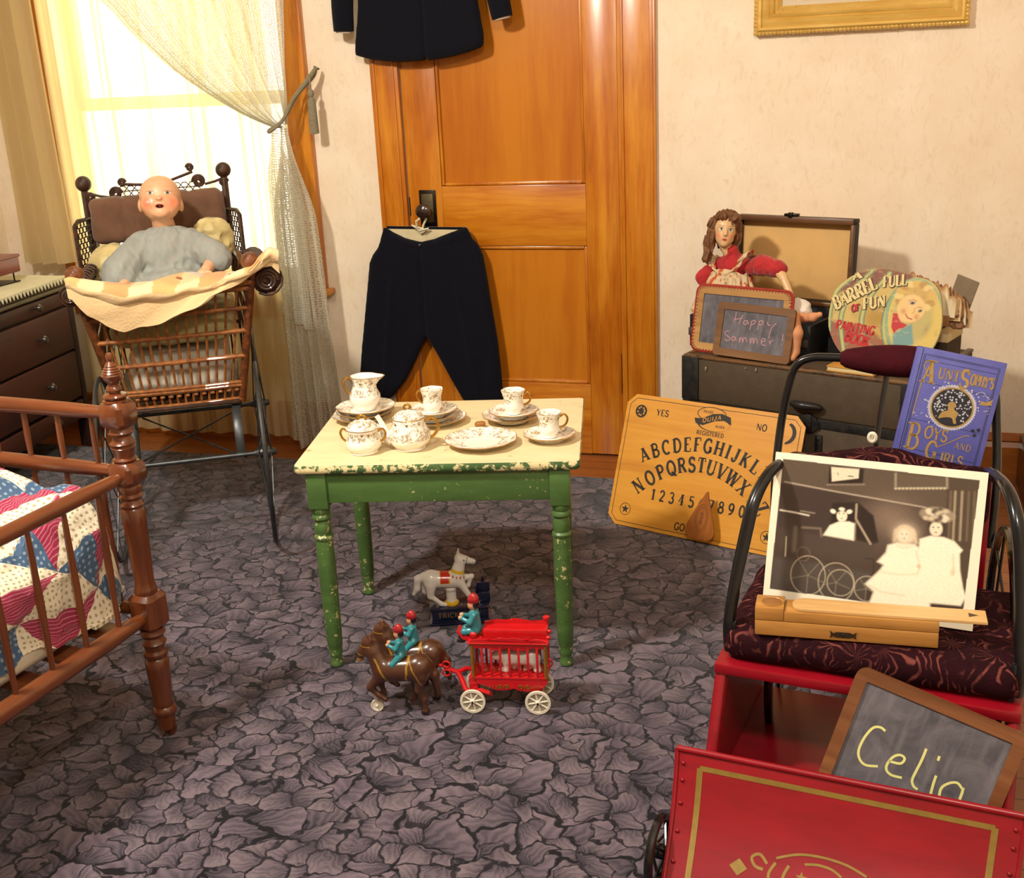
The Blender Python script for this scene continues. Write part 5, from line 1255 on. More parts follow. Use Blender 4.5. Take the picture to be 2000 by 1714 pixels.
m=MB(); m.tube([(-1.672, -.040, .868), (-1.680, -.055, .890), (-1.676, -.068, .918), (-1.663, -.070, .925), (-1.652, -.066, .955), (-1.640, -.060, .945), (-1.640, -.055, .925), (-1.655, -.052, .90), (-1.668, -.042, .870)], .0042, 8)
m.tube([(-1.655, -.050, .885), (-1.700, -.055, .900), (-1.675, -.05, .88), (-1.635, -.05, .888), (-1.66, -.045, .872)], .004, 6); P(m, 'hanging_tape', mat('cotton tape', 'ddd2b4', .8), tr)
jk=thing('boys_jacket', 'dark navy wool boy\'s jacket hanging high on the oak door', 'jacket')
poly=[(-1.868, 1.520), (-1.80, 1.500), (-1.70, 1.488), (-1.60, 1.489), (-1.592, 1.497), (-1.585, 1.489), (-1.50, 1.497), (-1.43, 1.510), (-1.375, 1.526), (-1.372, 1.57), (-1.385, 1.66), (-1.40, 1.80), (-1.405, 1.93), (-1.44, 2.00), (-1.54, 2.035), (-1.60, 2.03), (-1.66, 2.035), (-1.77, 2.00), (-1.82, 1.93), (-1.83, 1.80), (-1.845, 1.66), (-1.862, 1.57)]
def jc(X, Z): return .010*np.exp(-((X+1.592)/.005)**2)+.0035*np.exp(-((Z-1.575-.04*(X+1.6))/.0035)**2)*((np.abs(X+1.73) < .07) | (np.abs(X+1.47) < .07))
m=MB(); V, F=flatcloth(poly, -.064, .026, .022, .006, 8, .009, 5, jc); m.add(V, F); P(m, 'jacket_body', M_navyw, jk, ang=70)
for sg, pts in ((-1, [(-1.79, 1.97), (-1.86, 1.86), (-1.895, 1.74), (-1.903, 1.604)]), (1, [(-1.435, 1.97), (-1.36, 1.86), (-1.32, 1.74), (-1.296, 1.618)])):
    m=MB(); c=cat_rom([(p[0], -.064-.012*(i > 1), p[1]) for i, p in enumerate(pts)], 6); n=len(c)
    m.tube(c, [.052-.014*i/(n-1) for i in range(n)], 18, flat=.72, up=(0, 1, 0)); q=P(m, 'sleeve', M_navyw, jk, ang=70)
    e=Vector(c[-1]); d=(c[-1]-c[-2]).normalized(); m=MB(); m.tube([e-d*.004, e+d*.006], .030, 16, flat=.68, up=(0, 1, 0)); P(m, 'cuff_lining', mat('pale lining', 'b9a493', .8), q)
m=MB(); m.tube([(-1.42, -.05, 1.985), (-1.52, -.05, 2.02), (-1.60, -.05, 2.035), (-1.68, -.05, 2.02), (-1.79, -.05, 1.985)], .007, 8); m.tube([(-1.60, -.05, 2.035), (-1.60, -.04, 2.09), (-1.595, -.02, 2.10), (-1.595, -.004, 2.09)], .003, 6); P(m, 'hanger', M_oakx, jk)
# ---- gilt frame, its lower edge in view
M_giltf=chipped('gilt frame', 'cda24c', 'e0bd6c', '8a6626', 60, .60, .70); M_giltf.node_tree.nodes['Principled BSDF'].inputs['Metallic'].default_value=.35; M_giltf.node_tree.nodes['Principled BSDF'].inputs['Roughness'].default_value=.28
pf=thing('picture_frame', 'ornate gilt picture frame hanging on the wallpaper above the trunk', 'picture frame')
FX0, FX1, FZ0, FZ1=-.437, .227, 1.516, 2.06
prof=[(0, -.004), (0, .020), (.006, .028), (.014, .034), (.022, .034), (.026, .027), (.036, .030), (.044, .026), (.050, .018), (.056, .022), (.062, .024), (.066, .016), (.074, .018), (.080, .012), (.086, .008), (.086, .004)]
def fpt(k, i):
    d, h=prof[i]; x=(FX0+d, FX1-d, FX1-d, FX0+d)[k]; z=(FZ0+d, FZ0+d, FZ1-d, FZ1-d)[k]; return (x, -h-.004, z)
m=MB(); n=len(prof); vs=[fpt(k, i) for k in range(4) for i in range(n)]
m.add(vs, [[k*n+i, ((k+1)%4)*n+i, ((k+1)%4)*n+i+1, k*n+i+1] for k in range(4) for i in range(n-1)])
rs=random.Random(3)
for a, b, ax in ((FX0, FX1, 0), (FZ0, FZ1, 1)):   # moulded leaf edge
    for side in (0, 1):
        k=int((b-a)/.0125)
        for i in range(k+1):
            t=a+.004+(b-a-.008)*i/k; r=.0075+.002*rs.random()
            if ax == 0: m.ell((t, -.026, (FZ0+.005) if side == 0 else (FZ1-.005)), (r, .009, r*.95), su=8, sv=6)
            else: m.ell(((FX0+.005) if side == 0 else (FX1-.005), -.026, t), (r*.95, .009, r), su=8, sv=6)
P(m, 'gilt_moulding', M_giltf, pf, ang=30)
m=MB(); m.box(FX0+.080, FX1-.080, -.0078, -.0042, FZ0+.080, FZ1-.080); P(m, 'mat_board', mat('picture mat', 'cdbca0', .8, 0, .05, 10), pf)
m=MB(); m.box(FX0+.135, FX1-.175, -.0088, -.008, FZ0+.100, FZ1-.10)
for i in range(18): m.box(FX0+.155, FX0+.155+.26*(.35 if i in (0, 7, 12) else .9), -.0091, -.0089, FZ0+.106+i*.018, FZ0+.1085+i*.018, 0, 1)
P(m, 'certificate', [mat('old paper', 'dccbb8', .8), mat('faded ink', '9a8f88', .8)], pf)
# ================================================================== trunk, suitcase, doll, slates, books
TR_L, TR_R=(-.594, -.530, .0125), R(-20.8)
TRM=Matrix.Translation(TR_L) @ Matrix.Rotation(TR_R, 4, 'Z')
def ontrunk(o): o.matrix_world=TRM; return o
tk=thing('steamer_trunk', 'large brown canvas trunk with black metal bands standing against the wall', 'trunk', TR_L, TR_R)
M_canvas=mat('brown trunk canvas', '4c3d2b', .7, 0, .25, 25, bump=.4, bs=300)
M_blackm=mat('worn black tin', '17171b', .42, .35, 0, 45, c2='34322f', bump=.2, bs=90)
M_worn=chipped('worn trunk edging', '5d4127', '6d4c2c', '30261c', 40, .5, .6)
TLn, TDp, THt=.772, .470, .5375
m=MB(); m.box(.003, TLn-.003, .003, TDp-.003, .004, .385, .006); P(m, 'trunk_body', M_canvas, tk)
m=MB(); m.box(.003, TLn-.003, .003, TDp-.003, .386, THt-.004, .008); P(m, 'trunk_lid', M_canvas, tk)
m=MB()
m.box(0, TLn, -.001, .004, .358, .386, .001); m.box(0, TLn, TDp-.004, TDp+.001, .358, .386, .001)
for x in (-.001, TLn-.003): m.box(x, x+.004, .004, TDp-.004, .358, .386, .001)
P(m, 'metal_band', M_blackm, tk)
for x0, x1 in ((-.002, .058), (TLn-.058, TLn+.002)):
    for z0, z1 in ((.388, THt-.006), (.0, .075)):
        m=MB(); m.box(x0, x1, -.003, .006, z0, z1, .002); e=(x0, x0+.008) if x0 < .1 else (x1-.008, x1); m.box(e[0], e[1], .006, .060, z0, z1, .002); P(m, 'corner_plate', M_blackm, tk)
m=MB(); m.box(.002, TLn-.002, -.002, .020, THt-.012, THt+.0, .005); m.box(.002, .022, .02, TDp, THt-.010, THt, .004); m.box(TLn-.022, TLn-.002, .02, TDp, THt-.010, THt, .004); P(m, 'lid_edging', M_worn, tk)
m=MB(); m.tube(cat_rom([(.385, -.004, .425), (.395, -.016, .430), (.430, -.032, .434), (.470, -.018, .430), (.482, -.004, .424)], 6), [.006+.011*math.sin(math.pi*i/24) for i in range(25)], 12, flat=.75); P(m, 'lock_handle', mat('black leather', '1e1c1e', .35, .1, coat=.2), tk)
m=MB(); m.prism([(.400, .362), (.412, .388), (.440, .404), (.466, .388), (.476, .362), (.455, .345), (.420, .345)], -.010, -.0012, bev=.002); m.box(.428, .452, -.014, -.009, .345, .40, .002); P(m, 'latch', M_blackm, tk)
m=MB(); m.box(.462, .484, -.004, .003, .275, .338, .002); [m.ell((.473, -.005, z), .004) for z in (.288, .326)]; P(m, 'hasp', M_blackm, tk)
for x, z, r in ((.085, .496, .0035), (.225, .515, .002), (.26, .513, .003)): m=MB(); m.ell((x, -.001, z), (r, .002, r*2.2)); P(m, 'nail', mat('bright nail', 'b5aa98', .3, .7), tk)
# ---- open suitcase
sc_=ontrunk(thing('suitcase', 'open black suitcase with a tan lined lid standing on the trunk', 'suitcase'))
M_case=mat('black case cloth', '121113', .6, 0, .3, 60, bump=.3, bs=300); M_tan=mat('tan lining paper', 'd6a968', .75, 0, .10, 14)
M_rim=wood('suitcase wood', '3b2210', '5d3818', '7c4f26', 'x', 1., .45, .1)
Z0=THt+.0005; SX0, SX1, SY0, SY1=-.034, .388, .105, .402
m=MB(); m.box(SX0, SX1, SY0, SY1, Z0, Z0+.010, .002)
for a, b, c, d in ((SX0, SX1, SY0, SY0+.010), (SX0, SX1, SY1-.010, SY1), (SX0, SX0+.010, SY0+.010, SY1-.010), (SX1-.010, SX1, SY0+.010, SY1-.010)): m.box(a, b, c, d, Z0+.0095, Z0+.105, .002)
P(m, 'case_base', M_case, sc_)
m=MB(); m.box(SX0+.04, SX1-.012, SY0-.006, SY0-.0005, Z0+.040, Z0+.060, .002); P(m, 'wooden_slat', M_rim, sc_)
m=MB(); m.box(SX1-.030, SX1-.006, SY0-.0075, SY0-.001, Z0+.038, Z0+.062, .001); m.box(SX0-.003, SX0+.012, SY0-.004, SY0+.02, Z0+.036, Z0+.062, .002); P(m, 'slat_end', mat('tarnished metal', '6a625a', .4, .7), sc_)
LM=T(0, SY1-.012, Z0+.106) @ RX(-4)
m=MB(M=LM); m.box(SX0+.004, SX1-.004, .046, .052, .002, .282, .002, 1)
for a, b, c, d in ((SX0, SX1, .0, .016), (SX0, SX1, .270, .286), (SX0, SX0+.012, .016, .27), (SX1-.012, SX1, .016, .27)): m.box(a, b, .0, .050, c, d, .004)
P(m, 'case_lid', [M_case, M_tan], sc_)
m=MB(M=LM); 
for a, b, c, d in ((SX0+.002, SX1-.002, .268, .2865), (SX0+.002, SX1-.002, -.0005, .014), (SX0-.001, SX0+.010, .014, .268), (SX1-.010, SX1+.001, .014, .268)): m.box(a, b, -.003, .012, c, d, .003)
P(m, 'lid_rim', M_rim, sc_)
m=MB(M=LM); m.box(.145, .190, .0, .03, .287, .296, .003); m.box(.163, .177, -.006, .01, .282, .300, .002); P(m, 'clasp', M_iron, sc_)
# ---- doll in red
rd=ontrunk(thing('red_dress_doll', 'long haired doll in a red blouse and printed apron sitting in the open suitcase', 'doll'))
skin2=lin('d2aa7c'); redb=lin('a5191f')
HD=np.array((.036, .215, .905)); QH=np.array(Euler((R(-4), R(8), R(28))).to_matrix())
def h2(x, y, z): return tuple(HD+QH@np.array((x, y, z)))
ps=[('e', h2(0, .006, .010), (.037, .043, .044), skin2), ('e', h2(0, -.010, -.022), (.030, .030, .030), skin2), ('e', h2(0, -.026, -.042), (.012, .010, .010), skin2), ('c', h2(0, -.036, .004), h2(0, -.043, -.010), .0042, .0055, skin2), ('c', h2(0, .004, -.04), (.052, .23, .815), .019, .021, skin2)]
def face2(V, C):
    L=(V-HD)@QH; x, y, z=L.T; C=C.copy(); fr=y < .002
    def put(mm, c, a=1.0):
        mm=np.clip(mm, 0, 1)*fr*a; C[:]=C*(1-mm[:, None])+np.array(lin(c))*mm[:, None]
    C*=1+.06*vnoise(V, 90, 2)[:, None]
    for s in (-1, 1):
        put(np.exp(-((x-.021*s)/.010)**2-((z+.017)/.009)**2), 'cf5a40', .6)
        put((1-((x-.0155*s)/.0075)**2-((z-.004)/.0042)**2)*4, 'ded8cc'); put((1-((x-.0145*s)/.0034)**2-((z-.004)/.0036)**2)*4, '3b4a52'); put(np.exp(-((x-.0155*s)/.008)**2-((z-.0085)/.0014)**2)*1.2, '3a281c'); put(np.exp(-((x-.016*s)/.009)**2-((z-.016)/.0014)**2), '6d4a2c', .8)
    put((1-(x/.0085)**2-((z+.0275)/.0036)**2)*4, 'ad2326'); return C
m=MB(); V, F, C=blob(ps, .0021, .008, None, face2); m.add(V, F, col=[tuple(c) for c in C]); P(m, 'head', attr_mat('composition', .38, .25), rd, ang=80)
hb=lin('6b4528')
ps=[('e', h2(0, .018, .022), (.047, .046, .044), hb), ('c', h2(-.040, .006, .02), h2(-.046, .006, -.05), .018, .017, hb), ('c', h2(-.046, .004, -.05), h2(-.048, -.006, -.100), .016, .013, hb), ('c', h2(.041, .012, .01), h2(.040, .014, -.055), .014, .011, hb), ('e', h2(0, .034, -.02), (.036, .024, .05), hb), ('e', h2(-.020, -.018, .043), (.022, .018, .014), hb), ('e', h2(.022, -.018, .042), (.020, .018, .013), hb)]
def hairx(Pt, d): 
    q=(Pt-HD)@QH; return np.maximum(d+.003*np.sin(q[..., 0]*420+6*vnoise(Pt, 40, 3))+.002*vnoise(Pt, 130, 4), -( ((q[..., 0]/.031)**2+((q[..., 1]+.040)/.030)**2+((q[..., 2]+.012)/.044)**2)-1)*.02)
m=MB(); V, F, C=blob(ps, .0026, .008, hairx, lambda V, C: C*(1+.35*vnoise(V, 120, 5)[:, None])); m.add(V, F, col=[tuple(c) for c in C]); P(m, 'hair', attr_mat('doll hair', .55, spec=.4), rd, ang=80)
ps=[('e', (.055, .245, .735), (.062, .045, .090), redb), ('e', (.056, .238, .785), (.066, .042, .038), redb), ('c', (.052, .23, .815), (.050, .226, .836), .027, .024, redb),
    ('c', (.000, .235, .785), (-.040, .215, .745), .026, .030, redb), ('c', (.112, .235, .785), (.170, .215, .800), .026, .031, redb), ('c', (.170, .215, .800), (.235, .195, .795), .031, .027, redb)]
m=MB(); V, F, C=blob(ps, .0035, .012, lambda Pt, d: d+.006*(np.abs(vnoise(Pt, 60, 7))-.3), lambda V, C: C*(1+.18*vnoise(V, 40, 3)[:, None])); m.add(V, F, col=[tuple(c) for c in C]); P(m, 'blouse', attr_mat('red cotton', .85, sheen=.2, bump=.3, bs=400), rd, ang=60)
ps=[('c', (.232, .195, .793), (.258, .180, .772), .018, .015, skin2), ('c', (.258, .180, .772), (.300, .155, .715), .0135, .010, skin2), ('e', (.305, .150, .704), (.010, .008, .012), skin2)]
for k in range(5): ps.append(('c', (.300+.004*k, .149-.002*k, .698), (.303+.0055*k, .138, .680+(.004 if k in (0, 4) else 0)), .0036, .003, skin2))
m=MB(); V, F, C=blob(ps, .0022, .004); m.add(V, F, col=[tuple(c) for c in C]); P(m, 'arm', attr_mat('composition', .38, .25), rd, ang=80)
pl=lin('c98b62')
ps=[('c', (.250, .20, .665), (.335, .090, .670), .026, .021, pl), ('c', (.335, .090, .668), (.365, .055, .63), .0205, .019, pl), ('c', (.365, .055, .63), (.364, .052, .575), .019, .014, pl), ('c', (.364, .052, .572), (.362, .036, .557), .013, .011, pl)]
m=MB(); V, F, C=blob(ps, .003, .008); m.add(V, F, col=[tuple(c) for c in C]); P(m, 'leg', attr_mat('doll cloth leg', .8), rd, ang=80)
ps=[('c', (.27, .24, .655), (.345, .12, .662), .022, .017, pl), ('c', (.345, .12, .662), (.400, .092, .676), .016, .013, pl), ('c', (.400, .092, .676), (.425, .085, .688), .012, .008, pl)]
m=MB(); V, F, C=blob(ps, .003, .008); m.add(V, F, col=[tuple(c) for c in C]); P(m, 'leg', attr_mat('doll cloth leg', .8), rd, ang=80)
# apron with straps and a ruffle
def apr(u, v):
    c=lin('cdb48f'); n=float(vnoise(np.array((u*9, v*9, .3)), 1.3, 3)); n2=float(vnoise(np.array((u*22, v*22, .7)), 1., 6))
    if n > .28: c=lin('b9542a')
    elif n2 > .45: c=lin('9c8a6a')
    return c
m=MB()
def f(u, v):
    a=R(-165+150*u); zz=.765-v*.125; rx=.075+.055*v; ry=.060+.05*v
    q=1+.05*math.sin(u*38+v*3)
    return (.050+rx*q*math.cos(a)-.01*v, .240+ry*q*math.sin(a), zz+.008*math.sin(u*30))
m.grid(f, 90, 26, thick=.002, colfn=apr)
def f(u, v):
    a=R(-160+140*u); zz=.770-v*.050; k=1+.10*math.sin(u*52)*v+.22*v
    return (.052+.076*k*math.cos(a), .238+.060*k*math.sin(a), zz+.016*math.cos((u-.5)*5))
m.grid(f, 110, 8, thick=.002, colfn=apr)
for s, top in ((-1, (-.008, .222, .812)), (1, (.118, .208, .838))):
    pts=cat_rom([(.050+.012*s, .186, .770), (.050+.036*s, .186, .785), top, (top[0]-.01*s, .275, .80)], 8)
    def f(u, v, pts=pts, s=s):
        i=min(int(u*(len(pts)-1)), len(pts)-2); p=pts[i].lerp(pts[i+1], u*(len(pts)-1)-i); w=.026*(v-.35)
        return (p.x+w*s*.9, p.y-.008-.004*math.sin(u*40), p.z+w*.5+.004*math.sin(u*44)*v)
    m.grid(f, 50, 5, thick=.002, colfn=apr)
P(m, 'apron', attr_mat('printed apron', .9, bump=.3, bs=300), rd)
# handkerchief
m=MB(); V, F=crump((.318, .150, .682), (.052, .030, .034), 12, 30, .014, .005); m.add(V, F)
ontrunk(tag(m.obj('handkerchief', fabric('white linen', 'dcd2c4', .1)), 'crumpled white handkerchief under the red doll\'s hand', 'handkerchief'))
# ---- slates
def rrect(w, h, r, n=5):
    o=[]
    for cx, cz, a0 in ((w/2-r, h/2-r, 0), (-w/2+r, h/2-r, 90), (-w/2+r, -h/2+r, 180), (w/2-r, -h/2+r, 270)): o+=[(cx+r*math.cos(R(a0+90*i/n)), cz+r*math.sin(R(a0+90*i/n))) for i in range(n+1)]
    return o
def ringprism(m, out, inn, y0, y1, mat=0):
    n=len(out); vs=[(p[0], y, p[1]) for y in (y0, y1) for p in out]+[(p[0], y, p[1]) for y in (y0, y1) for p in inn]
    fs=[]
    for i in range(n):
        j=(i+1)%n
        fs+=[[i, n+i, n+j, j], [2*n+i, 2*n+j, 3*n+j, 3*n+i], [i, j, 2*n+j, 2*n+i], [n+i, 3*n+i, 3*n+j, n+j]]
    m.add(vs, fs, mat)
def slate_mat():
    t=NT('slate'); v=t.coord(); n=t.noise(v, 13, 5, .65, 1); n2=t.noise(t.coord((1, 1, .15)), 70, 3)
    c=t.mix(t.ramp(n.outputs[0], [(.35, 0.), (.75, .8)]), '48454c', '7a747b'); c=t.mix(t.ramp(n2.outputs[0], [(.5, 0.), (.8, .35)]), c, '8a8688'); t.base(c).set(rough=.8); return t.m
M_slate=slate_mat()
def slate(name, label, w, h, fr, r, mats, chalk=None):
    t=thing(name, label, 'slate')
    m=MB(); o=rrect(w, h, r); k=(w-2*fr)/w; k2=(h-2*fr)/h; i=rrect(w-2*fr, h-2*fr, .003)
    ringprism(m, o, i, -.006, .006); P(m, 'frame', mats, t, ang=30)
    m=MB(); m.box(-w/2+fr-.003, w/2-fr+.003, -.002, .002, -h/2+fr-.003, h/2-fr+.003)
    if chalk:
        st, wd, cm=chalk
        for s in st: ribbon(m, cat_rom(s, 6) if len(s) > 2 else s, wd, lambda x, z: (x, -.0026, z), 1)
        P(m, 'slate_panel', [M_slate, cm], t)
    else: P(m, 'slate_panel', M_slate, t)
    return t
M_slf=wood('slate frame', '4a2c14', '67421f', '7e5730', 'x', 1., .5, .05); M_slf2=wood('pale slate frame', '7c5526', 'a0743a', 'b78c50', 'x', 1., .5, .05)
def lean(c, tilt, roll=0): return TRM @ Matrix.Translation(c) @ RX(-tilt) @ RY(roll)
sA=slate('school_slate', 'larger slate edged with red lacing, behind the pink-chalked slate on the trunk', .326, .205, .024, .022, M_slf2)
m=MB(); 
o=rrect(.332, .211, .025, 6); m.tube([(p[0], 0, p[1]) for p in o], .0055, 8, closed=True)
for i in range(len(o)):
    a=Vector((*o[i], 0)); b=Vector((*o[(i+1)%len(o)], 0)); L=(b-a).length
    for j in range(max(1, int(L/.011))):
        p=a.lerp(b, (j+.5)/max(1, int(L/.011))); q=p*.955; m.tube([(p.x, -.0065, p.y), (q.x*.99, -.0072, q.y*.985)], .0011, 4)
P(m, 'red_lacing', mat('red lacing', '9c2a1c', .8, 0, .3, 80), sA); sA.matrix_world=lean((.164, .083, THt+.1035), 13)
M_pink=mat('pink chalk', 'c08a92', .95); M_yel=mat('yellow chalk', 'd8d68a', .95)
HS=[[(-.0607,.0563),(-.061,.0367),(-.0635,.0244)],[(-.0367,.0509),(-.041,.0356),(-.0469,.02)],[(-.0648,.0333),(-.0461,.0366),(-.037,.0419)],[(-.0176,.0333),(-.0273,.0324),(-.031,.0245),(-.0239,.0207),(-.0171,.0303),(-.0142,.0217)],[(-.0047,.0345),(-.0049,.0211),(-.0069,.0059)],[(-.0052,.0315),(.0031,.0367),(.0086,.0328),(.0033,.0248),(-.0047,.0241)],[(.0209,.0369),(.0207,.0235),(.0195,.01)],[(.0207,.0339),(.0287,.0391),(.0351,.0353),(.0291,.0258),(.021,.0259)],[(.0484,.0365),(.0529,.0281),(.0623,.029)],[(.0787,.0365),(.0666,.0221),(.0614,.0038),(.0606,-.0125)],[(-.0763,-.0055),(-.0877,-.0081),(-.0898,-.0159),(-.0788,-.0223),(-.0696,-.0274),(-.0751,-.0356),(-.0888,-.034)],[(-.0539,-.0213),(-.0621,-.0221),(-.0628,-.0328),(-.0539,-.0318),(-.052,-.0226),(-.049,-.0313)],[(-.0373,-.0211),(-.0365,-.0375),(-.0336,-.0237),(-.029,-.0217),(-.0247,-.0348),(-.0225,-.0211),(-.0158,-.0219),(-.0107,-.0333)],[(-.0015,-.0189),(.001,-.0351),(.0038,-.0213),(.0084,-.0194),(.0122,-.0339),(.015,-.0202),(.0208,-.0196),(.0253,-.034)],[(.0369,-.0253),(.0478,-.0227),(.0485,-.0167),(.0403,-.0161),(.0371,-.0268),(.0432,-.035),(.0543,-.0339)],[(.0633,-.0196),(.0683,-.0309),(.0676,-.0221),(.0757,-.0168)],[(.1053,.0068),(.1055,-.0152)],[(.1047,-.0241),(.1048,-.027)]]
HS=[[(x-.007, z) for x, z in s] for s in HS]
sB=slate('school_slate', 'small slate with two words in pink chalk, in front on the trunk', .262, .168, .023, .012, M_slf, (HS, .0022, M_pink)); sB.matrix_world=lean((.232, .037, THt+.0855), 13, 1)
# ---- barrel shaped painting book
bk_=thing('barrel_book', 'barrel-shaped picture book of a painted child, leaning on the right of the trunk', 'book')
BW, BH=.338, .292
def bx(x): return (x-172)/1370*BW-BW/2
def bz(y): return (1290-y)/1140*BH-BH/2
ow=[(172, 700), (185, 560), (212, 430), (330, 310), (450, 230), (600, 165), (800, 150), (1000, 170), (1170, 215), (1300, 235), (1420, 300), (1500, 450), (1542, 700), (1520, 880), (1450, 1040), (1340, 1160), (1200, 1240), (1000, 1285), (760, 1290), (560, 1240), (370, 1140), (250, 1000), (185, 860)]
out=[(p.x, p.y) for p in cat_rom([(bx(a), bz(b)) for a, b in ow], 4, True)]
cv=Canvas(BW, BH, 250, 215, 'c2a862')
def cx_(x): return bx(x)+BW/2
def cz_(y): return bz(y)+BH/2
Q_=lambda pts: [(cx_(a), cz_(b)) for a, b in pts]
sc1=BW/1370
cv.poly(Q_([(150, 780), (480, 800), (800, 900), (960, 1000), (1000, 1300), (100, 1300)]), '8f5a44', 8)
cv.poly(Q_([(200, 420), (480, 200), (800, 130), (1180, 190), (1120, 260), (800, 330), (500, 400), (220, 470)]), '7d4c3e', 10)
cv.glow(cx_(780), cz_(720), .06, .05, lin('ceb467'), .8)
for pts, w in (([(190, 900), (180, 650), (240, 430), (420, 260)], 70), ([(420, 1150), (340, 850), (340, 650), (430, 420), (640, 190)], 60), ([(640, 960), (590, 760), (620, 560), (720, 380), (860, 200)], 60), ([(960, 1080), (880, 850), (880, 620), (960, 420), (1060, 300)], 70)):
    c=[(p.x, p.y) for p in cat_rom(Q_(pts), 6)]
    cv.line(c, w*sc1, '7f9a74', 2); cv.line(c, w*.45*sc1, 'b9b06a', 2); cv.line([(a+w*.5*sc1, b) for a, b in c], 8*sc1, '5d5648', 2); cv.line([(a-w*.5*sc1, b) for a, b in c], 8*sc1, '5d5648', 2)
cv.ell(cx_(1215), cz_(690), 345*sc1, 480*sc1, '86a07e', 2, rot=4); cv.ell(cx_(1222), cz_(695), 315*sc1, 450*sc1, 'cdb25f', 2, rot=4)
cv.ell(cx_(1190), cz_(640), 240*sc1, 330*sc1, 'a99f6a', 10, .7)
cv.poly(Q_([(985, 880), (1100, 800), (1200, 740), (1220, 850), (1250, 960), (1180, 1090), (1020, 1070)]), '6f9490', 4); cv.poly(Q_([(960, 640), (1020, 640), (1060, 730), (1150, 760), (1100, 800), (1050, 810), (1000, 870), (960, 800)]), 'b52a33', 2)
cv.ell(cx_(1190), cz_(470), 210*sc1, 190*sc1, 'bf9d56', 6, rot=-20)
for i in range(16): a=6.283*i/16; cv.ell(cx_(1200+195*math.cos(a)), cz_(440+150*math.sin(a)), 55*sc1, 40*sc1, ('c9a65c', 'b08a48', 'd8be7c')[i%3], 4)
cv.ell(cx_(1165), cz_(570), 165*sc1, 160*sc1, 'dcb87c', 4, rot=30); cv.ell(cx_(1130), cz_(660), 100*sc1, 70*sc1, 'dfb97c', 4)
cv.ell(cx_(1175), cz_(510), 32*sc1, 17*sc1, '6e7272', 2, rot=10); cv.ell(cx_(1175), cz_(508), 14*sc1, 14*sc1, '33383e', 1.5); cv.ell(cx_(1275), cz_(590), 27*sc1, 16*sc1, '6e7272', 2, rot=25); cv.ell(cx_(1275), cz_(588), 12*sc1, 12*sc1, '33383e', 1.5)
cv.line(Q_([(1215, 560), (1205, 610), (1180, 625)]), 9*sc1, 'b98a55', 2); cv.line(Q_([(1110, 640), (1140, 680), (1190, 690)]), 14*sc1, '9c3f35', 2); cv.glow(cx_(1080), cz_(610), .008, .008, lin('d08a60'), .5); cv.glow(cx_(1240), cz_(660), .008, .008, lin('d08a60'), .5)
cv.line(Q_([(1130, 490), (1180, 470), (1220, 485)]), 8*sc1, '8a6a3c', 2); cv.line(Q_([(1240, 550), (1290, 550)]), 8*sc1, '8a6a3c', 2)
cv.ell(cx_(1215), cz_(1020), 55*sc1, 40*sc1, 'dcb87c', 3)
cv.speck(60, .25, '8a7448', 2, .35); cv.speck(140, .22, 'd9cd9a', 5, .4); cv.speck(25, .2, '6e4a38', 8, .4)
m=MB(); m.prism(out, -.004, .004, 0)
def keep(fn):
    w=cv.nx+1; ok=sd_poly(cv.X-BW/2, cv.Y-BH/2, out) < .0006
    idx=-np.ones(ok.shape, int); vs=[]; cl=[]
    cells=[(j, i) for j in range(cv.ny) for i in range(cv.nx) if ok[j, i] and ok[j+1, i] and ok[j, i+1] and ok[j+1, i+1]]
    fs=[]
    for j, i in cells:
        q=[]
        for a, b in ((j, i), (j, i+1), (j+1, i+1), (j+1, i)):
            if idx[a, b] < 0: idx[a, b]=len(vs); vs.append(fn(cv.X[a, b]-BW/2, cv.Y[a, b]-BH/2)); cl.append(tuple(cv.C[a, b]))
            q.append(idx[a, b])
        fs.append(q)
    m.add(vs, fs, 1, col=cl)
keep(lambda x, z: (x, -.0048, z))
def btext(s, x0, y0, x1, y1, size, mt, w=.2, dz=0., narrow=.62, bend=0.0):
    """words on a rising line from (x0, y0) to (x1, y1) in picture units"""
    a=Vector((bx(x0), bz(y0))); b=Vector((bx(x1), bz(y1))); d=(b-a); L=d.length; d.normalize(); nv=Vector((-d.y, d.x)); W=word_width(s)*size*narrow; k=L/W
    def fn(x, y):
        t=(x*k/L); q=a+d*(x*k)+nv*(y-bend*4*t*(1-t)*0)+Vector((0, bend*math.sin(math.pi*t))); return (q.x+.10*y, -.0054-dz, q.y)
    letters(m, s, size, fn, 0, 0, w, False, .06, mt, narrow, False)
for s, x0, y0, x1, y1, sz in (('A', 420, 310, 530, 270, .020), ('BARREL', 250, 660, 740, 370, .040), ('FULL', 800, 360, 1080, 310, .032), ('FUN', 590, 630, 860, 570, .034), ('OF', 450, 665, 550, 645, .020)):
    btext(s, x0+8, y0+8, x1+8, y1+8, sz, 2, .30); btext(s, x0, y0, x1, y1, sz, 4 if s == 'OF' else 3, .19, .0004)
btext('PAINTING', 275, 880, 760, 915, .026, 4, .22); btext('BOOK', 400, 1010, 710, 1060, .030, 4, .24)
P(m, 'cover', [mat('book board edge', 'b99a63', .8), attr_mat('printed card', .6), mat('dark brown ink', '4a3a2a', .7), mat('cream ink', 'd8c489', .7), mat('red ink', 'b3262a', .7)], bk_, ang=25)
m=MB(); k=.985; m.prism([(p[0]*k-.005, p[1]*k-.003) for p in out], .0045, .016); P(m, 'pages', mat('old page edges', 'b79a6c', .85, 0, .25, 120), bk_, ang=25)
bk_.matrix_world=TRM @ Matrix.Translation((.612, .115, THt+.1475)) @ RX(-12)
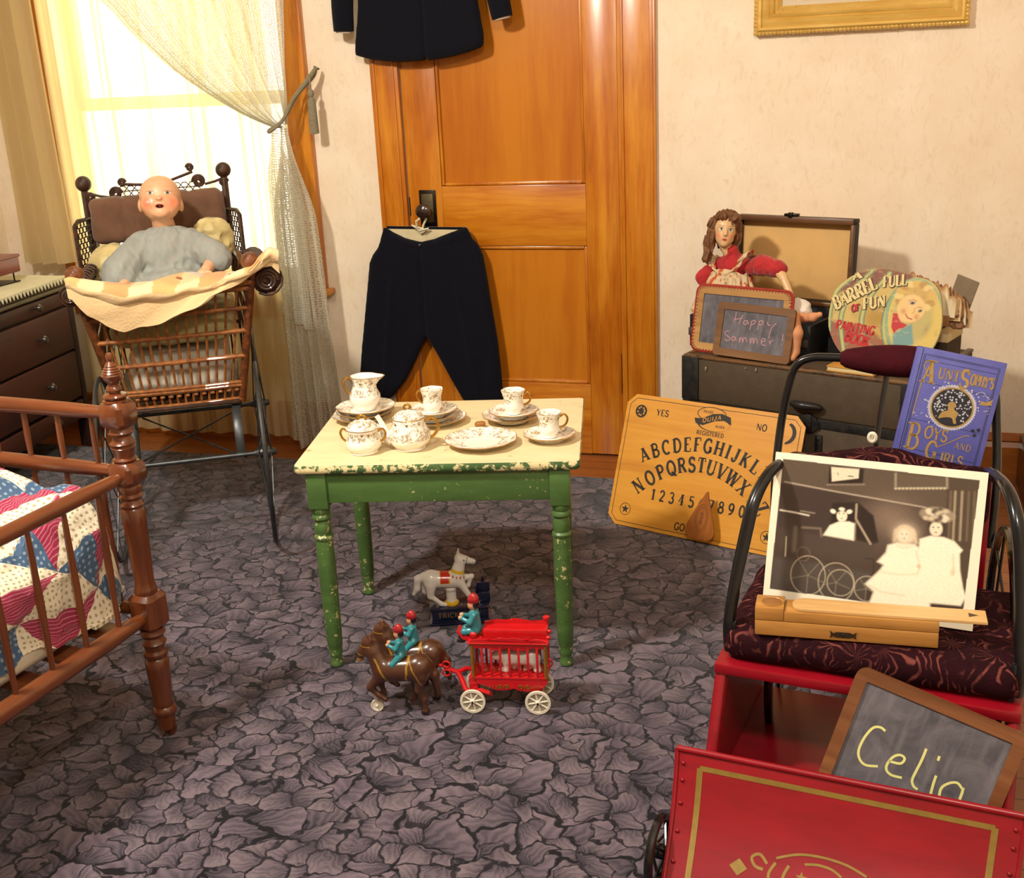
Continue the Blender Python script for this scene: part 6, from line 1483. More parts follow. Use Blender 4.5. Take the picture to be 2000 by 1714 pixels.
# dark box the barrel book leans on, and the small cards behind
o=MB(); o.box(.412, .735, .180, .40, Z0, Z0+.135, .004); bb=ontrunk(tag(o.obj('black_box', M_case), 'plain black box on the trunk behind the barrel-shaped book', 'box'))
gc=ontrunk(thing('paper_valentine', 'frilly cream and rust paper valentine behind the barrel-shaped book', 'paper card'))
m=MB()
for k in range(4):
    def f(u, v, k=k):
        x=.668+.135*u+.012*k; z=.700+.118*v-.035*u*v-.012*k-.03*max(0, u-.75)*4*v; return (x, .150+.014*k+.009*math.sin(u*26+k*2)*v, z+.007*math.sin(u*34+k)*(v > .8))
    m.grid(f, 40, 8, thick=.0012, colfn=lambda u, v, k=k: lin('d8c8a4' if (v < .86 and k%2 == 0) else ('a8724a' if v > .9 else 'c9ab7e')))
P(m, 'frill', attr_mat('aged paper', .85), gc)
m=MB(); m.box(.668, .790, .145, .149, Z0+.1355, .705, .001); P(m, 'card', mat('brown card', '8a6038', .8), gc)
m=MB(); m.box(-.036, .036, -.002, .002, -.065, .065, .001); o=m.obj('old_card', mat('grey brown card', '7d6b52', .75, 0, .3, 18)); o.matrix_world=TRM @ Matrix.Translation((.792, .232, .738)) @ RZ(-14) @ RX(-6) @ RY(14)
tag(o, 'grey brown card standing tilted at the far right behind the barrel book', 'card')
m=MB(); V, F=crump((.800, .190, .70), (.032, .025, .040), 21, 40, .012, .004); m.add(V, F, col=[tuple(np.array(lin('8a6448'))*(1+.8*float(vnoise(p, 90, 2)))) for p in V]); ontrunk(tag(m.obj('rag_bundle', attr_mat('rust rag', .9)), 'small crumpled rust and cream rag at the right edge of the barrel book', 'cloth'))
m=MB(); m.box(.738, .772, .20, .33, Z0, Z0+.10, .002); m.box(.736, .774, .198, .332, Z0+.075, Z0+.102, .002, 1); ontrunk(tag(m.obj('small_box', [mat('dark card', '3a2a1c', .8), mat('cream lid', 'd3bd8c', .7)]), 'small cream lidded box low at the right end of the trunk', 'box'))
yb=ontrunk(thing('thin_book', 'thin yellow book lying on the front edge of the trunk top', 'book'))
m=MB(); m.box(.485, .630, .006, .105, Z0, Z0+.003, .0008); m.box(.485, .630, .006, .105, Z0+.0135, Z0+.0165, .0008); P(m, 'cover', mat('ochre cover', 'c08a38', .6, 0, .2, 30), yb)
m=MB(); m.box(.488, .627, .008, .102, Z0+.0035, Z0+.013); P(m, 'pages', mat('page edges', 'cdb98a', .85), yb)
# ---- talking board leaning against the trunk
OB=thing('talking_board', 'yellow wooden talking board printed with a black alphabet, leaning against the trunk', 'board game')
OB.matrix_world=Matrix.Translation((-.796, -.701, .0135)) @ Matrix.Rotation(R(-18.23), 4, 'Z') @ RX(-22) @ T(-.022, 0, 0)
OW, OH=.612, .432
c=.030; out=[(c, 0), (OW-c, 0), (OW, c), (OW, OH-c), (OW-c, OH), (c, OH), (0, OH-c), (0, c)]
M_board=wood('yellow varnished board', 'b06e16', 'c98a28', 'd89c3c', 'x', .8, .38, .25, .6); M_ink=mat('black print', '1d150c', .6)
m=MB(); m.prism(out, -.004, .004, bev=.001)
bf=lambda x, z: (x, -.0046, z)
def loop(d, w):
    cc=c+.004; o=[(cc, d), (OW-cc, d), (OW-d, cc), (OW-d, OH-cc), (OW-cc, OH-d), (cc, OH-d), (d, OH-cc), (d, cc), (cc, d)]; ribbon(m, [(a[0]+(b[0]-a[0])*t/4, a[1]+(b[1]-a[1])*t/4) for a, b in zip(o, o[1:]) for t in range(4)]+[o[-1]], w, bf, 1)
loop(.013, .0016)
CX=OW/2
def arc_text(s, size, zc, amp, hw, wt):
    adv=[GL[ch][0] for ch in s]; tot=sum(adv); x=-hw; sp=2*hw/(len(s)-1)
    run=0; span=tot-adv[0]/2-adv[-1]/2
    for i, ch in enumerate(s):
        xx=-hw+2*hw*((run+adv[i]/2-adv[0]/2)*.6/span+.4*i/(len(s)-1)); run+=adv[i]; zz=zc-amp*(xx/hw)**2; sl=math.atan2(-2*amp*xx/hw**2, 1); ca, sa=math.cos(sl), math.sin(sl)
        fn=lambda px, py, xx=xx, zz=zz, ca=ca, sa=sa: bf(CX+xx+px*ca-py*sa, zz+px*sa+py*ca)
        letters(m, ch, size, fn, 0, -size/2, wt, True, 0, 1, .82)
arc_text('ABCDEFGHIJKLM', .043, .300, .060, .212, .20)
arc_text('NOPQRSTUVWXYZ', .045, .237, .100, .214, .20)
arc_text('1234567890', .034, .118, .0, .154, .20)
for s, x, z, sz in (('YES', .112+.022, .372, .020), ('NO', .454+.022, .372, .020), ('GOOD BYE', CX+.006, .022, .022), ('REGISTERED', CX+.004, .332, .0125)): letters(m, s, sz, bf, x, z, .19, False, .10, 1, .95)
# ribbon emblem
cx, cz=CX+.004, .386
disc2(m, cx-.005, cz+.014, .050, bf, 1, 28, .023); disc2(m, cx-.005, cz+.014, .047, lambda x, z: (x, -.0048, z), 2, 28, .0205)
disc2(m, cx+.006, cz-.016, .056, bf, 1, 28, .024); disc2(m, cx+.010, cz-.018, .052, lambda x, z: (x, -.0048, z), 2, 28, .0205)
poly2(m, [(cx-.062, cz-.004), (cx-.055, cz-.020), (cx-.030, cz-.024), (cx+.010, cz-.006), (cx+.045, cz+.0), (cx+.066, cz-.012), (cx+.060, cz+.012), (cx+.030, cz+.020), (cx, cz+.016), (cx-.035, cz-.002)], lambda x, z: (x, -.0050, z), 1)
letters(m, 'OUIJA', .013, lambda x, z: (x, -.0053, z+.004+(x-cx)*.28), cx-.002, cz-.010, .2, False, .16, 2, 1.2)
letters(m, 'TRADE', .0085, lambda x, z: (x, -.0051, z), cx-.018, cz+.016, .18, False, .12, 1); letters(m, 'MARK', .0085, lambda x, z: (x, -.0051, z), cx+.030, cz-.026, .18, False, .12, 1)
# sun, moon, stars
disc2(m, .056, .378, .021, bf, 1, 28); 
for i in range(9): disc2(m, .056+.012*math.cos(i*2.4), .378+.013*math.sin(i*2.4), .003, lambda x, z: (x, -.0048, z), 2, 8)
mo=[(OW-.040+.0-.004, .410)]+[(OW-.056+.032*math.cos(R(a)), .376+.034*math.sin(R(a))) for a in range(70, -91, -10)]+[(OW-.070+.034*math.cos(R(a)), .376+.031*math.sin(R(a))) for a in range(-62, 63, 10)]
poly2(m, mo[1:], bf, 1)
for x in (.060, OW-.060):
    ringpts=[(x+.019*math.cos(a), .055+.019*math.sin(a)) for a in np.linspace(0, 6.2832, 33)]; ribbon(m, ringpts, .0018, bf, 1)
    poly2(m, [(x+(.015 if i%2 == 0 else .006)*math.sin(i*math.pi/5), .055+(.015 if i%2 == 0 else .006)*math.cos(i*math.pi/5)) for i in range(10)], bf, 1)
P(m, 'board', [M_board, M_ink, M_board], OB, ang=30)
# planchette
pc=thing('planchette', 'small heart-shaped wooden planchette leaning on the yellow talking board', 'planchette')
pc.matrix_world=OB.matrix_world @ T(.350+.0, -.040, .014) @ RX(8) @ RY(5)
o=[(p.x, p.y) for p in cat_rom([(0, .148), (.008, .128), (.030, .075), (.046, .030), (.040, .004), (.014, -.004), (-.014, -.004), (-.042, .000), (-.050, .020), (-.034, .072), (-.010, .128)], 5, True)]
m=MB(); m.prism(o, -.004, .004, bev=.0015)
pf_=lambda x, z: (x, -.0046, z)
for rx, rz in ((.021, .044), (.016, .036)): ribbon(m, [(rx*math.cos(a)-.002, .062+rz*math.sin(a)) for a in np.linspace(0, 6.2832, 33)], .0012, pf_, 1)
letters(m, 'OUIJA', .010, lambda x, z: pf_(-.002-(z-.004), .062+x), 0, 0, .2, False, .12, 1)
P(m, 'plate', [wood('planchette wood', '7c4416', '9a5a22', 'b0702f', 'z', 1.4, .4, .2), mat('brown print', '5a3312', .6)], pc, ang=30)
for x, z in ((-.036, .012), (.034, .012), (.0, .118)):
    k=MB(); k.lathe([(.0035, 0), (.003, .012), (.004, .018), (0, .020)], 10, M=T(x, .0041, z) @ RX(-90)); P(k, 'foot', M_board, pc)
# ================================================================== red go-cart with velvet seat
PR, PRR=(-.255, -2.164, 0.0), R(-6.6)
PRM=Matrix.Translation(PR) @ Matrix.Rotation(PRR, 4, 'Z')
def oncart(o): o.matrix_world=PRM; return o
ct=thing('doll_go_cart', 'red painted wooden doll go-cart with velvet seat and black tube handle, at right', 'doll go-cart', PR, PRR)
M_cred=chipped('worn red paint', '8e0a1c', '790816', 'c06a50', 55, .70, .74); M_cred.node_tree.nodes['Principled BSDF'].inputs['Roughness'].default_value=.32
M_blk=mat('black enamel tube', '1b1c1f', .25, .5, .25, 30, coat=.4)
def velvet(name, pattern):
    t=NT(name); v=t.coord(); n=t.noise(v, 30, 4); c=t.mix(n.outputs[0], '240409', '47101a')
    if pattern:
        d=t.noise(v, 8, 3); a=t.node('ShaderNodeVectorMath', operation='SCALE'); t.link(d.outputs['Color'], a.inputs[0]); a.inputs['Scale'].default_value=.10
        b=t.node('ShaderNodeVectorMath', operation='ADD'); t.link(v, b.inputs[0]); t.link(a.outputs[0], b.inputs[1])
        vo=t.node('ShaderNodeTexVoronoi', feature='F1'); vo.inputs['Scale'].default_value=13; t.link(b.outputs[0], vo.inputs['Vector'])
        lo=t.node('ShaderNodeVectorMath', operation='SUBTRACT'); t.link(b.outputs[0], lo.inputs[0]); t.link(vo.outputs['Position'], lo.inputs[1]); xy=t.node('ShaderNodeSeparateXYZ'); t.link(lo.outputs[0], xy.inputs[0])
        an=t.math('ARCTAN2', xy.outputs[1], xy.outputs[0]); st=t.math('SINE', t.math('ADD', t.math('MULTIPLY', an, 13.0), t.math('MULTIPLY', vo.outputs['Distance'], 6.0)))
        m_=t.math('MULTIPLY', t.ramp(st, [(.45, 0.), (.95, 1.)]), t.ramp(t.noise(v, 26, 4).outputs[0], [(.44, 0.), (.62, 1.)]))
        c=t.mix(t.math('MULTIPLY', m_, .8), t.mix(n.outputs[0], '170407', '2d0b14'), '7d433b'); 
    t.base(c).set(rough=.85, sheen=.35, sheenr=.35, spec=.1); t.l.new(c if not isinstance(c, str) else n.outputs[0], t.b.inputs['Sheen Tint']); t.bump(t.noise(v, 300, 2).outputs[0], .5, .003); return t.m
M_vel=velvet('plum velvet', False); M_velp=velvet('figured plum velvet', True)
m=MB(); m.box(-.008, .530, -.012, .365, .338, .360, .004); P(m, 'seat_board', M_cred, ct)
# cushion
def g(Pt):
    q=np.abs(Pt-np.array((.264, .178, .394)))-np.array((.264-.03, .176-.03, .033-.03)); d=np.linalg.norm(np.maximum(q, 0), axis=-1)+np.minimum(q.max(-1), 0)-.03
    return d+.0025*vnoise(Pt, 22, 4)+.006*np.exp(-((Pt[..., 0]-.0)/.03)**2)*0
V, F=nets(g, (-.02, -.02, .34), (.55, .38, .45), .0075); m=MB(); m.add(V, F); P(m, 'seat_cushion', M_velp, ct, ang=80)
# back: red boards with a padded, arched top
m=MB(); m.box(.035, .446, .355, .372, .362, .640, .003); P(m, 'back_board', M_cred, ct)
def g(Pt):
    x=Pt[..., 0]; top=.672+.026*np.exp(-((x-.240)/.09)**2)-.02*np.abs(x-.24)/.2*0
    zc=(.560+top)/2; hz=(top-.560)/2
    q=np.stack([np.abs(x-.245)-.200+.022, np.abs(Pt[..., 1]-.345)-.030+.022, np.abs(Pt[..., 2]-zc)-hz+.022], -1); d=np.linalg.norm(np.maximum(q, 0), axis=-1)+np.minimum(q.max(-1), 0)-.022
    return d+.003*vnoise(Pt, 28, 2)
V, F=nets(g, (.02, .29, .53), (.47, .40, .73), .0075); m=MB(); m.add(V, F); P(m, 'back_pad', M_velp, ct, ang=80)
# side boards and foot board
for x in (.004, .518):
    m=MB(); m.M=RZ(-90)   # outline drawn on (-b, z)
    m.M=Matrix(((0, 1, 0, x), (-1, 0, 0, 0), (0, 0, 1, 0), (0, 0, 0, 1)))
    m.prism([(-.352, .337), (-.300, .337), (-.285, .20), (-.330, .128), (.085, .125), (.055, .19), (-.004, .337), (-.07, .337), (-.10, .25), (-.18, .20), (-.352, .22)][:0] or [(-.35, .337), (-.01, .337), (.10, .122), (-.35, .122)], -.008, .008, bev=.0015); P(m, 'side_board', M_cred, ct)
    m=MB(); m.tube([(x, .006, .338), (x, -.055, .22), (x, -.105, .125)], .0125, 12); P(m, 'front_post', M_cred, ct)
m=MB(); m.box(-.003, .525, -.205, .349, .100, .1215, .003); P(m, 'foot_board', M_cred, ct)
m=MB(); m.ell((.105, -.02, .1218), (.011, .011, .003)); P(m, 'screw_cap', mat('dull screw', '6b4b45', .4, .6), ct)
# dash board
M_gold=mat('gold striping', '8f7434', .45, .35, .2, 60)
def dsh(u, v, off=0.0):   # u across, v up
    z=.055+.196*v; y=-.285+.137*v+.018*math.sin(math.pi*v); x=-.028+.565*u-.010*(u-.5)*0-.012*v*(1-2*u)
    n=Vector((0, -.82, .57)); return Vector((x, y, z))+n*off
m=MB(); m.grid(lambda u, v: dsh(u, v), 30, 16, thick=.006)
P(m, 'dash_panel', M_cred, ct)
m=MB(); m.tube([dsh(u, 1.0) for u in np.linspace(0, 1, 12)], .0062, 10); P(m, 'dash_rim', M_cred, ct)
for u in (0, 1): m=MB(); m.tube([dsh(u, v) for v in np.linspace(0, 1, 12)], .0045, 8); P(m, 'dash_edge', M_cred, ct)
fn=lambda x, y: dsh(x, y, .0009)
m=MB()
def seg2(a, b, n=20): return [(a[0]+(b[0]-a[0])*i/n, a[1]+(b[1]-a[1])*i/n) for i in range(n+1)]
def rib3(pts, wd):   # ribbon in dash coordinates scaled to metres
    sx, sy=.565, .24; ribbon(m, [(p[0]*sx, p[1]*sy) for p in pts], wd, lambda x, y: dsh(x/sx, y/sy, .0009))
for a, b in (((.075, .865), (.925, .865)), ((.075, .865), (.075, .06)), ((.925, .865), (.925, .06)), ((.075, .06), (.925, .06))): rib3(seg2(a, b), .0105)
# painted emblem low on the panel
E_=[([(.335, .33), (.40, .385), (.47, .40), (.54, .385), (.60, .34)], .004), ([(.42, .33), (.46, .345), (.50, .335), (.53, .30)], .004), ([(.31, .28), (.285, .33), (.262, .30), (.275, .25), (.30, .24)], .005), ([(.335, .30), (.318, .22), (.328, .15)], .005), ([(.375, .30), (.362, .22), (.375, .15)], .005), ([(.68, .28), (.705, .33), (.728, .30), (.715, .25), (.69, .24)], .005), ([(.655, .30), (.672, .22), (.662, .15)], .005), ([(.615, .30), (.628, .22), (.615, .15)], .005), ([(.40, .10), (.50, .07), (.60, .10)], .004)]
for p, wd in E_: rib3([(q.x, q.y) for q in cat_rom(p, 6)], wd)
def pd(pts): 
    sx, sy=.565, .24; poly2(m, [(p[0]*sx, p[1]*sy) for p in pts], lambda x, y: dsh(x/sx, y/sy, .0009))
for x in (.225, .765): pd([(x-.028, .22), (x, .275), (x+.028, .22), (x, .165)])
for x, y, r in ((.415, .24, .042), (.475, .20, .048), (.54, .24, .042), (.58, .20, .036)): pd([(x+(r if i%2 == 0 else r*.42)*math.sin(i*math.pi/5)*.42, y+(r if i%2 == 0 else r*.42)*math.cos(i*math.pi/5)) for i in range(10)])
P(m, 'gold_striping', M_gold, ct)
for u in (.022, .978):
    for v in (.88, .74, .56, .36, .16):
        m=MB(); m.ell(dsh(u, v, .0018), (.0042, .0032, .0042), su=12, sv=8); P(m, 'rivet', M_cred, ct)
# tubes: arms, handle, grip
def flatmid(n, r, a, b): return [r*(1+.18*math.exp(-((i/(n-1)-.4)/.2)**2)) for i in range(n)]
for pts in ([(.012, .03, .372), (.010, .028, .42), (.014, .045, .48), (.026, .085, .585), (.036, .115, .650), (.052, .165, .688), (.070, .24, .692), (.085, .33, .668), (.09, .352, .655)], [(.520, .03, .372), (.522, .028, .42), (.517, .045, .48), (.506, .085, .60), (.493, .115, .668), (.475, .165, .700), (.452, .24, .698), (.438, .33, .672), (.434, .352, .658)]):
    c=cat_rom(pts, 6); m=MB(); m.tube(c, flatmid(len(c), .0108, 0, 0), 12); P(m, 'arm_rail', M_blk, ct)
    m=MB(); m.box(pts[0][0]-.014+(.018 if pts[0][0] < .2 else 0), pts[0][0]+.010+(.004 if pts[0][0] < .2 else -.014), .018, .030, .36, .435, .003); P(m, 'arm_plate', M_blk, ct)
m=MB(); c=cat_rom([(.022, .375, .50), (.016, .41, .60), (.018, .445, .70), (.032, .455, .79), (.046, .457, .830), (.075, .459, .846), (.12, .46, .849), (.25, .46, .850), (.38, .46, .846), (.415, .459, .838), (.434, .456, .80), (.442, .445, .74), (.450, .415, .66), (.452, .385, .58), (.448, .375, .50)], 6); m.tube(c, .0088, 12); P(m, 'push_handle', M_blk, ct)
m=MB(); n=24; m.tube([(.135+.235*i/n, .460, .849-.0*i) for i in range(n+1)], [.0165+.0165*math.sin(math.pi*min(1, max(0, i/n)))**.9 if 0 < i < n else .013 for i in range(n+1)], 20); P(m, 'velvet_grip', M_vel, ct)
m=MB(); m.tube([(.228, .458, .822), (.222, .43, .74), (.216, .40, .63), (.214, .378, .56)], .0062, 8); P(m, 'centre_strut', M_blk, ct)
m=MB(); m.tube([(.018, .418, .625), (.24, .424, .622), (.451, .408, .625)], .0065, 8); P(m, 'cross_bar', M_blk, ct)
m=MB(); m.tube([(.213+.0065*math.cos(a), .395, .703+.0085*math.sin(a)) for a in np.linspace(0, 6.283, 17)[:-1]], .0042, 8, closed=True); m.box(.2115, .2145, .392, .398, .697, .709, .001); P(m, 'china_ring', mat('white china ring', 'd9d0bb', .3), ct)
for x in (.060, .470):
    m=MB(); wm=wheel_mesh(.245, .0095, 10, .02, .05, .0032, 40); P(wm, 'rear_wheel', M_blk, ct, loc=(.032 if x < .2 else .486, .40, .2675), rot=(0, 0, R(7)))
for x in (-.052, .578): P(wheel_mesh(.062, .0085, 8, .014, .030, .003, 32), 'front_wheel', M_blk, ct, loc=(x, -.232, .0832))
m=MB(); m.tube([(.032, .40, .2675), (.49, .40, .2675)], .006, 8); P(m, 'rear_axle', M_blk, ct)
for x in (.07, .45): m=MB(); m.tube([(x, .40, .2675), (x, .36, .337)], .006, 8); P(m, 'axle_strut', M_blk, ct)
m=MB(); m.tube([(-.052, -.232, .0832), (.578, -.232, .0832)], .0055, 8); P(m, 'front_axle', M_blk, ct)
# ---- Celia slate
CEL=[[(-.068,.0568),(-.0773,.0596),(-.0885,.0535),(-.096,.0323),(-.098,.0092),(-.0949,-.0041),(-.0867,-.013),(-.0759,-.0151),(-.0582,-.0081)],[(-.046,.009),(-.0261,.0133),(-.0219,.0246),(-.0297,.028),(-.0389,.0216),(-.0446,.0078),(-.0449,-.0034),(-.0402,-.0102),(-.0301,-.0125),(-.0147,-.0092)],[(.0045,.0575),(.0045,.0376),(.0028,.0149),(.0017,-.0002),(.0031,-.0087),(.0086,-.015),(.0158,-.0169)],[(.035,.0201),(.0358,.0042),(.0378,-.0148)],[(.0283,.0548),(.0289,.046)],[(.0805,.0177),(.0705,.0235),(.0597,.0181),(.0511,.0065),(.0503,-.0048),(.0544,-.0150),(.066,-.016)],[(.0818,.0202),(.0832,.0101),(.0835,.0005),(.086,-.02)]]
sC=slate('school_slate', 'large wood framed slate with yellow chalk writing, standing behind the red dash board', .296, .300, .022, .020, wood('brown slate frame', '593317', '77492a', '93613a', 'x', 1., .45, .1), (CEL, .0045, M_yel))
sC.matrix_world=PRM @ Matrix.Translation((.364, -.0745, .273-.036)) @ RX(-15) @ RY(15)
# ---- photograph
pg_=thing('old_photograph', 'large sepia photograph of dolls and a pram, propped on the velvet seat', 'photograph')
PW, PH=.385, .292
cv=Canvas(PW, PH, 300, 228, 'e6dcc4')
def pc(x, y):
    v=.5; u=.5
    for _ in range(6): v=(y-15-160*u)/1275; u=(x-125+87*v)/(1750-63*v)
    return (u*PW, (1-v)*PH)
QP=lambda pts: [pc(*p) for p in pts]
s1=PW/1740
def L(pts, w, c, soft=1.5, a=1.): cv.line(QP(pts), w*s1, c, soft, a)
def EL(x, y, rx, ry, c, soft=1.5, a=1., rot=0): p=pc(x, y); cv.ell(p[0], p[1], rx*s1, ry*s1, c, soft, a, rot)
def PO(pts, c, soft=1.5, a=1.): cv.poly(QP(pts), c, soft, a)
def GLW(x, y, rx, ry, c, a): p=pc(x, y); cv.glow(p[0], p[1], rx*s1, ry*s1, np.array(lin(c)), a)
PO([(190, 75), (1805, 235), (1652, 1330), (96, 1190)], '40322c')
base_=cv.C.copy()
PO([(190, 75), (1560, 210), (1540, 480), (620, 340), (180, 280)], '54463a', 3); PO([(180, 290), (1380, 460), (1300, 760), (160, 700)], '3a2d29', 4)
GLW(1100, 560, 230, 170, '857060', .75); GLW(820, 800, 220, 120, '5d5046', .6); PO([(125, 920), (560, 960), (940, 1010), (880, 1340), (90, 1200)], '4c4540', 8, .8)
PO([(1545, 200), (1805, 235), (1655, 1300), (1600, 1100), (1560, 700)], '4a3c30', 4)
for x in (1580, 1615, 1668, 1720, 1765): L([(x, 330), (x-25, 720)], 9, 'b6a588' if x in (1615, 1668) else '75654f', 4)
L([(210, 270), (600, 338), (1380, 462)], 5, 'c9b9a2', 3); L([(175, 512), (300, 530), (420, 552)], 12, 'd9ceba', 2); L([(350, 515), (470, 532)], 7, '9b8c7c', 2)
PO([(590, 135), (880, 155), (870, 290), (580, 300)], '241a17', 2); PO([(605, 140), (840, 155), (835, 232), (612, 262)], 'dacbb2', 2); L([(750, 215), (790, 218)], 9, '4a3b32'); L([(660, 190), (665, 205)], 7, '5a4a40'); L([(575, 290), (880, 282)], 12, '8c7c6a', 3)
L([(1140, 190), (1140, 310), (1550, 300), (1550, 215)], 18, '8f8471', 3); PO([(1165, 195), (1530, 220), (1530, 285), (1160, 295)], '5b4d3e', 3)
for i in range(14): EL(1140+30*i, 312-.6*i, 9, 7, 'c4b799', 2)
# pram hood, body and wheels
PO([(620, 440), (830, 430), (960, 540), (1000, 760), (940, 780), (800, 745), (600, 700)], '261b19', 3); PO([(150, 660), (560, 720), (960, 770), (960, 930), (500, 900), (250, 820), (130, 860)], '463a33', 10, .8)
L([(820, 450), (815, 570), (935, 775)], 12, 'bba98f', 3); L([(815, 570), (812, 740)], 6, '8a7a68', 2); L([(232, 740), (225, 905)], 9, 'b8a890', 2)
L([(365, 655), (520, 660), (530, 725)], 11, '7f7060', 4); L([(310, 660), (300, 850)], 14, '7a6b5c', 8)
def ringp(x, y, rx, ry, w, c, a=1.):
    pts=[(x+rx*math.cos(t), y+ry*math.sin(t)) for t in np.linspace(0, 2*math.pi, 41)]; L(pts, w, c, 2, a)
for x, y, rx, ry in ((420, 1060, 145, 165), (655, 1110, 148, 165), (690, 1110, 110, 110), (910, 1150, 105, 105)): ringp(x, y, rx, ry, 6, 'b5a88f')
for x, y, r in ((420, 1060, 150), (655, 1110, 120), (900, 1150, 90)):
    for k in range(5): a=.4+k*1.257; L([(x, y), (x+r*math.cos(a), y+r*math.sin(a))], 2.5, '8c7f6c', 2)
ringp(380, 880, 55, 60, 5, '6d6052'); L([(890, 900), (960, 900), (960, 1000), (930, 1100)], 7, '241b18', 2)
# dolls
w_='efe3cb'
PO([(560, 690), (600, 630), (680, 595), (760, 595), (805, 610), (800, 752), (545, 715)], w_, 3); EL(700, 545, 45, 55, 'e8d5bb', 2); PO([(655, 520), (660, 490), (700, 475), (745, 490), (750, 560), (740, 520)], '2a1d1a', 3); EL(698, 492, 24, 15, w_, 2)
for sx, cx in ((-1, 625), (1, 760)): EL(cx, 512, 24, 18, w_, 2, rot=20*sx)
EL(700, 550, 38, 44, 'ead8be', 2)
for dx in (-20, 18): EL(697+dx, 528, 6, 5, '3a2b26', 1)
EL(697, 570, 8, 4, '8a4f46', 1)
PO([(1075, 780), (1150, 755), (1290, 765), (1330, 800), (1350, 980), (1400, 1200), (1410, 1330), (920, 1280), (960, 1170), (890, 1110), (1010, 990), (1040, 945), (990, 920), (1060, 840)], w_, 4)
GLW(1220, 680, 90, 75, 'd8c5a8', .9); EL(1215, 690, 80, 78, 'd9c6ab', 6); EL(1205, 692, 42, 52, 'e4d2b8', 4); L([(1165, 640), (1205, 622), (1250, 645)], 14, 'cdb899', 5); L([(1140, 660), (1130, 740)], 26, 'cbb697', 6); L([(1275, 660), (1300, 750)], 26, 'd3bfa0', 6); EL(1207, 722, 9, 4, 'a0705f', 1.5); L([(1150, 780), (1200, 800), (1270, 785)], 6, 'd8c6a8', 4); L([(1010, 1000), (1150, 1020), (1330, 1010)], 5, 'dac8aa', 5)

for dx in (-18, 18): EL(1208+dx, 685, 6, 5, '7b6a5c', 2)
PO([(1330, 720), (1420, 690), (1520, 700), (1600, 730), (1665, 800), (1640, 830), (1640, 960), (1660, 1100), (1680, 1180), (1640, 1250), (1400, 1240), (1330, 1150), (1310, 900)], w_, 3)
EL(1460, 620, 62, 75, '2a1e1a', 4); EL(1460, 635, 50, 62, 'e6d4ba', 3); EL(1470, 520, 130, 62, 'a8987f', 4)
for i in range(26): a=i*2.4; r=(i/26)**.5; EL(1470+120*r*math.cos(a), 520+52*r*math.sin(a), 20, 16, ('d8cbb2', '8f806c', 'c2b398', '5d5044')[i%4], 3)
for dx in (-20, 20): EL(1458+dx, 622, 7, 6, '33251f', 1.5)
EL(1458, 662, 10, 5, '9a6255', 1.5); L([(1300, 820), (1330, 950), (1310, 1000)], 8, 'd3c0a4', 3); L([(1590, 840), (1590, 1000)], 8, 'd3c0a4', 4); L([(920, 1120), (1020, 1170), (1200, 1190)], 7, 'd5c4a6', 4); EL(1320, 945, 16, 14, 'cdb294', 3); EL(1585, 980, 16, 30, 'd8c2a4', 4)
cv.C*=(1+.05*np.random.RandomState(5).normal(size=cv.X.shape)[..., None]); cv.C=np.clip(cv.C, 0, .9)
# keep the border clean
inside_=sd_poly(cv.X, cv.Y, QP([(190, 75), (1805, 235), (1652, 1330), (96, 1190)])) < 0
cv.C[~inside_]=lin('e9dfc8')
m=MB(); m.box(-PW/2, PW/2, -.0035, .0035, -PH/2, PH/2, .001); cv.put(m, lambda x, y: (x-PW/2, -.0042, y-PH/2), 1)
P(m, 'mounted_print', [mat('mount edge', 'd8cdb4', .7), attr_mat('photo print', .35, .1)], pg_)
pg_.matrix_world=PRM @ Matrix.Translation((.2465, .172, .5745)) @ RX(-16) @ RY(.6)
# ---- pencil box
px_=thing('pencil_box', 'wooden pencil box with a sliding lid lying in front of the sepia photograph', 'pencil box')
M_pw=wood('pencil box wood', '8a5a24', 'ad7a3a', 'c69452', 'x', 1., .45, .15); M_pl=wood('pencil box lid', 'a87c46', 'c9a066', 'd9b57c', 'x', 1., .45, .15)
m=MB(); m.box(0, .322, 0, .055, 0, .0300, .002); P(m, 'lower_tray', M_pw, px_)
m=MB(); m.box(0, .052, 0, .055, .0306, .0565, .0015); m.box(.0525, .322, 0, .055, .0306, .0505, .0015)
m.lathe([(.0195, .0566), (.0210, .0574), (.0198, .0576), (.0188, .0566)], 24, M=Matrix.Diagonal((1, .95, 1, 1)) @ T(.030, .028, 0)); P(m, 'upper_tray', M_pw, px_)
m=MB(); m.lathe([(.0185, .0566), (.012, .0569), (0, .0570)], 24, M=T(.030, .0266, 0)); P(m, 'round_hollow', wood('hollow', '6e4418', '8a5a24', 'a06c30', 'x', 1., .5, .1), px_)
m=MB(); m.prism([(.086+.020*math.cos(R(a)), .0275+.0235*math.sin(R(a))) for a in range(90, 271, 15)]+[(.402, .004), (.402, .051)], .0508, .0568, M=Matrix(((1, 0, 0, 0), (0, 0, 1, 0), (0, 1, 0, 0), (0, 0, 0, 1))), bev=.001)
P(m, 'sliding_lid', M_pl, px_)
m=MB(); m.prism([(.372, .020), (.388, .028), (.372, .036)], .0569, .0573, M=Matrix(((1, 0, 0, 0), (0, 0, 1, 0), (0, 1, 0, 0), (0, 0, 0, 1)))); P(m, 'thumb_notch', mat('dark notch', '4a351c', .6), px_)
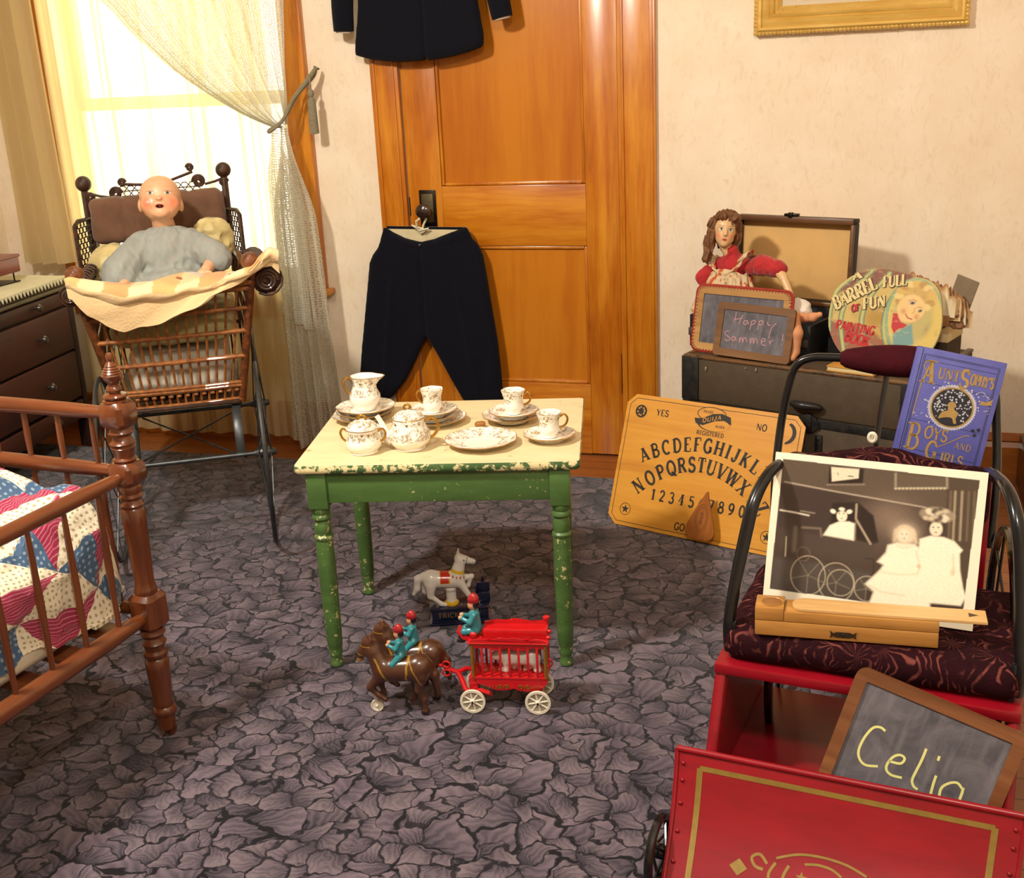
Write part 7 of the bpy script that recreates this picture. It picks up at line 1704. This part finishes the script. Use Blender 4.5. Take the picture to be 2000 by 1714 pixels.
m=MB(); m.prism([(.135, .005), (.141, .010), (.147, .007), (.170, .007), (.176, .010), (.182, .005), (.180, .0125), (.182, .020), (.176, .015), (.170, .018), (.147, .018), (.141, .015), (.135, .020), (.137, .0125)], -.0014, .0002, bev=.0004); m.ell((.1585, -.0012, .0135), (.0024, .0016, .0024), 1, su=10, sv=8); m.box(.1575, .1595, -.002, -.001, .0085, .0135, 0, 1)
P(m, 'lock_plate', [mat('tarnished brass', '4b3f30', .4, .75), mat('key hole', '0c0a08', .7)], px_)
px_.matrix_world=PRM @ Matrix.Translation((.066, .000, .4275)) @ RZ(8) @ RY(-.6)
# ---- blue book
bb_=thing('blue_book', 'blue cloth storybook with gilt lettering and a round picture, propped on the cart handle', 'book')
KW, KH, KT=.168, .262, .030
def bluecloth():
    t=NT('blue book cloth'); n=t.noise(t.coord(), 18, 4); t.base(t.mix(n.outputs[0], '3a3d84', '5a5aa2')).set(rough=.6); t.bump(t.noise(t.coord(), 500, 2).outputs[0], .3, .001); return t.m
M_bc=bluecloth(); M_bg=mat('book gilt', 'a5854c', .45, .2, .2, 80); M_bk=mat('black stamp', '14141c', .6); M_bw=mat('silver stamp', 'a9a7b4', .5)
m=MB(); m.box(0, KW, 0, .003, 0, KH, .0012); m.box(0, KW, KT-.003, KT, 0, KH, .0012)
m.lathe([(.015, 0), (.0158, .003), (.0158, KH-.003), (.015, KH)], 16, M=T(.003, KT/2, 0) @ Matrix.Diagonal((.35, .97, 1, 1)))
cf=lambda x, z: (x, -.0004, z)
def cfz(k): return lambda x, z: (x, -.0004-.0002*k, z)
for d in (.010, .0125):
    o=[(d+.006, d), (KW-d, d), (KW-d, KH-d), (d+.006, KH-d), (d+.006, d)]; ribbon(m, [(a[0]+(b[0]-a[0])*t/3, a[1]+(b[1]-a[1])*t/3) for a, b in zip(o, o[1:]) for t in range(3)]+[o[-1]], .0009, cf, 2)
ribbon(m, [(.012, .0), (.012, KH)], .0012, cf, 2)
for z in (KH-.022, KH-.066, .120, .060, .040): ribbon(m, [(.020, z), (.080, z), (KW-.014, z)], .0007, cf, 2)
def sl(f_, a): return lambda x, z: f_(x, z+x*a)
letters(m, 'A', .044, cfz(1), .022, KH-.066, .17, True, .0, 1, .62, False); letters(m, 'UNT', .021, cfz(1), .050, KH-.052, .16, True, .08, 1, .74, False)
letters(m, 'S', .036, cfz(1), .092, KH-.062, .18, True, .0, 1, .72, False); letters(m, "OPHY'S", .021, cfz(1), .111, KH-.052, .16, True, .06, 1, .48, False)
for pts in ([(.026, KH-.022), (.020, KH-.032), (.026, KH-.042)], [(.024, KH-.060), (.022, KH-.10), (.021, KH-.135)], [(.022, KH-.024), (.032, KH-.021), (.046, KH-.022)], [(.100, KH-.064), (.090, KH-.070), (.082, KH-.066)]): ribbon(m, cat_rom(pts, 6), .0018, cfz(1), 1)
letters(m, 'B', .052, cfz(1), .022, .060, .12, True, 0, 1, .62, False); letters(m, 'OYS', .024, cfz(1), .052, .088, .16, True, .06, 1, .78, False)
letters(m, 'AND', .013, cfz(1), .112, .080, .14, False, .10, 1, .9, False); letters(m, 'G', .036, cfz(1), .062, .048, .16, True, 0, 1, .72, False); letters(m, 'IRLS', .021, cfz(1), .092, .046, .16, True, .06, 1, .78, False)
ribbon(m, cat_rom([(.080, .074), (.100, .088), (.125, .108), (.135, .110)], 6), .0016, cfz(1), 1)
mx, mz, mr=.090, .158, .043
disc2(m, mx, mz, mr+.0015, cf, 3, 40); disc2(m, mx, mz, mr-.0025, cfz(1), 1, 40); disc2(m, mx, mz, mr-.0055, cfz(2), 2, 40)
for i in range(56): a=6.283*i/56; disc2(m, mx+(mr+.0022)*math.cos(a), mz+(mr+.0022)*math.sin(a), .00105, cfz(1), 3, 7)
rs=random.Random(11)
for i in range(150):
    a=rs.uniform(0, 6.283); r=(mr-.008)*rs.random()**.5; x, z=mx+r*math.cos(a), mz+r*math.sin(a)
    if (z < mz-.012 and abs(x-mx) < .022) or z < mz-.026: continue
    disc2(m, x, z, rs.uniform(.0010, .0022), cfz(3), 3, 7)
for i in range(40):
    a=rs.uniform(1.9, 4.2) if i < 28 else rs.uniform(.2, 1.3); r=mr+rs.uniform(-.003, .010); disc2(m, mx+r*math.cos(a), mz+r*math.sin(a), rs.uniform(.0010, .0021), cfz(4), 3, 7)
for x0, z0, nn in ((.150, .192, 9), (.148, .168, 9), (.030, .132, 9)):
    for i in range(nn): disc2(m, x0+rs.uniform(-.010, .010), z0+rs.uniform(-.008, .008), .00105, cfz(1), 3, 7)
ribbon(m, cat_rom([(.128, .195), (.138, .200), (.150, .190)], 5), .0009, cfz(1), 3)
poly2(m, [(.137, .180), (.141, .183), (.148, .182), (.156, .187), (.160, .192), (.158, .184), (.160, .179), (.150, .176), (.142, .175)], cfz(2), 1)
poly2(m, [(p.x, p.y) for p in cat_rom([(mx-.020, mz-.026), (mx-.016, mz-.012), (mx-.006, mz-.006), (mx-.009, mz+.006), (mx-.002, mz+.012), (mx+.006, mz+.008), (mx+.005, mz-.002), (mx+.014, mz-.008), (mx+.012, mz-.020), (mx+.015, mz-.028), (mx+.010, mz-.030), (mx+.004, mz-.020), (mx-.010, mz-.022)], 4, True)], cfz(5), 1)
for x0, z0 in ((.138, .122), (.148, .126), (.143, .114)): 
    for k in range(5): a=k*1.257; ribbon(m, [(x0, z0), (x0+.004*math.cos(a), z0+.004*math.sin(a))], .002, cfz(1), 2)
P(m, 'cover', [M_bc, M_bg, M_bk, M_bw], bb_, ang=30)
m=MB(); m.box(.006, KW-.003, .0032, KT-.0032, .0025, KH-.003, .001); P(m, 'pages', mat('gilt page edges', 'b58a4a', .6, 0, .3, 150), bb_)
bb_.matrix_world=PRM @ Matrix.Translation((.246, .384, .634)) @ RX(-9) @ RY(9)
